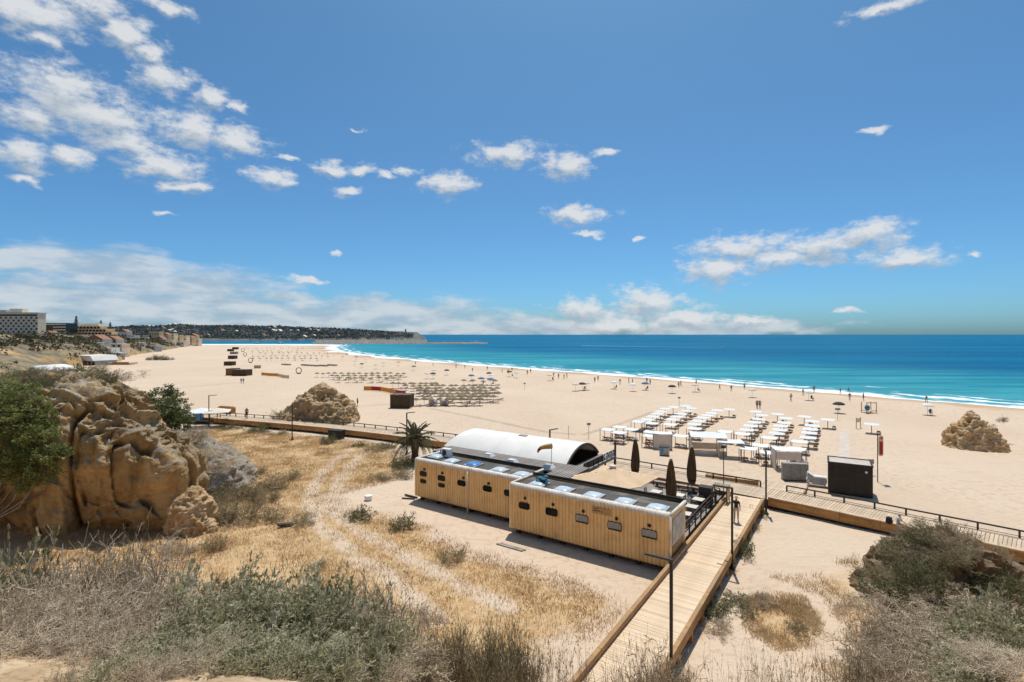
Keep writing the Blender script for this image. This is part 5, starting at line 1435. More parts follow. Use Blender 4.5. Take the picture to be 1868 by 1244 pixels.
def canopy(label, px, py, half=.78, rz=None, zt=1.4):
    """square cloth awning on four posts over a pair of loungers"""
    x, y = W(px, py, zt)
    e = empty('awning', label, 'awning', (x, y, tz(x, y)), R(-34) if rz is None else rz, 'white awnings on posts on the beach')
    n = 6; vs, fs = [], []
    sag = rnd.uniform(.06, .16)
    for lay in (0, 1):
        for j in range(n + 1):
            for i in range(n + 1):
                a, b = -1 + 2 * i / n, -1 + 2 * j / n
                vs.append((a * half * 1.12, b * half * .92, zt - sag * (1 - a * a) * (1 - .6 * b * b) - lay * .03 + .04 * b))
    q = n + 1
    for j in range(n):
        for i in range(n):
            k = j * q + i; fs.append((k, k + 1, k + q + 1, k + q)); k += q * q; fs.append((k, k + q, k + q + 1, k + 1))
    rim = [i for i in range(q)] + [j * q + n for j in range(1, q)] + [n * q + i for i in range(n - 1, -1, -1)] + [j * q for j in range(n - 1, 0, -1)]
    for a, b in zip(rim, rim[1:] + rim[:1]): fs.append((a, a + q * q, b + q * q, b))
    m = MB(); m.csm = True; m.add(vs, fs); m.build('cloth', WHITEC, e)
    for sx in (-1, 1):
        for sy in (-1, 1):
            MB().cyl((sx * half * 1.1, sy * half * .9, -.1), (sx * half * 1.1, sy * half * .9, zt + .05 + .04 * sy), .035, n=6).build('post', METALP, e)
    return x, y
CAN = [(1110, 781), (1131, 777), (1152, 781), (1130, 787), (1165, 767), (1190, 770), (1188, 786), (1187, 793.5), (1223, 773), (1242, 793), (1267, 781), (1323, 786), (1355, 789.5), (1388, 809), (1403, 822), (1459, 803), (1454, 817), (1404, 796), (1366, 815)]
kinds = ['orange', 'orange', 'grey', 'orange', 'grey', 'grey', 'orange', 'orange', 'orange', 'grey', 'orange', 'grey', 'grey', 'grey', 'orange', 'grey', 'grey', 'grey', 'orange']
CAN2 = sorted(zip(CAN, kinds), key=lambda q: q[0][0])
li = 0
for i, ((px, py), kd) in enumerate(CAN2):
    x, y = canopy('%s white awning on posts from the left' % nth(i), px, py)
    for k in (-1, 1):
        lounger(kd if k < 0 else 'white', x + k * .36 * .83, y - k * .36 * .56 - .1, R(-34) + R(180) + rnd.uniform(-.08, .08), '%s lounger, %s side under the %s awning from left' % ({'orange': 'orange', 'grey': 'grey'}[kd] if k < 0 else 'white', 'left' if k < 0 else 'right', nth(i)), 'loungers under the white awnings')
# square parasols with a middle pole, behind the awnings
UMB = [('first', [(1213, 743), (1205, 748), (1198, 752), (1190, 757), (1180, 762), (1170, 766), (1228, 740)]), ('second', [(1260, 742), (1252, 747), (1242, 752), (1234, 757), (1225, 762), (1250, 738)]),
       ('third', [(1308, 746), (1298, 751), (1290, 755), (1281, 759), (1273, 765), (1266, 771)]), ('fourth', [(1378, 748), (1389, 755), (1384, 762), (1376, 768), (1369, 774), (1362, 781)]),
       ('fifth', [(1418, 752.5), (1434, 760), (1430, 768), (1424, 774), (1422, 781), (1416, 787)]), ('sixth', [(1467, 757), (1482, 765.5), (1481, 773), (1478, 779.5), (1476, 786), (1474, 794)]), ('lone', [(1330, 744), (1510, 763), (1590, 771)])]
wp = None
for col_, pts in UMB:
    pts = sorted(pts, key=lambda q: q[1])
    for j, (px, py) in enumerate(pts):
        x, y = W(px, py, 1.4)
        lab = ('lone white parasol standing %s' % ['right of the third column', 'right of the sixth column', 'near the rescue board pole'][j]) if col_ == 'lone' else '%s square white parasol from the sea, %s column from left' % (nth(j), col_)
        rz = R(-34) + rnd.uniform(-.1, .1)
        if wp is None:
            wp = sq_parasol('beach_parasol', lab, (x, y, tz(x, y)), rz, 0.86, 1.28, 1.48, WHITEC, group='square white beach parasols', pole=METALP, val=.06, thick=.02)
        else:
            copy_thing(wp, (x, y, tz(x, y)), rz, lab)
        kd = rnd.choice(['orange', 'grey', 'dark', 'grey'])
        lounger(kd, x + .62, y - .5, R(-34) + R(180) + rnd.uniform(-.1, .1), '%s lounger beside the %s' % ('orange' if kd == 'orange' else 'dull brown', lab.replace('square white ', '').replace(' from the sea', '').replace(' from left', '')), 'loungers among the white parasols')
# marquee, cabanas, lockers
def cabana(label, px0, px1, pyb, hgt, dep, sides, roofc, name='cabana', rz=R(-14), gable=.0):
    y = F * CH / (pyb - HZ); x = ((px0 + px1) / 2 - 934) / F * y; w = (px1 - px0) / F * y
    e = empty(name, label, name, (x, y + dep / 2, tz(x, y)), rz)
    for sx in (-1, 1):
        for sy in (-1, 1): MB().bb(sx * w / 2 - .04, sx * w / 2 + .04, sy * dep / 2 - .04, sy * dep / 2 + .04, -.1, hgt).build('post', STEEL, e)
    n = 8
    vs, fs = [], []
    for lay in (0, 1):
        for j in range(n + 1):
            for i in range(n + 1):
                a, b = -1 + 2 * i / n, -1 + 2 * j / n
                vs.append((a * w * .53, b * dep * .54, hgt + .06 + gable * (1 - abs(b)) * (1 - .3 * abs(a)) - .05 * (1 - a * a) * abs(b) - lay * .03))
    q = n + 1
    for j in range(n):
        for i in range(n):
            k = j * q + i; fs.append((k, k + 1, k + q + 1, k + q)); k += q * q; fs.append((k, k + q, k + q + 1, k + 1))
    rim = [i for i in range(q)] + [j * q + n for j in range(1, q)] + [n * q + i for i in range(n - 1, -1, -1)] + [j * q for j in range(n - 1, 0, -1)]
    for a, b in zip(rim, rim[1:] + rim[:1]): fs.append((a, a + q * q, b + q * q, b))
    m = MB(); m.add(vs, fs); m.build('roof', roofc, e)
    for s, z0, z1 in sides:
        m = MB()
        if s == 'front': m.bb(-w / 2 + .05, w / 2 - .05, -dep / 2 - .02, -dep / 2 + .01, z0, z1)
        if s == 'left': m.bb(-w / 2 - .02, -w / 2 + .01, -dep / 2 + .05, dep / 2 - .05, z0, z1)
        if s == 'right': m.bb(w / 2 - .01, w / 2 + .02, -dep / 2 + .05, dep / 2 - .05, z0, z1)
        if s == 'back': m.bb(-w / 2 + .05, w / 2 - .05, dep / 2 - .01, dep / 2 + .02, z0, z1)
        m.build('side_cloth', CREAMC, e)
    return e, x, y, w
cabana('wide white marquee with low cream side walls on the beach', 1270, 1330, 829, 2.0, 3.2, [('front', .05, .55), ('left', .05, 1.6), ('back', .05, .8)], WHITEC, 'marquee', gable=.35)
cabana('small white awning tent at the right end of the marquee', 1318, 1360, 835, 1.75, 2.0, [('left', .05, .8)], WHITEC, 'tent')
cabana('cream cloth cabana among the left awnings', 1196, 1228, 819, 1.8, 1.7, [('front', .05, 1.75), ('left', .05, 1.75), ('right', .05, 1.75)], WHITEC)
cabana('white roofed cabana with cream cloth above the grey lockers', 1422, 1465, 858, 2.0, 1.9, [('left', .05, 1.9), ('front', 1.1, 1.9)], WHITEC)
x, y = W(1453, 876)
e = empty('locker', 'grey three-door locker standing in front of the cabana', 'locker', (x, y + .3, tz(x, y)), KR + R(22))
MB().bb(-1.08, 1.08, -.3, .3, .08, 1.62).build('body', GREYW, e)
for k in range(3): MB().bb(-1.05 + k * .72, -.37 + k * .72, -.34, -.303, .14, 1.58).build('door', GREYW, e)
MB().bb(-1.1, 1.1, -.32, .32, 0, .08).build('base', DARK, e)
x, y = W(1214, 831); e = empty('waste_bin', 'grey waste bin with blue front below the cream cabana', 'bin', (x, y + .4, tz(x, y)), R(-25))
MB().bb(-.5, .5, -.35, .35, .08, .95).build('body', GREYM, e); MB().box((0, 0, 1.0), (1.06, .76, .1), rx=.12).build('lid', DARK, e); MB().bb(-.45, -.05, -.37, -.353, .3, .85).build('label', mat('blue_label', (.10, .28, .52), (.08, .22, .42), 3, .5), e)
for a in (-.4, .4): MB().cyl((a, -.3, .06), (a, .3, .06), .06, n=8).build('wheel', BLACK, e)
# stack of white loungers by the black kiosk
for k in range(5):
    x, y = W(1497, 889); 
    lounger('white', x + rnd.uniform(-.06, .06), y + .6, R(60) + rnd.uniform(-.05, .05), '%s white lounger from the bottom of the stack beside the black kiosk' % nth(k), 'stacked white loungers')
    bpy.context.scene.collection.objects[-1]
    st = [o for o in COL.objects if o.name.startswith('sun_lounger')][-1]
    st.location.z += k * .15; st.scale = (1.25, .8, .8)
# rescue board on its pole
x, y = W(1601, 878); e = empty('rescue_post', 'tall pole with red rescue board on the open sand', 'rescue post', (x, y, tz(x, y)), 0)
MB().cyl((0, 0, -.2), (0, 0, 4.4), .04, n=8).build('pole', METALP, e)
m = MB(); m.prism([(.28 + a, 3.35 + b) for a, b in round_rect(.42, 1.9, .2)], -.06, -.01); m.build('board', mat('cream_board', (.75, .55, .30), (.68, .48, .25), 3, .5), e)
m = MB(); m.prism([(.28 + a, 3.15 + b) for a, b in round_rect(.28, 1.2, .06)], -.075, -.061); m.prism([(.3 + a, 4.05 + b) for a, b in round_rect(.14, .2, .05)], -.075, -.061); m.build('red_panel', REDF, e)
# signs, lifeguard stand
def sign(label, px, pyb, h, w=.5, ph=.32, group='small beach signs'):
    x, y = W(px, pyb); e = empty('beach_sign', label, 'sign', (x, y, tz(x, y)), rnd.uniform(-.2, .2), group)
    MB().cyl((0, 0, -.1), (0, 0, h), .03, n=6).build('pole', STEEL, e); MB().bb(-w / 2, w / 2, -.03, -.01, h - ph, h).build('plate', GREYW, e)
sign('small sign on a pole left of the first awning', 1074, 797, 2.0); sign('small sign on a pole seaward of the second parasol column', 1239, 741, 1.9); sign('pale sign on a pole right of the sixth parasol column', 1528, 765, 1.9, .8)
sign('grey sign board behind the black kiosk', 1585, 866, 1.5, 1.0, .45); sign('small sign pole near the straw parasols edge', 957, 712, 2.0); sign('thin sign pole beyond the vaulted roof', 1037, 797, 1.6, .1, .1)
x, y = W(1585, 751); e = empty('lifeguard_stand', 'timber lifeguard stand near the water with blue float', 'lifeguard stand', (x, y, tz(x, y)), .1)
for a in (-.9, .9):
    for b in (-.6, .6): MB().bb(a - .05, a + .05, b - .05, b + .05, 0, 1.9).build('post', PALE, e)
MB().bb(-1, 1, -.7, .7, .35, .45).build('platform', PALE, e); MB().bb(-1, 1, -.65, -.6, 1.75, 1.9).build('rail', PALE, e); m = MB(); m.csm = True; m.lathe([(.0, 1.5), (.3, 1.4), (.42, 1.0), (.3, .6), (0, .5)], 10, (-.95, -.75, 0)); m.build('float', mat('blue_float', (.05, .17, .30), (.04, .12, .22), 3, .6), e)
x, y = W(1566, 781); e = empty('notice_frame', 'pale timber notice frame behind the walkway mat', 'notice board', (x, y, tz(x, y)), .5)
MB().bb(-.6, -.52, -.04, .04, 0, 1.6).build('post', PALE, e); MB().bb(.52, .6, -.04, .04, 0, 1.6).build('post', PALE, e); MB().bb(-.52, .52, -.02, .02, .9, 1.5).build('panel', CREAMC, e)
# straw parasols
sp0 = empty('straw_parasol', 'straw', 'parasol', (0, 0, -50), 0, 'straw parasols on the beach')
m = MB(); vs, fs = [], []
prof = [(0.0, 2.62), (.35, 2.5), (.8, 2.28), (1.25, 2.02), (1.3, 1.92), (1.2, 1.98), (.6, 2.3)]
for k, (r, z) in enumerate(prof):
    for i in range(14):
        a = 2 * math.pi * i / 14; jj = (1 + .05 * (i % 2) * (1 if 2 < k < 6 else 0)); vs.append((r * jj * math.cos(a), r * jj * math.sin(a), z - (.05 * (i % 2) if 2 < k < 5 else 0)))
for k in range(len(prof) - 1):
    for i in range(14): fs.append((k * 14 + i, k * 14 + 14 + i, k * 14 + 14 + (i + 1) % 14, k * 14 + (i + 1) % 14))
m.add(vs, fs); m.build('thatch', STRAW, sp0); MB().cyl((0, 0, -.2), (0, 0, 2.5), .05, n=6).build('pole', WPOST, sp0)
first = [True]
def straw(x, y, label, s=1.0):
    if first[0]:
        first[0] = False; sp0.location = (x, y, tz(x, y)); sp0['label'] = label; sp0.scale = (s, s, s); return
    copy_thing(sp0, (x, y, tz(x, y)), rnd.uniform(0, 3), label, s)
FIELD1 = [(691.5, 836, 912, 4), (696, 714, 800, 9), (700, 735, 885, 13), (704.5, 752, 912, 14), (709, 760, 905, 13), (714, 775, 912, 13), (719, 800, 905, 10), (724, 752, 880, 9)]
FIELD2 = [(678.5, 572, 740, 15), (682.5, 600, 738, 13), (687, 612, 725, 8)]
FIELD3 = [(633.5, 444, 560, 15), (638.5, 456, 548, 10), (642, 470, 600, 12), (647.5, 455, 605, 14), (651.5, 458, 585, 12)]
for nm, rows in (('large field right of the brown hut', FIELD1), ('middle field behind the crag', FIELD2), ('far field beside the kiosks', FIELD3)):
    for ri, (py, a, b, n) in enumerate(rows):
        for i in range(n):
            px = a + (b - a) * (i + .5) / n + rnd.uniform(-2.5, 2.5)
            x, y = W(px, py + rnd.uniform(-.5, .5), 1.6)
            straw(x, y, '%s straw parasol from left, %s row from sea, %s' % (nth(i), nth(ri), nm), rnd.uniform(.60, .68))
            if rows is FIELD1 and rnd.random() < .5 or rows is not FIELD1 and rnd.random() < .35:
                kd = rnd.choice(['dark', 'dark', 'dark', 'grey', 'white'])
                lounger(kd, x + .8, y - .7, SEAR + rnd.uniform(-.2, .2), '%s lounger by %s straw parasol, %s row, %s' % ('white' if kd == 'white' else 'dark', nth(i), nth(ri), nm.split(' ')[0] + ' field'), 'loungers among the straw parasols')
# ring-shaped lifebuoy stands, chests, windbreaks
def ringstand(label, px, py, rpx):
    x, y = W(px, py); r = rpx / F * y
    e = empty('ring_sign', label, 'ring stand', (x, y, tz(x, y)), 0, 'round ring stands on the far beach')
    m = MB(); n = 20
    for i in range(n):
        a0, a1 = 2 * math.pi * i / n, 2 * math.pi * (i + 1) / n
        m.bar((r * math.cos(a0), 0, r * 1.25 + r * math.sin(a0)), (r * math.cos(a1), 0, r * 1.25 + r * math.sin(a1)), .22, .22)
    m.build('ring', WPOST, e); MB().bb(-r * .6, r * .6, -.3, .3, 0, r * .22).build('foot', WPOST, e)
ringstand('dark ring stand on sand before the middle parasol field', 545, 681, 5); ringstand('pale ring stand beside the wooden chest', 457, 661, 4); ringstand('small ring stand left of the far parasol field', 447, 649, 3); ringstand('smallest ring stand farthest up the beach', 443, 641, 3)
hut('open wooden chest on sand near the ring stand', 468, 671, 10, 5, 1.6, .3, PALE, FASCIA, False, 'chest', None, 'wooden_chest')
def windbreak(label, pts, cols, h=1.25):
    e = empty('windbreak', label, 'windbreak', (*W(*pts[0]), 0), 0)
    b = W(*pts[0])
    P = [W(*p) for p in pts]
    for i in range(len(P) - 1):
        p0 = (P[i][0] - b[0], P[i][1] - b[1]); p1 = (P[i + 1][0] - b[0], P[i + 1][1] - b[1])
        m = MB(); nseg = 5
        d = Vector((p1[0] - p0[0], p1[1] - p0[1], 0)); nn = Vector((-d.y, d.x, 0)).normalized()
        vs, fs = [], []
        for lay in (-.012, .012):
            for k in range(nseg + 1):
                t = .01 + .98 * k / nseg; o = nn * (.12 * math.sin(math.pi * t) + lay)
                for z in (.12, h): vs.append((p0[0] + d.x * t + o.x, p0[1] + d.y * t + o.y, z))
        q = 2 * (nseg + 1)
        for k in range(nseg): fs += [(2 * k, 2 * k + 2, 2 * k + 3, 2 * k + 1), (q + 2 * k, q + 2 * k + 1, q + 2 * k + 3, q + 2 * k + 2), (2 * k + 1, 2 * k + 3, q + 2 * k + 3, q + 2 * k + 1)]
        m.add(vs, fs); m.build('cloth', cols[i], e)
    for p in P: MB().cyl((p[0] - b[0], p[1] - b[1], -.2), (p[0] - b[0], p[1] - b[1], h + .15), .04, n=6).build('post', WPOST, e)
windbreak('yellow and red cloth windbreak behind the brown hut', [(664, 712), (678, 712), (694, 713), (712, 716.5), (722, 719), (740, 722)], [YELLOWF, REDF, YELLOWF, YELLOWF, REDF], 1.1)
windbreak('orange and tan cloth windbreak on the middle beach', [(477, 684), (492, 685.5), (506, 686), (517, 689), (527, 690)], [YELLOWF, YELLOWF, BEIGEC, BEIGEC], 1.05)
for px, lab in ((789, 'left of two rounded white tents near the brown hut'), (809, 'right of two rounded white tents near the brown hut')):
    x, y = W(px, 740); w = 7.6 / F * y
    e = empty('beach_tent', lab, 'tent', (x, y + .8, tz(x, y)), .1, 'rounded white tents')
    m = MB(); m.csm = True; m.prism([(-w, 0), (-w, .9), (-w * .8, 1.25), (-w * .3, 1.42), (w * .3, 1.42), (w * .8, 1.25), (w, .9), (w, 0)], -.8, .8); m.build('shell', CREAMC, e)
    MB().prism([(-w * .6, .02), (-w * .6, .7), (0, 1.05), (w * .6, .7), (w * .6, .02)], -.83, -.805).build('opening', GREYW, e)
# diagonal rows of stacked loungers far up the beach
for i, (px, py) in enumerate(((522, 665), (558, 666), (574, 667), (590, 667), (606, 666))):
    x, y = W(px, py); e = empty('lounger_row', '%s diagonal row of folded loungers from the left, far beach' % nth(i), 'lounger row', (x, y, tz(x, y)), R(-38), 'folded lounger rows')
    for k in range(6): m = MB(); m.box((k * 1.0 - 2.5, 0, .35), (.8, 1.8, .5), taper=.9); m.build('folded_lounger', LMT, e)
# mats and tracks lying on the sand
def sheet(name, pts, w, mtl, lift=.012, step=2.0):
    P = [W(*p) for p in pts]; out = []
    for (a, b), (c, d) in zip(P[:-1], P[1:]):
        n = max(2, int(math.hypot(c - a, d - b) / step))
        for k in range(n): out.append((a + (c - a) * k / n, b + (d - b) * k / n))
    out.append(P[-1]); A = np.array(out); T = np.gradient(A, axis=0); T /= np.linalg.norm(T, axis=1)[:, None]
    Nn = np.stack([-T[:, 1], T[:, 0]], 1)
    cols = [A + Nn * w * f for f in (-.5, 0, .5)]
    V = np.concatenate([np.column_stack([c, terrain(c[:, 0], c[:, 1]) + lift]) for c in cols]); n = len(A)
    i = np.arange(n - 1); Fc = np.concatenate([np.stack([i + k * n, i + 1 + k * n, i + 1 + (k + 1) * n, i + (k + 1) * n], 1) for k in (0, 1)])
    o = put(name, np_mesh(name, V, Fc, [mtl])); tag(o, kind='structure'); return o
MATM = mat('walkway_mat', (.60, .50, .42), (.52, .43, .35), 1, .9, world=True)
TRK = mat('worn_track', (.50, .38, .27), (.43, .32, .225), .6, .95, world=True)
sheet('path', [(1541, 783), (1540, 800), (1541, 838)], 1.0, MATM)
sheet('path', [(786, 744), (880, 763), (998, 787), (1050, 791)], .9, TRK); sheet('path', [(1062, 792), (1130, 772), (1192, 750)], .9, TRK); sheet('path', [(330, 706), (420, 698), (486, 695)], 1.0, TRK); sheet('path', [(645, 741), (712, 736)], .7, TRK)
# deck and umbrellas at the head of the far promenade
x, y = W(398, 768)
e = empty('beach_deck', 'small deck with railing at the head of the far promenade', 'deck', (x - 2, y, 0), KR + R(18))
MB().bb(-3.5, 3, -2, 2, .3, .5).build('floor', DARK, e)
rail(e, (-3.4, -1.9), (2.9, -1.9), .5, (.5, 1.0), 6); rail(e, (2.9, -1.9), (2.9, 1.9), .5, (.5, 1.0), 3)
for px, py, mtl, lab in ((366, 745, WHITEC, 'white parasol on the deck beside the cliff rock'), (396, 745, CREAMC, 'straw coloured parasol on the deck at the promenade head')):
    x, y = W(px, py, 2.6); sq_parasol('deck_parasol', lab, (x, y, .5), .4, 1.7, 1.75, 2.3, mtl, val=.05)
x, y = W(366, 757, 1.2); MBx = MB(); MBx.bb(-.4, .4, -.3, .3, 0, 1.1); tag(MBx.build('blue_cooler', mat('blue_plastic', (.06, .25, .55), (.05, .2, .45), 3, .5), None, (x, y - .4, .5)), 'blue cooler box below the white deck parasol', 'cooler')
x, y = W(413, 752); tag(MB().bb(-1.6, 1.6, -.5, .5, 0, 1.0).bb(-1.4, 1.4, -.3, .3, 1.003, 1.15).build('timber_counter', FASCIA, None, (x, y, 0), KR + R(14)), 'timber counter behind the promenade head', 'counter')

# ------------------------------------------------------------------ cliffs and town along the left
FOOT = [(-112, 40), (-140, 110), (-160, 160), (-180, 206), (-190, 236), (-198, 262), (-240, 322), (-297, 433), (-384, 598), (-470, 745), (-640, 900)]
fp, ft = resample(FOOT, 4.0)
fn = np.stack([-ft[:, 1], ft[:, 0]], 1)
tt = np.concatenate([np.linspace(0, 40, 36), np.linspace(44, 130, 22), np.linspace(150, 700, 10)])
S_, T_ = np.meshgrid(np.arange(len(fp)), tt, indexing='ij')
sl = S_ / (len(fp) - 1)
CX = fp[S_, 0] + fn[S_, 0] * T_; CY = fp[S_, 1] + fn[S_, 1] * T_
hmax = np.interp(fp[:, 1], [40, 160, 240, 330, 433, 600, 745, 900], [9, 10, 13.0, 13.5, 12, 9, 5, 3])[S_]
prof = np.interp(T_, [0, 5, 9, 15, 24, 40, 90, 200, 700], [-.3, .16, .3, .55, .72, .88, 1.0, 1.1, 1.15])
nz_ = fbm(P3(CX, CY, 0, .05), 5, 61).reshape(CX.shape)
CZ = hmax * prof * (.72 + .56 * nz_) + (fbm(P3(CX, CY, 0, .25), 4, 62).reshape(CX.shape) - .5) * 2.2 * sst(T_, 1, 8)
sh_ = (fbm(P3(CX, CY, CZ, .08), 4, 63).reshape(CX.shape) - .5) * 9 * sst(T_, 0, 5)
V = np.stack([(CX + fn[S_, 0] * sh_).ravel(), (CY + fn[S_, 1] * sh_).ravel(), CZ.ravel()], 1)
nT = len(tt); i = (np.arange(len(fp) - 1)[:, None] * nT + np.arange(nT - 1)[None, :]).ravel()
CLIFFM = bpy.data.materials.new('scrubby_cliff'); CLIFFM.use_nodes = True
t = CLIFFM.node_tree; b = t.nodes['Principled BSDF']; g = N(t, 'ShaderNodeNewGeometry'); pos = g.outputs['Position']
def nn_(sc, det=7.0, st=(1, 1, 1)): return N(t, 'ShaderNodeTexNoise', ins={'Vector': N(t, 'ShaderNodeMapping', ins={0: pos, 3: st}).outputs[0], 'Scale': sc, 'Detail': det, 'Roughness': .65}).outputs[0]
upz = N(t, 'ShaderNodeSeparateXYZ', ins={0: g.outputs['Normal']}).outputs[2]
ochre = N(t, 'ShaderNodeMixRGB', ins={0: SS(t, nn_(.12), .4, .6), 1: (.48, .30, .13, 1), 2: (.33, .195, .085, 1)}).outputs[0]
scrub = N(t, 'ShaderNodeMixRGB', ins={0: SS(t, nn_(.2), .4, .62), 1: (.13, .105, .06, 1), 2: (.25, .19, .11, 1)}).outputs[0]
f_ = SS(t, MA(t, 'ADD', MA(t, 'MULTIPLY', upz, .6), MA(t, 'MULTIPLY', MA(t, 'SUBTRACT', nn_(.09), .5), 1.6)), .30, .55)
t.links.new(N(t, 'ShaderNodeMixRGB', ins={0: f_, 1: ochre, 2: scrub}).outputs[0], b.inputs['Base Color']); b.inputs['Roughness'].default_value = .95
o = put('cliff', np_mesh('cliff', V, np.stack([i, i + nT, i + nT + 1, i + 1], 1), [CLIFFM])); tag(o, kind='structure')
def cliffz(x, y):
    d = (V[:, 0] - x) ** 2 + (V[:, 1] - y) ** 2; return float(V[np.argmin(d), 2])
# scrub that clothes the cliff tops as one mass
rng = np.random.default_rng(5)
pick = rng.integers(0, len(V), 16000); Vp = V[pick]
Vp = Vp[(Vp[:, 2] > 1.5) & (Vp[:, 1] > 120) & (np.abs(Vp[:, 0]) < Vp[:, 1] * 1.1)]
keep = fbm(P3(Vp[:, 0], Vp[:, 1], 0, .06), 3, 77) > .42; Vp = Vp[keep][:2000]
c = np.repeat(Vp, 22, 0) + rng.normal(0, 1, (len(Vp) * 22, 3)) * np.array([1.1, 1.1, .6]) + np.array([0, 0, .7])
lv, lf = leaf_mesh(c, .9, .7, .5, .4)
tag(put('cliff_scrub', np_mesh('cliff_scrub', lv, lf, [mat('cliff_scrub_leaf', (.07, .068, .034), (.14, .115, .062), .1, .9, sss=.2, world=True)])), 'low dark scrub covering the town cliffs', 'scrub', None, 'stuff')

# town buildings
STONEW = mat('cream_render', (.84, .70, .52), (.76, .62, .45), .3, .85)
STONEB = mat('sand_render', (.66, .49, .30), (.58, .42, .25), .3, .85)
WHITER = mat('white_render', (.72, .68, .62), (.64, .60, .54), .3, .8)
ROOFT = mat('terracotta_roof', (.34, .17, .10), (.26, .13, .075), .6, .9)
GLASSB = mat('dark_facade_glass', (.02, .022, .025), (.035, .037, .04), .5, .15)
def at(px, py, Y): return ((px - 934) / F * Y, Y, CH - (py - HZ) / F * Y)
def block(name, label, px0, px1, pt, pb_, Y, dep, wall, cat='building', group=None, rz=0.0):
    x0, _, zt = at(px0, pt, Y); x1, _, zb = at(px1, pb_, Y)
    e = empty(name, label, cat, ((x0 + x1) / 2, Y, zb), rz, group)
    return e, x1 - x0, zt - zb
# hotel with chequered balconies
e, w, h = block('hotel', 'pale hotel slab with chequered balconies on the clifftop', -30, 66, 572, 609, 470, 16, STONEW, 'hotel', rz=R(4))
MB().bb(-w / 2, w / 2, 0, 9, -6, h).build('wall', STONEW, e)
nc, nf = 22, 6
cw, ch_ = w / nc, (h - 3.2) / nf
wm = MB().bb(-cw * .34, cw * .34, -.25, .0, ch_ * .2, ch_ * .86).mesh('window', GLASSB)
bm = MB().bb(-cw * .42, cw * .42, -.55, -.26, ch_ * .05, ch_ * .42).mesh('balcony', WHITER)
for r_ in range(nf):
    for c_ in range(nc):
        if (r_ + c_) % 2 == 0: put('window', wm, e, (-w / 2 + cw * (c_ + .5), -.02, r_ * ch_ + .1))
        else: put('balcony', bm, e, (-w / 2 + cw * (c_ + .5), 0, r_ * ch_ + .1))
MB().bb(-w / 2 + .5, w / 2 - .5, -.3, -.02, h - 2.7, h - 1.2).build('top_windows', GLASSB, e)
MB().bb(-w / 2 - .6, w / 2 + .6, -1.0, 9.5, h + .01, h + .7).build('roof', WHITER, e)
MB().bb(-2, 9, 2, 8, h + .71, h + 4.2).build('roof_plant', STONEW, e); MB().bb(-14, -6, 3, 9, h + .71, h + 3).build('roof_plant', GREYM, e)
# dark glass block
e, w, h = block('office_block', 'dark glass block with pale floor bands beside the hotel', 80, 119, 590, 611, 500, 14, GLASSB)
MB().bb(-w / 2, w / 2, 0, 14, -6, h).build('wall', GLASSB, e)
for k in range(4): MB().bb(-w * .02 if k < 3 else -w / 2, w / 2 + .4, -1.2, -.02, h * (.12 + .24 * k), h * (.12 + .24 * k) + .9).build('floor_band', WHITER, e)
# terraced hotel
e, w, h = block('terraced_hotel', 'sand coloured terraced hotel stepping down the clifftop', 116, 214, 592, 617, 520, 18, STONEB, 'hotel')
fl = h / 4.6
for k in range(4):
    a, b_ = -w / 2 + k * 1.5, w / 2 - k * w * .15
    MB().bb(a, b_, k * 3, 18, k * fl - (5 if k == 0 else 0), (k + 1) * fl - .35).build('storey', STONEB, e)
    MB().bb(a - 1, b_ + 1, k * 3 - 1.6, 18.5, (k + 1) * fl - .34, (k + 1) * fl - .003).build('balcony_slab', STONEW, e)
    nwin = int((b_ - a) / 3.4)
    wmm = MB().bb(-1.2, 1.2, -.12, -.01, 0, fl * .62).mesh('window', GLASSB)
    for q in range(nwin): put('window', wmm, e, (a + (q + .5) * (b_ - a) / nwin, k * 3, k * fl + .3))
MB().bb(-w / 2 + 6, -w / 2 + 26, 12, 18, 4 * fl, 4 * fl + 2.6).build('penthouse', STONEW, e)
# houses
HM = {}
def house_mesh(w, d, h, wall, roofm, flat=False):
    key = (w, d, h, wall.name, roofm.name, flat)
    if key in HM: return HM[key]
    a = MB().bb(-w / 2, w / 2, -d / 2, d / 2, -4, h).mesh('wall', wall)
    r_ = MB()
    if flat: r_.bb(-w / 2 - .2, w / 2 + .2, -d / 2 - .2, d / 2 + .2, h + .003, h + .35)
    else: r_.prism([(-w / 2 - .4, h + .003), (w / 2 + .4, h + .003), (0, h + w * .28)], -d / 2 - .3, d / 2 + .3)
    win = MB().bb(-.6, .6, -.08, -.01, 0, 1.3).mesh('window', GLASSB)
    HM[key] = (a, r_.mesh('roof', roofm), win); return HM[key]
def house(x, y, z, w, d, h, wall, roofm, label, group, flat=False, wins=True, rz=0.0):
    e = empty('house', label, 'house', (x, y, z), rz, group)
    a, r_, wi = house_mesh(w, d, h, wall, roofm, flat)
    put('wall', a, e); put('roof', r_, e)
    if wins:
        n = max(2, int(w / 2.6))
        for f in range(max(1, int(h / 3))):
            for k in range(n): put('window', wi, e, (-w / 2 + (k + .5) * w / n, -d / 2, .9 + f * 2.9))
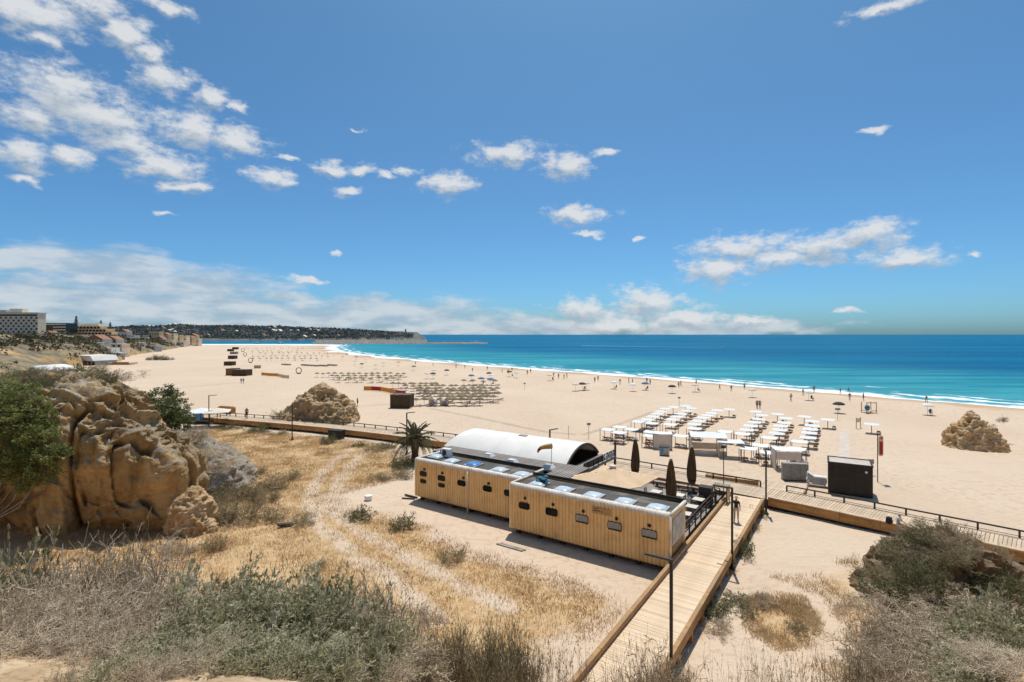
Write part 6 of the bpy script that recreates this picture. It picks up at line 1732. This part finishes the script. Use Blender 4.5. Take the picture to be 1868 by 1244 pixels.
TOWN = [(228, 615, 500, 12, 6, 'white'), (243, 620, 470, 10, 4, 'white'), (236, 624, 440, 9, 3, 'white'), (285, 613, 560, 15, 5, 'sand'), (303, 619, 590, 12, 6, 'sand'), (316, 620, 600, 8, 8, 'cream'), (327, 621, 610, 8, 7, 'sand'), (338, 622, 620, 9, 7, 'cream'),
        (349, 623, 640, 9, 6, 'sand'), (360, 625, 660, 10, 5, 'cream'), (152, 618, 400, 12, 3, 'cream'), (130, 622, 370, 16, 3, 'cream'), (180, 628, 330, 15, 3, 'white'), (66, 615, 420, 16, 3, 'cream'), (170, 634, 300, 10, 2.5, 'white'), (262, 623, 500, 9, 4, 'white'), (94, 617, 430, 13, 4, 'cream'), (108, 625, 350, 12, 3, 'white'), (146, 628, 330, 11, 3, 'cream'), (196, 622, 430, 13, 4, 'cream'), (208, 629, 360, 12, 3, 'white'), (220, 634, 330, 9, 3, 'cream'), (252, 631, 410, 9, 3, 'white'),
        (272, 618, 560, 12, 4, 'cream'), (294, 624, 560, 11, 4, 'white'), (312, 627, 570, 10, 4, 'cream'), (333, 628, 600, 10, 4, 'white'), (38, 620, 400, 15, 3, 'cream'), (355, 620, 680, 12, 6, 'sand')]
for i, (px, py, Y, w, h, c_) in enumerate(TOWN):
    x, y, z = at(px, py, Y)
    z = max(z, cliffz(x, y) - 1)
    house(x, y, z, round(w * .75, 1), 7, round(h * .8, 1), {'white': WHITER, 'sand': STONEB, 'cream': STONEW}[c_], ROOFT if i % 4 == 0 else STONEW, '%s coloured house on the cliffs, %s from the left of town' % (c_, nth(sorted(q[0] for q in TOWN).index(px))), 'town houses on the cliffs', flat=i % 4 != 0)
# beach restaurants below the cliff
e, w, h = block('beach_restaurant', 'beach restaurant with white arched roof behind the cliff rock', 8, 92, 662, 690, 190, 14, WHITER, 'restaurant', rz=R(-6))
MB().bb(-w / 2 + .5, w / 2 - .5, 0, 13, -1, 2.2).build('wall', DARK, e)
m = MB(); m.csm = True; n = 14; vs, fs = [], []
for lay in (0, .25):
    for k in range(n + 1):
        a = -1 + 2 * k / n
        for yy in (-1.5, 13): vs.append((a * w / 2, yy, 2.2 + 2.6 * (1 - a * a) - lay))
q = 2 * (n + 1)
for k in range(n): fs += [(2 * k, 2 * k + 2, 2 * k + 3, 2 * k + 1), (q + 2 * k, q + 2 * k + 1, q + 2 * k + 3, q + 2 * k + 2), (2 * k, q + 2 * k, q + 2 * k + 2, 2 * k + 2)]
m.add(vs, fs); m.build('roof', MEMBR, e)
for k in range(6): MB().bb(-w / 2 + 1 + k * (w - 2) / 5 - .1, -w / 2 + 1 + k * (w - 2) / 5 + .1, -1.3, -1.1, -1, 2.3).build('post', WHITEP, e)
for k in range(5): MB().bb(-w / 2 + 1.4 + k * (w - 2) / 5, -w / 2 + .6 + (k + 1) * (w - 2) / 5, -.12, -.01, .4, 1.9).build('window', GLASSB, e)
e, w, h = block('beach_pavilion', 'long grey pavilion with white roof under the cliff', 98, 182, 650, 667, 232, 12, GREYM, 'pavilion', rz=R(-12))
MB().bb(-w / 2, w / 2, 0, 10, -.5, h * .6).build('wall', GREYM, e)
MB().prism([(-w * .1, h * .6 + .01), (w * .5, h * .6 + .01), (w * .42, h + .6), (-w * .02, h + .8)], -1, 11).build('roof', WHITER, e); MB().bb(-w / 2 - .5, -w * .11, -1, 11, h * .6 + .01, h * .6 + .5).build('flat_roof', DARK, e)
for k in range(10): MB().bb(-w / 2 + (k + .2) * w / 10, -w / 2 + (k + .8) * w / 10, -.1, -.01, .2, h * .5).build('window', GLASSB, e)
e, w, h = block('beach_pavilion', 'white stepped pavilion on the cliff foot behind the grey one', 170, 205, 634, 655, 275, 10, WHITER, 'pavilion')
MB().bb(-w / 2, w / 2, 0, 9, -1, h * .5).build('wall', GREYM, e); MB().bb(-w / 2 - .6, w / 2 + .6, -1, 9.5, h * .5 + .01, h * .5 + .5).build('roof', WHITER, e); MB().bb(-w * .3, w * .3, 2, 8, h * .5 + .51, h).build('upper_storey', WHITER, e)
e, w, h = block('beach_pavilion', 'long low dark pavilion on the sand below the far cliff', 246, 282, 631, 640, 420, 10, DARK, 'pavilion')
MB().bb(-w / 2, -w * .22, 0, 9, -1, h).build('dark_wall', BLACK, e); MB().bb(-w * .215, w / 2, 0, 9, -1, h * .85).build('wall', GREYM, e); MB().bb(-w / 2 - .5, w / 2 + .5, -.6, 9.5, h + .01, h + .4).build('roof', GREYM, e)
# wooden pier deck from the pavilions onto the sand
x, y = W(212, 664); e = empty('beach_platform', 'low timber platform jutting onto the sand below the pavilions', 'platform', (x, y, 0), R(-4))
MB().bb(-9, 8, -2, 3, .3, .9).build('deck', PALE, e); MB().bb(0, 8, -2.1, -2.01, .1, 1.3).build('front_board', FASCIA, e); MB().bb(-9, -.1, -2.1, -2.01, .1, .9).build('front_board', PALE, e)
sheet('path', [(125, 678), (135, 672), (175, 668), (205, 664)], 1.4, BEAM, .15)
# bushy islet of rocks on the flat sand
for i, (px, w) in enumerate(((272, 8), (288, 22), (305, 16))):
    x, y = W(px, 656); plant('lush', x, y, 2.4 if i == 1 else 1.6, w / F * y * .55, ['small dark bush at the left of the sand clump', 'large dark bush in the middle of the sand clump', 'low dark bush at the right of the sand clump'][i])
    MB_ = None
# conifers between the clifftop buildings
def conifer(label, px, pt, pb_, Y):
    x, _, zt = at(px, pt, Y); zb = CH - (pb_ - HZ) / F * Y; h = zt - zb
    e = empty('norfolk_pine', label, 'tree', (x, Y, zb), 0, 'clifftop conifers')
    MB().cyl((0, 0, -3), (0, 0, h), .35, .06, n=6).build('trunk', TWIG_B, e)
    global rng
    rng = np.random.default_rng(int(px)); k = 900
    t_ = rng.uniform(.12, 1, k); t_ = np.round(t_ * 9) / 9 + rng.normal(0, .012, k); a = rng.uniform(0, 6.28, k); r = (1.05 - t_) * h * .28 * rng.uniform(.2, 1, k)
    p = np.stack([np.cos(a) * r, np.sin(a) * r, t_ * h + r * .1], 1); v, f = leaf_mesh(p, .9, .35, .1); put('crown', np_mesh('crown', v, f, [LEAF_D]), e)
for a in (('tall conifer behind the terraced hotel', 139, 578, 600, 545), ('slim conifer right of the terraced hotel', 184, 586, 610, 545), ('small slim conifer farthest right on the clifftop', 201, 590, 612, 545)): conifer(*a)

# ------------------------------------------------------------------ far hills, breakwaters, lighthouse
HX = np.linspace(-4200, -255, 330); HY = np.concatenate([np.linspace(1180, 1700, 50), np.linspace(1750, 3600, 14)])
X, Y = np.meshgrid(HX, HY)
pxx = 934 + F * X / 1500.0
ridge = np.interp(pxx, [-1700, 0, 200, 260, 330, 400, 450, 520, 600, 640, 700, 735, 758, 764], [36, 32, 27, 28, 31, 32, 29, 28, 24, 20, 14, 11, 9, -4])
edge = np.interp(pxx, [0, 400, 600, 700, 764], [1190, 1200, 1230, 1300, 1380])
Z = ridge * sst(Y, edge, edge + 300) * (1 - .25 * sst(Y, 2200, 3600))
Z = np.where(Y > edge, Z + 4 * sst(Y, edge, edge + 12) , SEA - 1.5)
Z = Z + sst(Y, edge + 4, edge + 60) * (fbm(P3(X, Y, 0, .008), 5, 91).reshape(X.shape) - .5) * 16 * np.clip(ridge / 30, .15, 1) + sst(Y, edge, edge + 20) * (fbm(P3(X, Y, 0, .06), 3, 92).reshape(X.shape) - .5) * 4
Z = np.where(934 + F * X / Y > 763, SEA - 1.5, Z)
HV = np.stack([X.ravel(), Y.ravel(), Z.ravel()], 1)
n = len(HX); i = (np.arange(len(HY) - 1)[:, None] * n + np.arange(n - 1)[None, :]).ravel()
HILLM = mat('wooded_hill', (.085, .098, .088), (.13, .13, .11), .02, .95, world=True, dirt=(.22, .16, .10), dirt_amt=.5, dirt_scale=.012)  # green shifted to blue-grey, distance haze put into the colour
tag(put('hills', np_mesh('hills', HV, np.stack([i, i + 1, i + n + 1, i + n], 1), [HILLM])), kind='structure')
def hillz(x, y): return float(HV[np.argmin((HV[:, 0] - x) ** 2 + (HV[:, 1] - y) ** 2), 2])
hr = random.Random(3)
spots = []
while len(spots) < 99:
    Yh = hr.uniform(1260, 1560); px = hr.choice([hr.uniform(215, 640), hr.gauss(545, 40), hr.gauss(470, 30), hr.gauss(330, 30)])
    if not 205 < px < 650: continue
    x = (px - 934) / F * Yh; z = hillz(x, Yh)
    if z > 3: spots.append((px, x, Yh, z))
for k, (px, x, Yh, z) in enumerate(sorted(spots)):
    house(x, Yh, z, hr.choice([7, 9, 12, 16]), 8, hr.choice([3.5, 5, 6.5]), hr.choice([WHITER, WHITER, STONEW, STONEW]), hr.choice([WHITER, ROOFT, STONEW]), '%s tiny pale house from the left on the far hillside' % nth(k), 'houses on the far hillside', flat=hr.random() < .5, wins=False, rz=hr.uniform(-.5, .5))
# wooded cover of the hills as one mass
rng = np.random.default_rng(8)
px = rng.uniform(190, 752, 7000); Yh = rng.uniform(1230, 1640, 7000); hx = (px - 934) / F * Yh
ix = np.clip(((hx - HX[0]) / (HX[1] - HX[0])).astype(int), 0, n - 1); iy = np.clip(np.searchsorted(HY, Yh), 0, len(HY) - 1); hz_ = Z[iy, ix]
ok = (hz_ > 2) & (rng.uniform(0, 1, 7000) < np.interp(px, [600, 752], [1, .35])); c = np.stack([hx, Yh, hz_], 1)[ok]
c = np.repeat(c, 7, 0) + rng.normal(0, 1, (ok.sum() * 7, 3)) * np.array([3, 3, .9]) + np.array([0, 0, 1.0])
lv, lf = leaf_mesh(c, 3.6, .8, .4, .4)
tag(put('hill_woods', np_mesh('hill_woods', lv, lf, [mat('far_wood_leaf', (.10, .115, .105), (.15, .155, .135), .02, .95, world=True, sss=.15)])), 'dark woods covering the far hillside', 'woods', None, 'stuff')  # leaf colour carries the same painted blue-grey haze as the hills
# lighthouse
x, y, z = at(740, 612, 1420)
z = hillz(x, y)
e = empty('lighthouse', 'slim lighthouse tower on the far headland', 'lighthouse', (x, y, z))
MB().cyl((0, 0, -4), (0, 0, 20), 2.6, 1.9, 12).build('tower', GREYM, e); MB().cyl((0, 0, 20.01), (0, 0, 20.9), 3.0, 3.0, 12).build('gallery', DARK, e); MB().cyl((0, 0, 20.91), (0, 0, 23), 1.5, 1.5, 10).build('lantern', GLASSB, e); MB().cyl((0, 0, 23.01), (0, 0, 24.6), 1.8, .2, 10).build('roof', DARK, e)
# breakwaters of heaped rock
def mole(label, p0, p1, w, h, seed):
    a, b = np.array(p0, float), np.array(p1, float); L = np.linalg.norm(b - a); n = int(L / 3); k = 7
    s = np.linspace(0, 1, n); tn = (b - a) / L; nm = np.array([-tn[1], tn[0]])
    pr = np.array([(-w, SEA - 1.5), (-w * .55, .1), (-w * .25, h), (0, h * 1.05), (w * .25, h), (w * .55, .1), (w, SEA - 1.5)])
    r_ = np.random.default_rng(seed)
    Vv = (a[None, None, :] + (b - a)[None, None, :] * s[:, None, None] + nm[None, None, :] * pr[None, :, 0:1])
    Zv = np.broadcast_to(pr[None, :, 1], (n, k)) + r_.normal(0, .45, (n, k))
    Vm = np.concatenate([Vv, Zv[:, :, None]], 2).reshape(-1, 3) - np.array([a[0], a[1], 0])
    ii = (np.arange(n - 1)[:, None] * k + np.arange(k - 1)[None, :]).ravel()
    o = put('breakwater', np_mesh('breakwater', Vm, np.stack([ii, ii + k, ii + k + 1, ii + 1], 1), [rock_material('mole_rock', (.32, .27, .22), (.22, .18, .14), (.3, .27, .23), .4, .3)]), None, (a[0], a[1], 0))
    tag(o, label, 'breakwater')
mole('low rock breakwater reaching right from the end of the beach', (-330, 845), (-42, 872), 7, 1.6, 1); mole('second rock breakwater below the headland', (-420, 1090), (-190, 1140), 7, 1.5, 2)
# boats
def boat(label, px, py, L, sail=False, rz=0.0):
    Y = F * (CH - SEA) / (py - HZ); x = (px - 934) / F * Y
    e = empty('boat', label, 'boat', (x, Y, SEA), rz, 'boats')
    m = MB(); hw = L * .16
    top = [(-L / 2, -hw), (L * .2, -hw), (L / 2, 0), (L * .2, hw), (-L / 2, hw)]
    vs = [(a * .9, b * .6, -.2) for a, b in top] + [(a, b, L * .12) for a, b in top]
    m.add(vs, [(4, 3, 2, 1, 0), (5, 6, 7, 8, 9)] + [(i, (i + 1) % 5, (i + 1) % 5 + 5, i + 5) for i in range(5)]); m.build('hull', WHITEP, e)
    MB().box((-L * .08, 0, L * .19), (L * .35, hw * 1.2, L * .14), taper=.8).build('cabin', WHITEP, e)
    if sail: MB().cyl((0, 0, L * .1), (0, 0, L * 1.25), .12, .05, 6).build('mast', WHITEP, e); MB().bar((0, 0, L * .3), (-L * .4, 0, L * .32), .18).build('boom', WHITEP, e)
    return x, Y
FOAM = mat('wake_foam', (.72, .78, .80), (.45, .60, .66), .15, .6, world=True, lo=.42, hi=.6)
def wake(pts, w0, w1):
    P = [((px - 934) / F * (F * (CH - SEA) / (py - HZ)), F * (CH - SEA) / (py - HZ)) for px, py in pts]
    a, b = np.array(P[0]), np.array(P[-1]); n = 40; s = np.linspace(0, 1, n); d = (b - a) / np.linalg.norm(b - a); nm = np.array([-d[1], d[0]])
    w = w0 + (w1 - w0) * s + np.random.default_rng(2).normal(0, .3, n)
    V_ = np.concatenate([np.column_stack([a + (b - a) * s[:, None] + nm * (w * f)[:, None], np.full(n, SEA + .06)]) for f in (-.5, .5)])
    i_ = np.arange(n - 1); tag(put('wake', np_mesh('wake', V_, np.stack([i_, i_ + 1, i_ + n + 1, i_ + n], 1), [FOAM])), 'pale foam wake trailing behind a boat', 'wake', None, 'stuff')
boat('small white motorboat drawing a long wake offshore', 1320, 634, 6); wake([(1318, 634), (1060, 629.5)], 1.2, 5.0)
boat('distant white motorboat near the horizon', 1482, 619.5, 9); wake([(1484, 619.5), (1560, 619.0)], 2, 8)
boat('sailboat with bare mast behind the far parasol field', 470, 626, 12, True, .4); boat('second sailboat with bare mast at the river mouth', 511, 626, 11, True, -.3)

# ------------------------------------------------------------------ people
def person_mesh(nm, joints, edges, top, bottom, legs=SKIN, arms=SKIN, hair=None, zsplit=None, shoes=None):
    """one continuous skinned body; joints: name -> (x, y, z, radius)"""
    names = list(joints)
    me = bpy.data.meshes.new(nm); me.from_pydata([joints[k][:3] for k in names], [(names.index(a), names.index(b)) for a, b in edges], [])
    o = bpy.data.objects.new(nm, me); COL.objects.link(o)
    o.modifiers.new('skin', 'SKIN')
    for i, k in enumerate(names):
        r = joints[k][3]; sv = me.skin_vertices[0].data[i]; sv.radius = (r, r) if not isinstance(r, tuple) else r; sv.use_root = (k == 'pelvis')
    s = o.modifiers.new('sub', 'SUBSURF'); s.levels = 2; s.render_levels = 2
    bpy.context.view_layer.update()
    out = bpy.data.meshes.new_from_object(o.evaluated_get(bpy.context.evaluated_depsgraph_get()))
    bpy.data.objects.remove(o)
    out.materials.clear()
    for m in (SKIN, top, bottom, hair or DARK, shoes or SKIN): out.materials.append(m)
    for p in out.polygons:
        c = p.center
        # nearest bone decides the cloth
        best, bk = 1e9, None
        for a, b in edges:
            pa, pb2 = Vector(joints[a][:3]), Vector(joints[b][:3]); d = pb2 - pa
            t = max(0, min(1, (c - pa).dot(d) / max(d.length_squared, 1e-9))); q = (c - pa - d * t).length
            if q < best: best, bk = q, (a, b, t)
        a, b, t = bk
        key = a + '_' + b
        mi = 0
        if key in ('pelvis_waist', 'waist_chest', 'chest_shl', 'chest_shr', 'chest_neck') or (key in ('shl_ell', 'shr_elr') and t < .55): mi = 1
        if key == 'chest_neck' and t > .6: mi = 0
        if key in ('pelvis_hipl', 'pelvis_hipr') or (key in ('hipl_knl', 'hipr_knr') and t < .75) or (key == 'pelvis_waist' and t < .35): mi = 2
        if key == 'neck_head' and (c.z > joints['head'][2] + .03 or (c - Vector(joints['head'][:3])).y > .05): mi = 3
        if key in ('anl_tol', 'anr_tor'): mi = 4
        p.material_index = mi; p.use_smooth = True
    return out
EDG = [('pelvis', 'waist'), ('waist', 'chest'), ('chest', 'neck'), ('neck', 'head'), ('chest', 'shl'), ('chest', 'shr'), ('shl', 'ell'), ('ell', 'wrl'), ('wrl', 'hal'), ('shr', 'elr'), ('elr', 'wrr'), ('wrr', 'har'),
       ('pelvis', 'hipl'), ('pelvis', 'hipr'), ('hipl', 'knl'), ('knl', 'anl'), ('anl', 'tol'), ('hipr', 'knr'), ('knr', 'anr'), ('anr', 'tor')]
def stand(step=.0, armswing=.0, arms=None):
    s = step
    j = {'pelvis': (0, 0, .95, .13), 'waist': (0, .0, 1.1, .12), 'chest': (0, 0, 1.32, .14), 'neck': (0, -.01, 1.5, .055), 'head': (0, -.02, 1.64, .095),
         'shl': (-.18, 0, 1.42, .065), 'shr': (.18, 0, 1.42, .065), 'ell': (-.24, .02 + armswing, 1.15, .045), 'wrl': (-.25, -.06 + armswing * 1.4, .92, .032), 'hal': (-.25, -.09 + armswing * 1.5, .82, .036),
         'elr': (.24, .02 - armswing, 1.15, .045), 'wrr': (.25, -.06 - armswing * 1.4, .92, .032), 'har': (.25, -.09 - armswing * 1.5, .82, .036),
         'hipl': (-.1, 0, .88, .1), 'hipr': (.1, 0, .88, .1), 'knl': (-.1, -.03 - s * .5, .5, .065), 'anl': (-.1, .02 - s, .09, .042), 'tol': (-.11, -.16 - s, .035, .035),
         'knr': (.1, -.03 + s * .4, .5, .065), 'anr': (.1, .04 + s, .09 + s * .15, .042), 'tor': (.11, -.14 + s, .035 + s * .05, .035)}
    return j
def sit():
    j = stand(); 
    for k in ('pelvis', 'waist', 'chest', 'neck', 'head', 'shl', 'shr'): x, y, z, r = j[k]; j[k] = (x, y + (z - .95) * -.12, z - .85, r)
    j.update({'ell': (-.25, -.1, .30, .045), 'wrl': (-.2, -.32, .2, .032), 'hal': (-.17, -.4, .2, .036), 'elr': (.25, -.1, .30, .045), 'wrr': (.2, -.32, .2, .032), 'har': (.17, -.4, .2, .036),
              'hipl': (-.1, -.04, .08, .1), 'hipr': (.1, -.04, .08, .1), 'knl': (-.13, -.46, .1, .065), 'anl': (-.13, -.48, -.32, .042), 'tol': (-.13, -.64, -.38, .035), 'knr': (.13, -.46, .1, .065), 'anr': (.13, -.48, -.32, .042), 'tor': (.13, -.64, -.38, .035)})
    return j
CL = {k: mat(k + '_clothing', v, None, 6, .85) for k, v in {'navy': (.03, .035, .05), 'white': (.74, .73, .71), 'khaki': (.50, .42, .31), 'red': (.40, .05, .05), 'blue': (.06, .16, .35), 'black': (.02, .02, .022), 'yellow': (.6, .4, .08), 'green': (.08, .2, .1), 'pink': (.6, .25, .28), 'grey': (.3, .3, .3)}.items()}
# walker on the boardwalk
x, y = W(1343, 951, DZ)
pe = empty('person', 'person walking on the boardwalk in dark top, pale shorts and sun hat', 'person', (x, y, DZ), R(150))
put('body', person_mesh('body', stand(.16, .1), EDG, CL['navy'], CL['khaki'], shoes=CL['black']), pe)
m = MB(); m.csm = True; m.lathe([(.0, 1.80), (.08, 1.79), (.105, 1.72), (.11, 1.68), (.22, 1.655), (.225, 1.645), (.1, 1.655)], 16, (0, -.02, 0)); m.build('sun_hat', mat('straw_hat', (.68, .52, .32), (.58, .43, .25), 12, .8), pe)
# seated person with backpack
x, y = W(1638, 957, DZ + .25)
pe = empty('person', 'person in a white shirt seated on the promenade edge', 'person', (x, y, DZ + .235), R(35))
put('body', person_mesh('body_seated', sit(), EDG, CL['white'], CL['khaki'], hair=mat('light_hair', (.5, .42, .33), (.4, .33, .25), 8, .8)), pe)
x, y = W(1622, 953, DZ + .3)
e = empty('backpack', 'black backpack beside the seated person on the promenade', 'backpack', (x, y, DZ + .235), .4)
m = MB(); m.csm = True; m.prism([(a, .24 + b) for a, b in round_rect(.34, .48, .13)], -.1, .12); m.build('bag', CL['black'], e); MB().box((0, -.13, .17), (.24, .07, .2)).build('pocket', CL['navy'], e)
for a in (-.1, .1): MB().bar((a, .13, .42), (a, .16, .08), .04, .015).build('strap', CL['black'], e)
# figures farther off: three stances, several outfits
OUT = [('navy', 'black'), ('white', 'blue'), ('red', 'khaki'), ('black', 'black'), ('blue', 'white'), ('khaki', 'navy'), ('yellow', 'black'), ('pink', 'grey')]
PM = []
for i, (a, b) in enumerate(OUT):
    PM.append((person_mesh('body_far', stand(.05 + .16 * (i % 3) / 2, .05 * (i % 3)), EDG, CL[a] if i % 3 else SKIN, CL[b]), ('bare chested' if i % 3 == 0 else a + ' topped'), b))
def far_person(px, py, i, label, rz, h=1.0, group=None, z=0.0):
    x, y = W(px, py, z)
    e = empty('person', label, 'person', (x, y, max(tz(x, y), SEA - .2) + z), rz, group, scale=h)
    put('body', PM[i % len(PM)][0], e)
far_person(450, 763, 3, 'person in dark clothes walking on the far promenade', R(60), 1.05, z=DZ)
x, y = W(451, 752, DZ + 1.2)
far_person(652, 740, 3, 'dark dressed person walking on sand beside the tan crag', R(80))
far_person(1381, 744, 0, 'left person of the pair standing behind the fourth parasol column', R(10)); far_person(1386, 744, 3, 'right person of the pair standing behind the fourth parasol column', R(-10))
far_person(440, 699, 1, 'left of two pale dressed people on the wide sand', R(70)); far_person(444, 699, 7, 'right of two pale dressed people on the wide sand', R(80))
SH = [(758, 663), (790, 665), (832, 669.5), (848, 670), (862, 676), (889, 673), (916, 678), (927, 680), (934, 675), (962, 681), (968, 678), (1010, 686), (1019, 688), (1029, 689), (1034, 687), (1085, 695), (1091, 692), (1131, 699), (1147, 696), (1154, 697), (1180, 697), (1186, 699),
      (1238, 704), (1242, 702), (1270, 700), (1313, 708), (1334, 711), (1358, 706), (1443, 729), (1465, 718), (1485, 710), (1533, 712), (1550, 727), (1575, 727), (1548, 708), (1690, 730)]
for i, (px, py) in enumerate(SH):
    far_person(px, py + .8, (i * 5 + i // 3) % 8, '%s person from the left along the waterline' % nth(i), rnd.uniform(0, 6.28), rnd.uniform(.93, 1.06), 'people along the waterline')
# groups sitting under their own parasols on the open sand
PARC = {'white': WHITEC, 'blue': CL['blue'], 'dark': CL['navy'], 'straw': CREAMC, 'green': CL['green'], 'red': CL['red'], 'yellow': CL['yellow']}
rp0 = {}
def beach_umbrella(px, py, c, label):
    x, y = W(px, py)
    if c not in rp0:
        e = empty('beach_umbrella', label, 'parasol', (x, y, tz(x, y)), 0, 'private parasols on the open sand')
        m = MB(); vs, fs = [], []
        for k, (r, z) in enumerate(((.02, 2.0), (.5, 1.92), (.85, 1.72), (1.0, 1.5), (.98, 1.49), (.5, 1.86))):
            for i in range(8): a = 2 * math.pi * i / 8; vs.append((r * math.cos(a), r * math.sin(a), z))
        for k in range(5):
            for i in range(8): fs.append((k * 8 + i, k * 8 + 8 + i, k * 8 + 8 + (i + 1) % 8, k * 8 + (i + 1) % 8))
        m.add(vs, fs); m.build('canopy', PARC[c], e); MB().cyl((0, 0, -.2), (0, 0, 2.0), .025, n=6).build('pole', STEEL, e); rp0[c] = e
    else: copy_thing(rp0[c], (x, y, tz(x, y)), rnd.uniform(0, 1), label)
sitm = person_mesh('body_sitting', sit(), EDG, CL['navy'], CL['black'])
BU = [(1050, 712, 'straw'), (1062, 711, 'dark'), (1070, 710, 'straw'), (1120, 708, 'white'), (1155, 712.5, 'white'), (1177, 710, 'blue'), (1226, 716, 'dark'), (1268, 713, 'straw'), (1003, 693, 'straw'), (892, 689, 'dark'), (896, 693, 'white'), (860, 694, 'blue'), (878, 700, 'blue'), (895, 701.5, 'blue'),
      (779, 690, 'straw'), (790, 690, 'dark'), (792, 683, 'straw'), (815, 683, 'dark'), (929, 686, 'dark'), (942, 688, 'straw'), (1372, 723, 'straw'), (1692, 755, 'white'), (1475, 728, 'straw'), (755, 675, 'green'), (700, 667, 'straw'), (727, 666, 'yellow'), (668, 660, 'white'), (648, 664, 'straw'), (625, 655, 'yellow'),
      (610, 648, 'straw'), (633, 650, 'red'), (592, 645, 'straw'), (618, 643, 'white'), (660, 670, 'dark'), (1530, 752, 'dark'), (650, 655, 'blue'), (686, 672, 'straw')]
bc = {}
for i, (px, py, c) in enumerate(sorted(BU)):
    k = bc.get(c, 0); bc[c] = k + 1
    beach_umbrella(px, py, c, '%s small round %s parasol from the left near the waterline' % (nth(k), c))
    if px > 850 and i % 2 == 0:
        x, y = W(px + 5, py + .6)
        e = empty('person', 'person sitting on sand right of the %s round %s parasol from the left' % (nth(k), c), 'person', (x, y, tz(x, y) + .42), rnd.uniform(0, 6), 'people sitting under private parasols'); put('body', sitm, e)
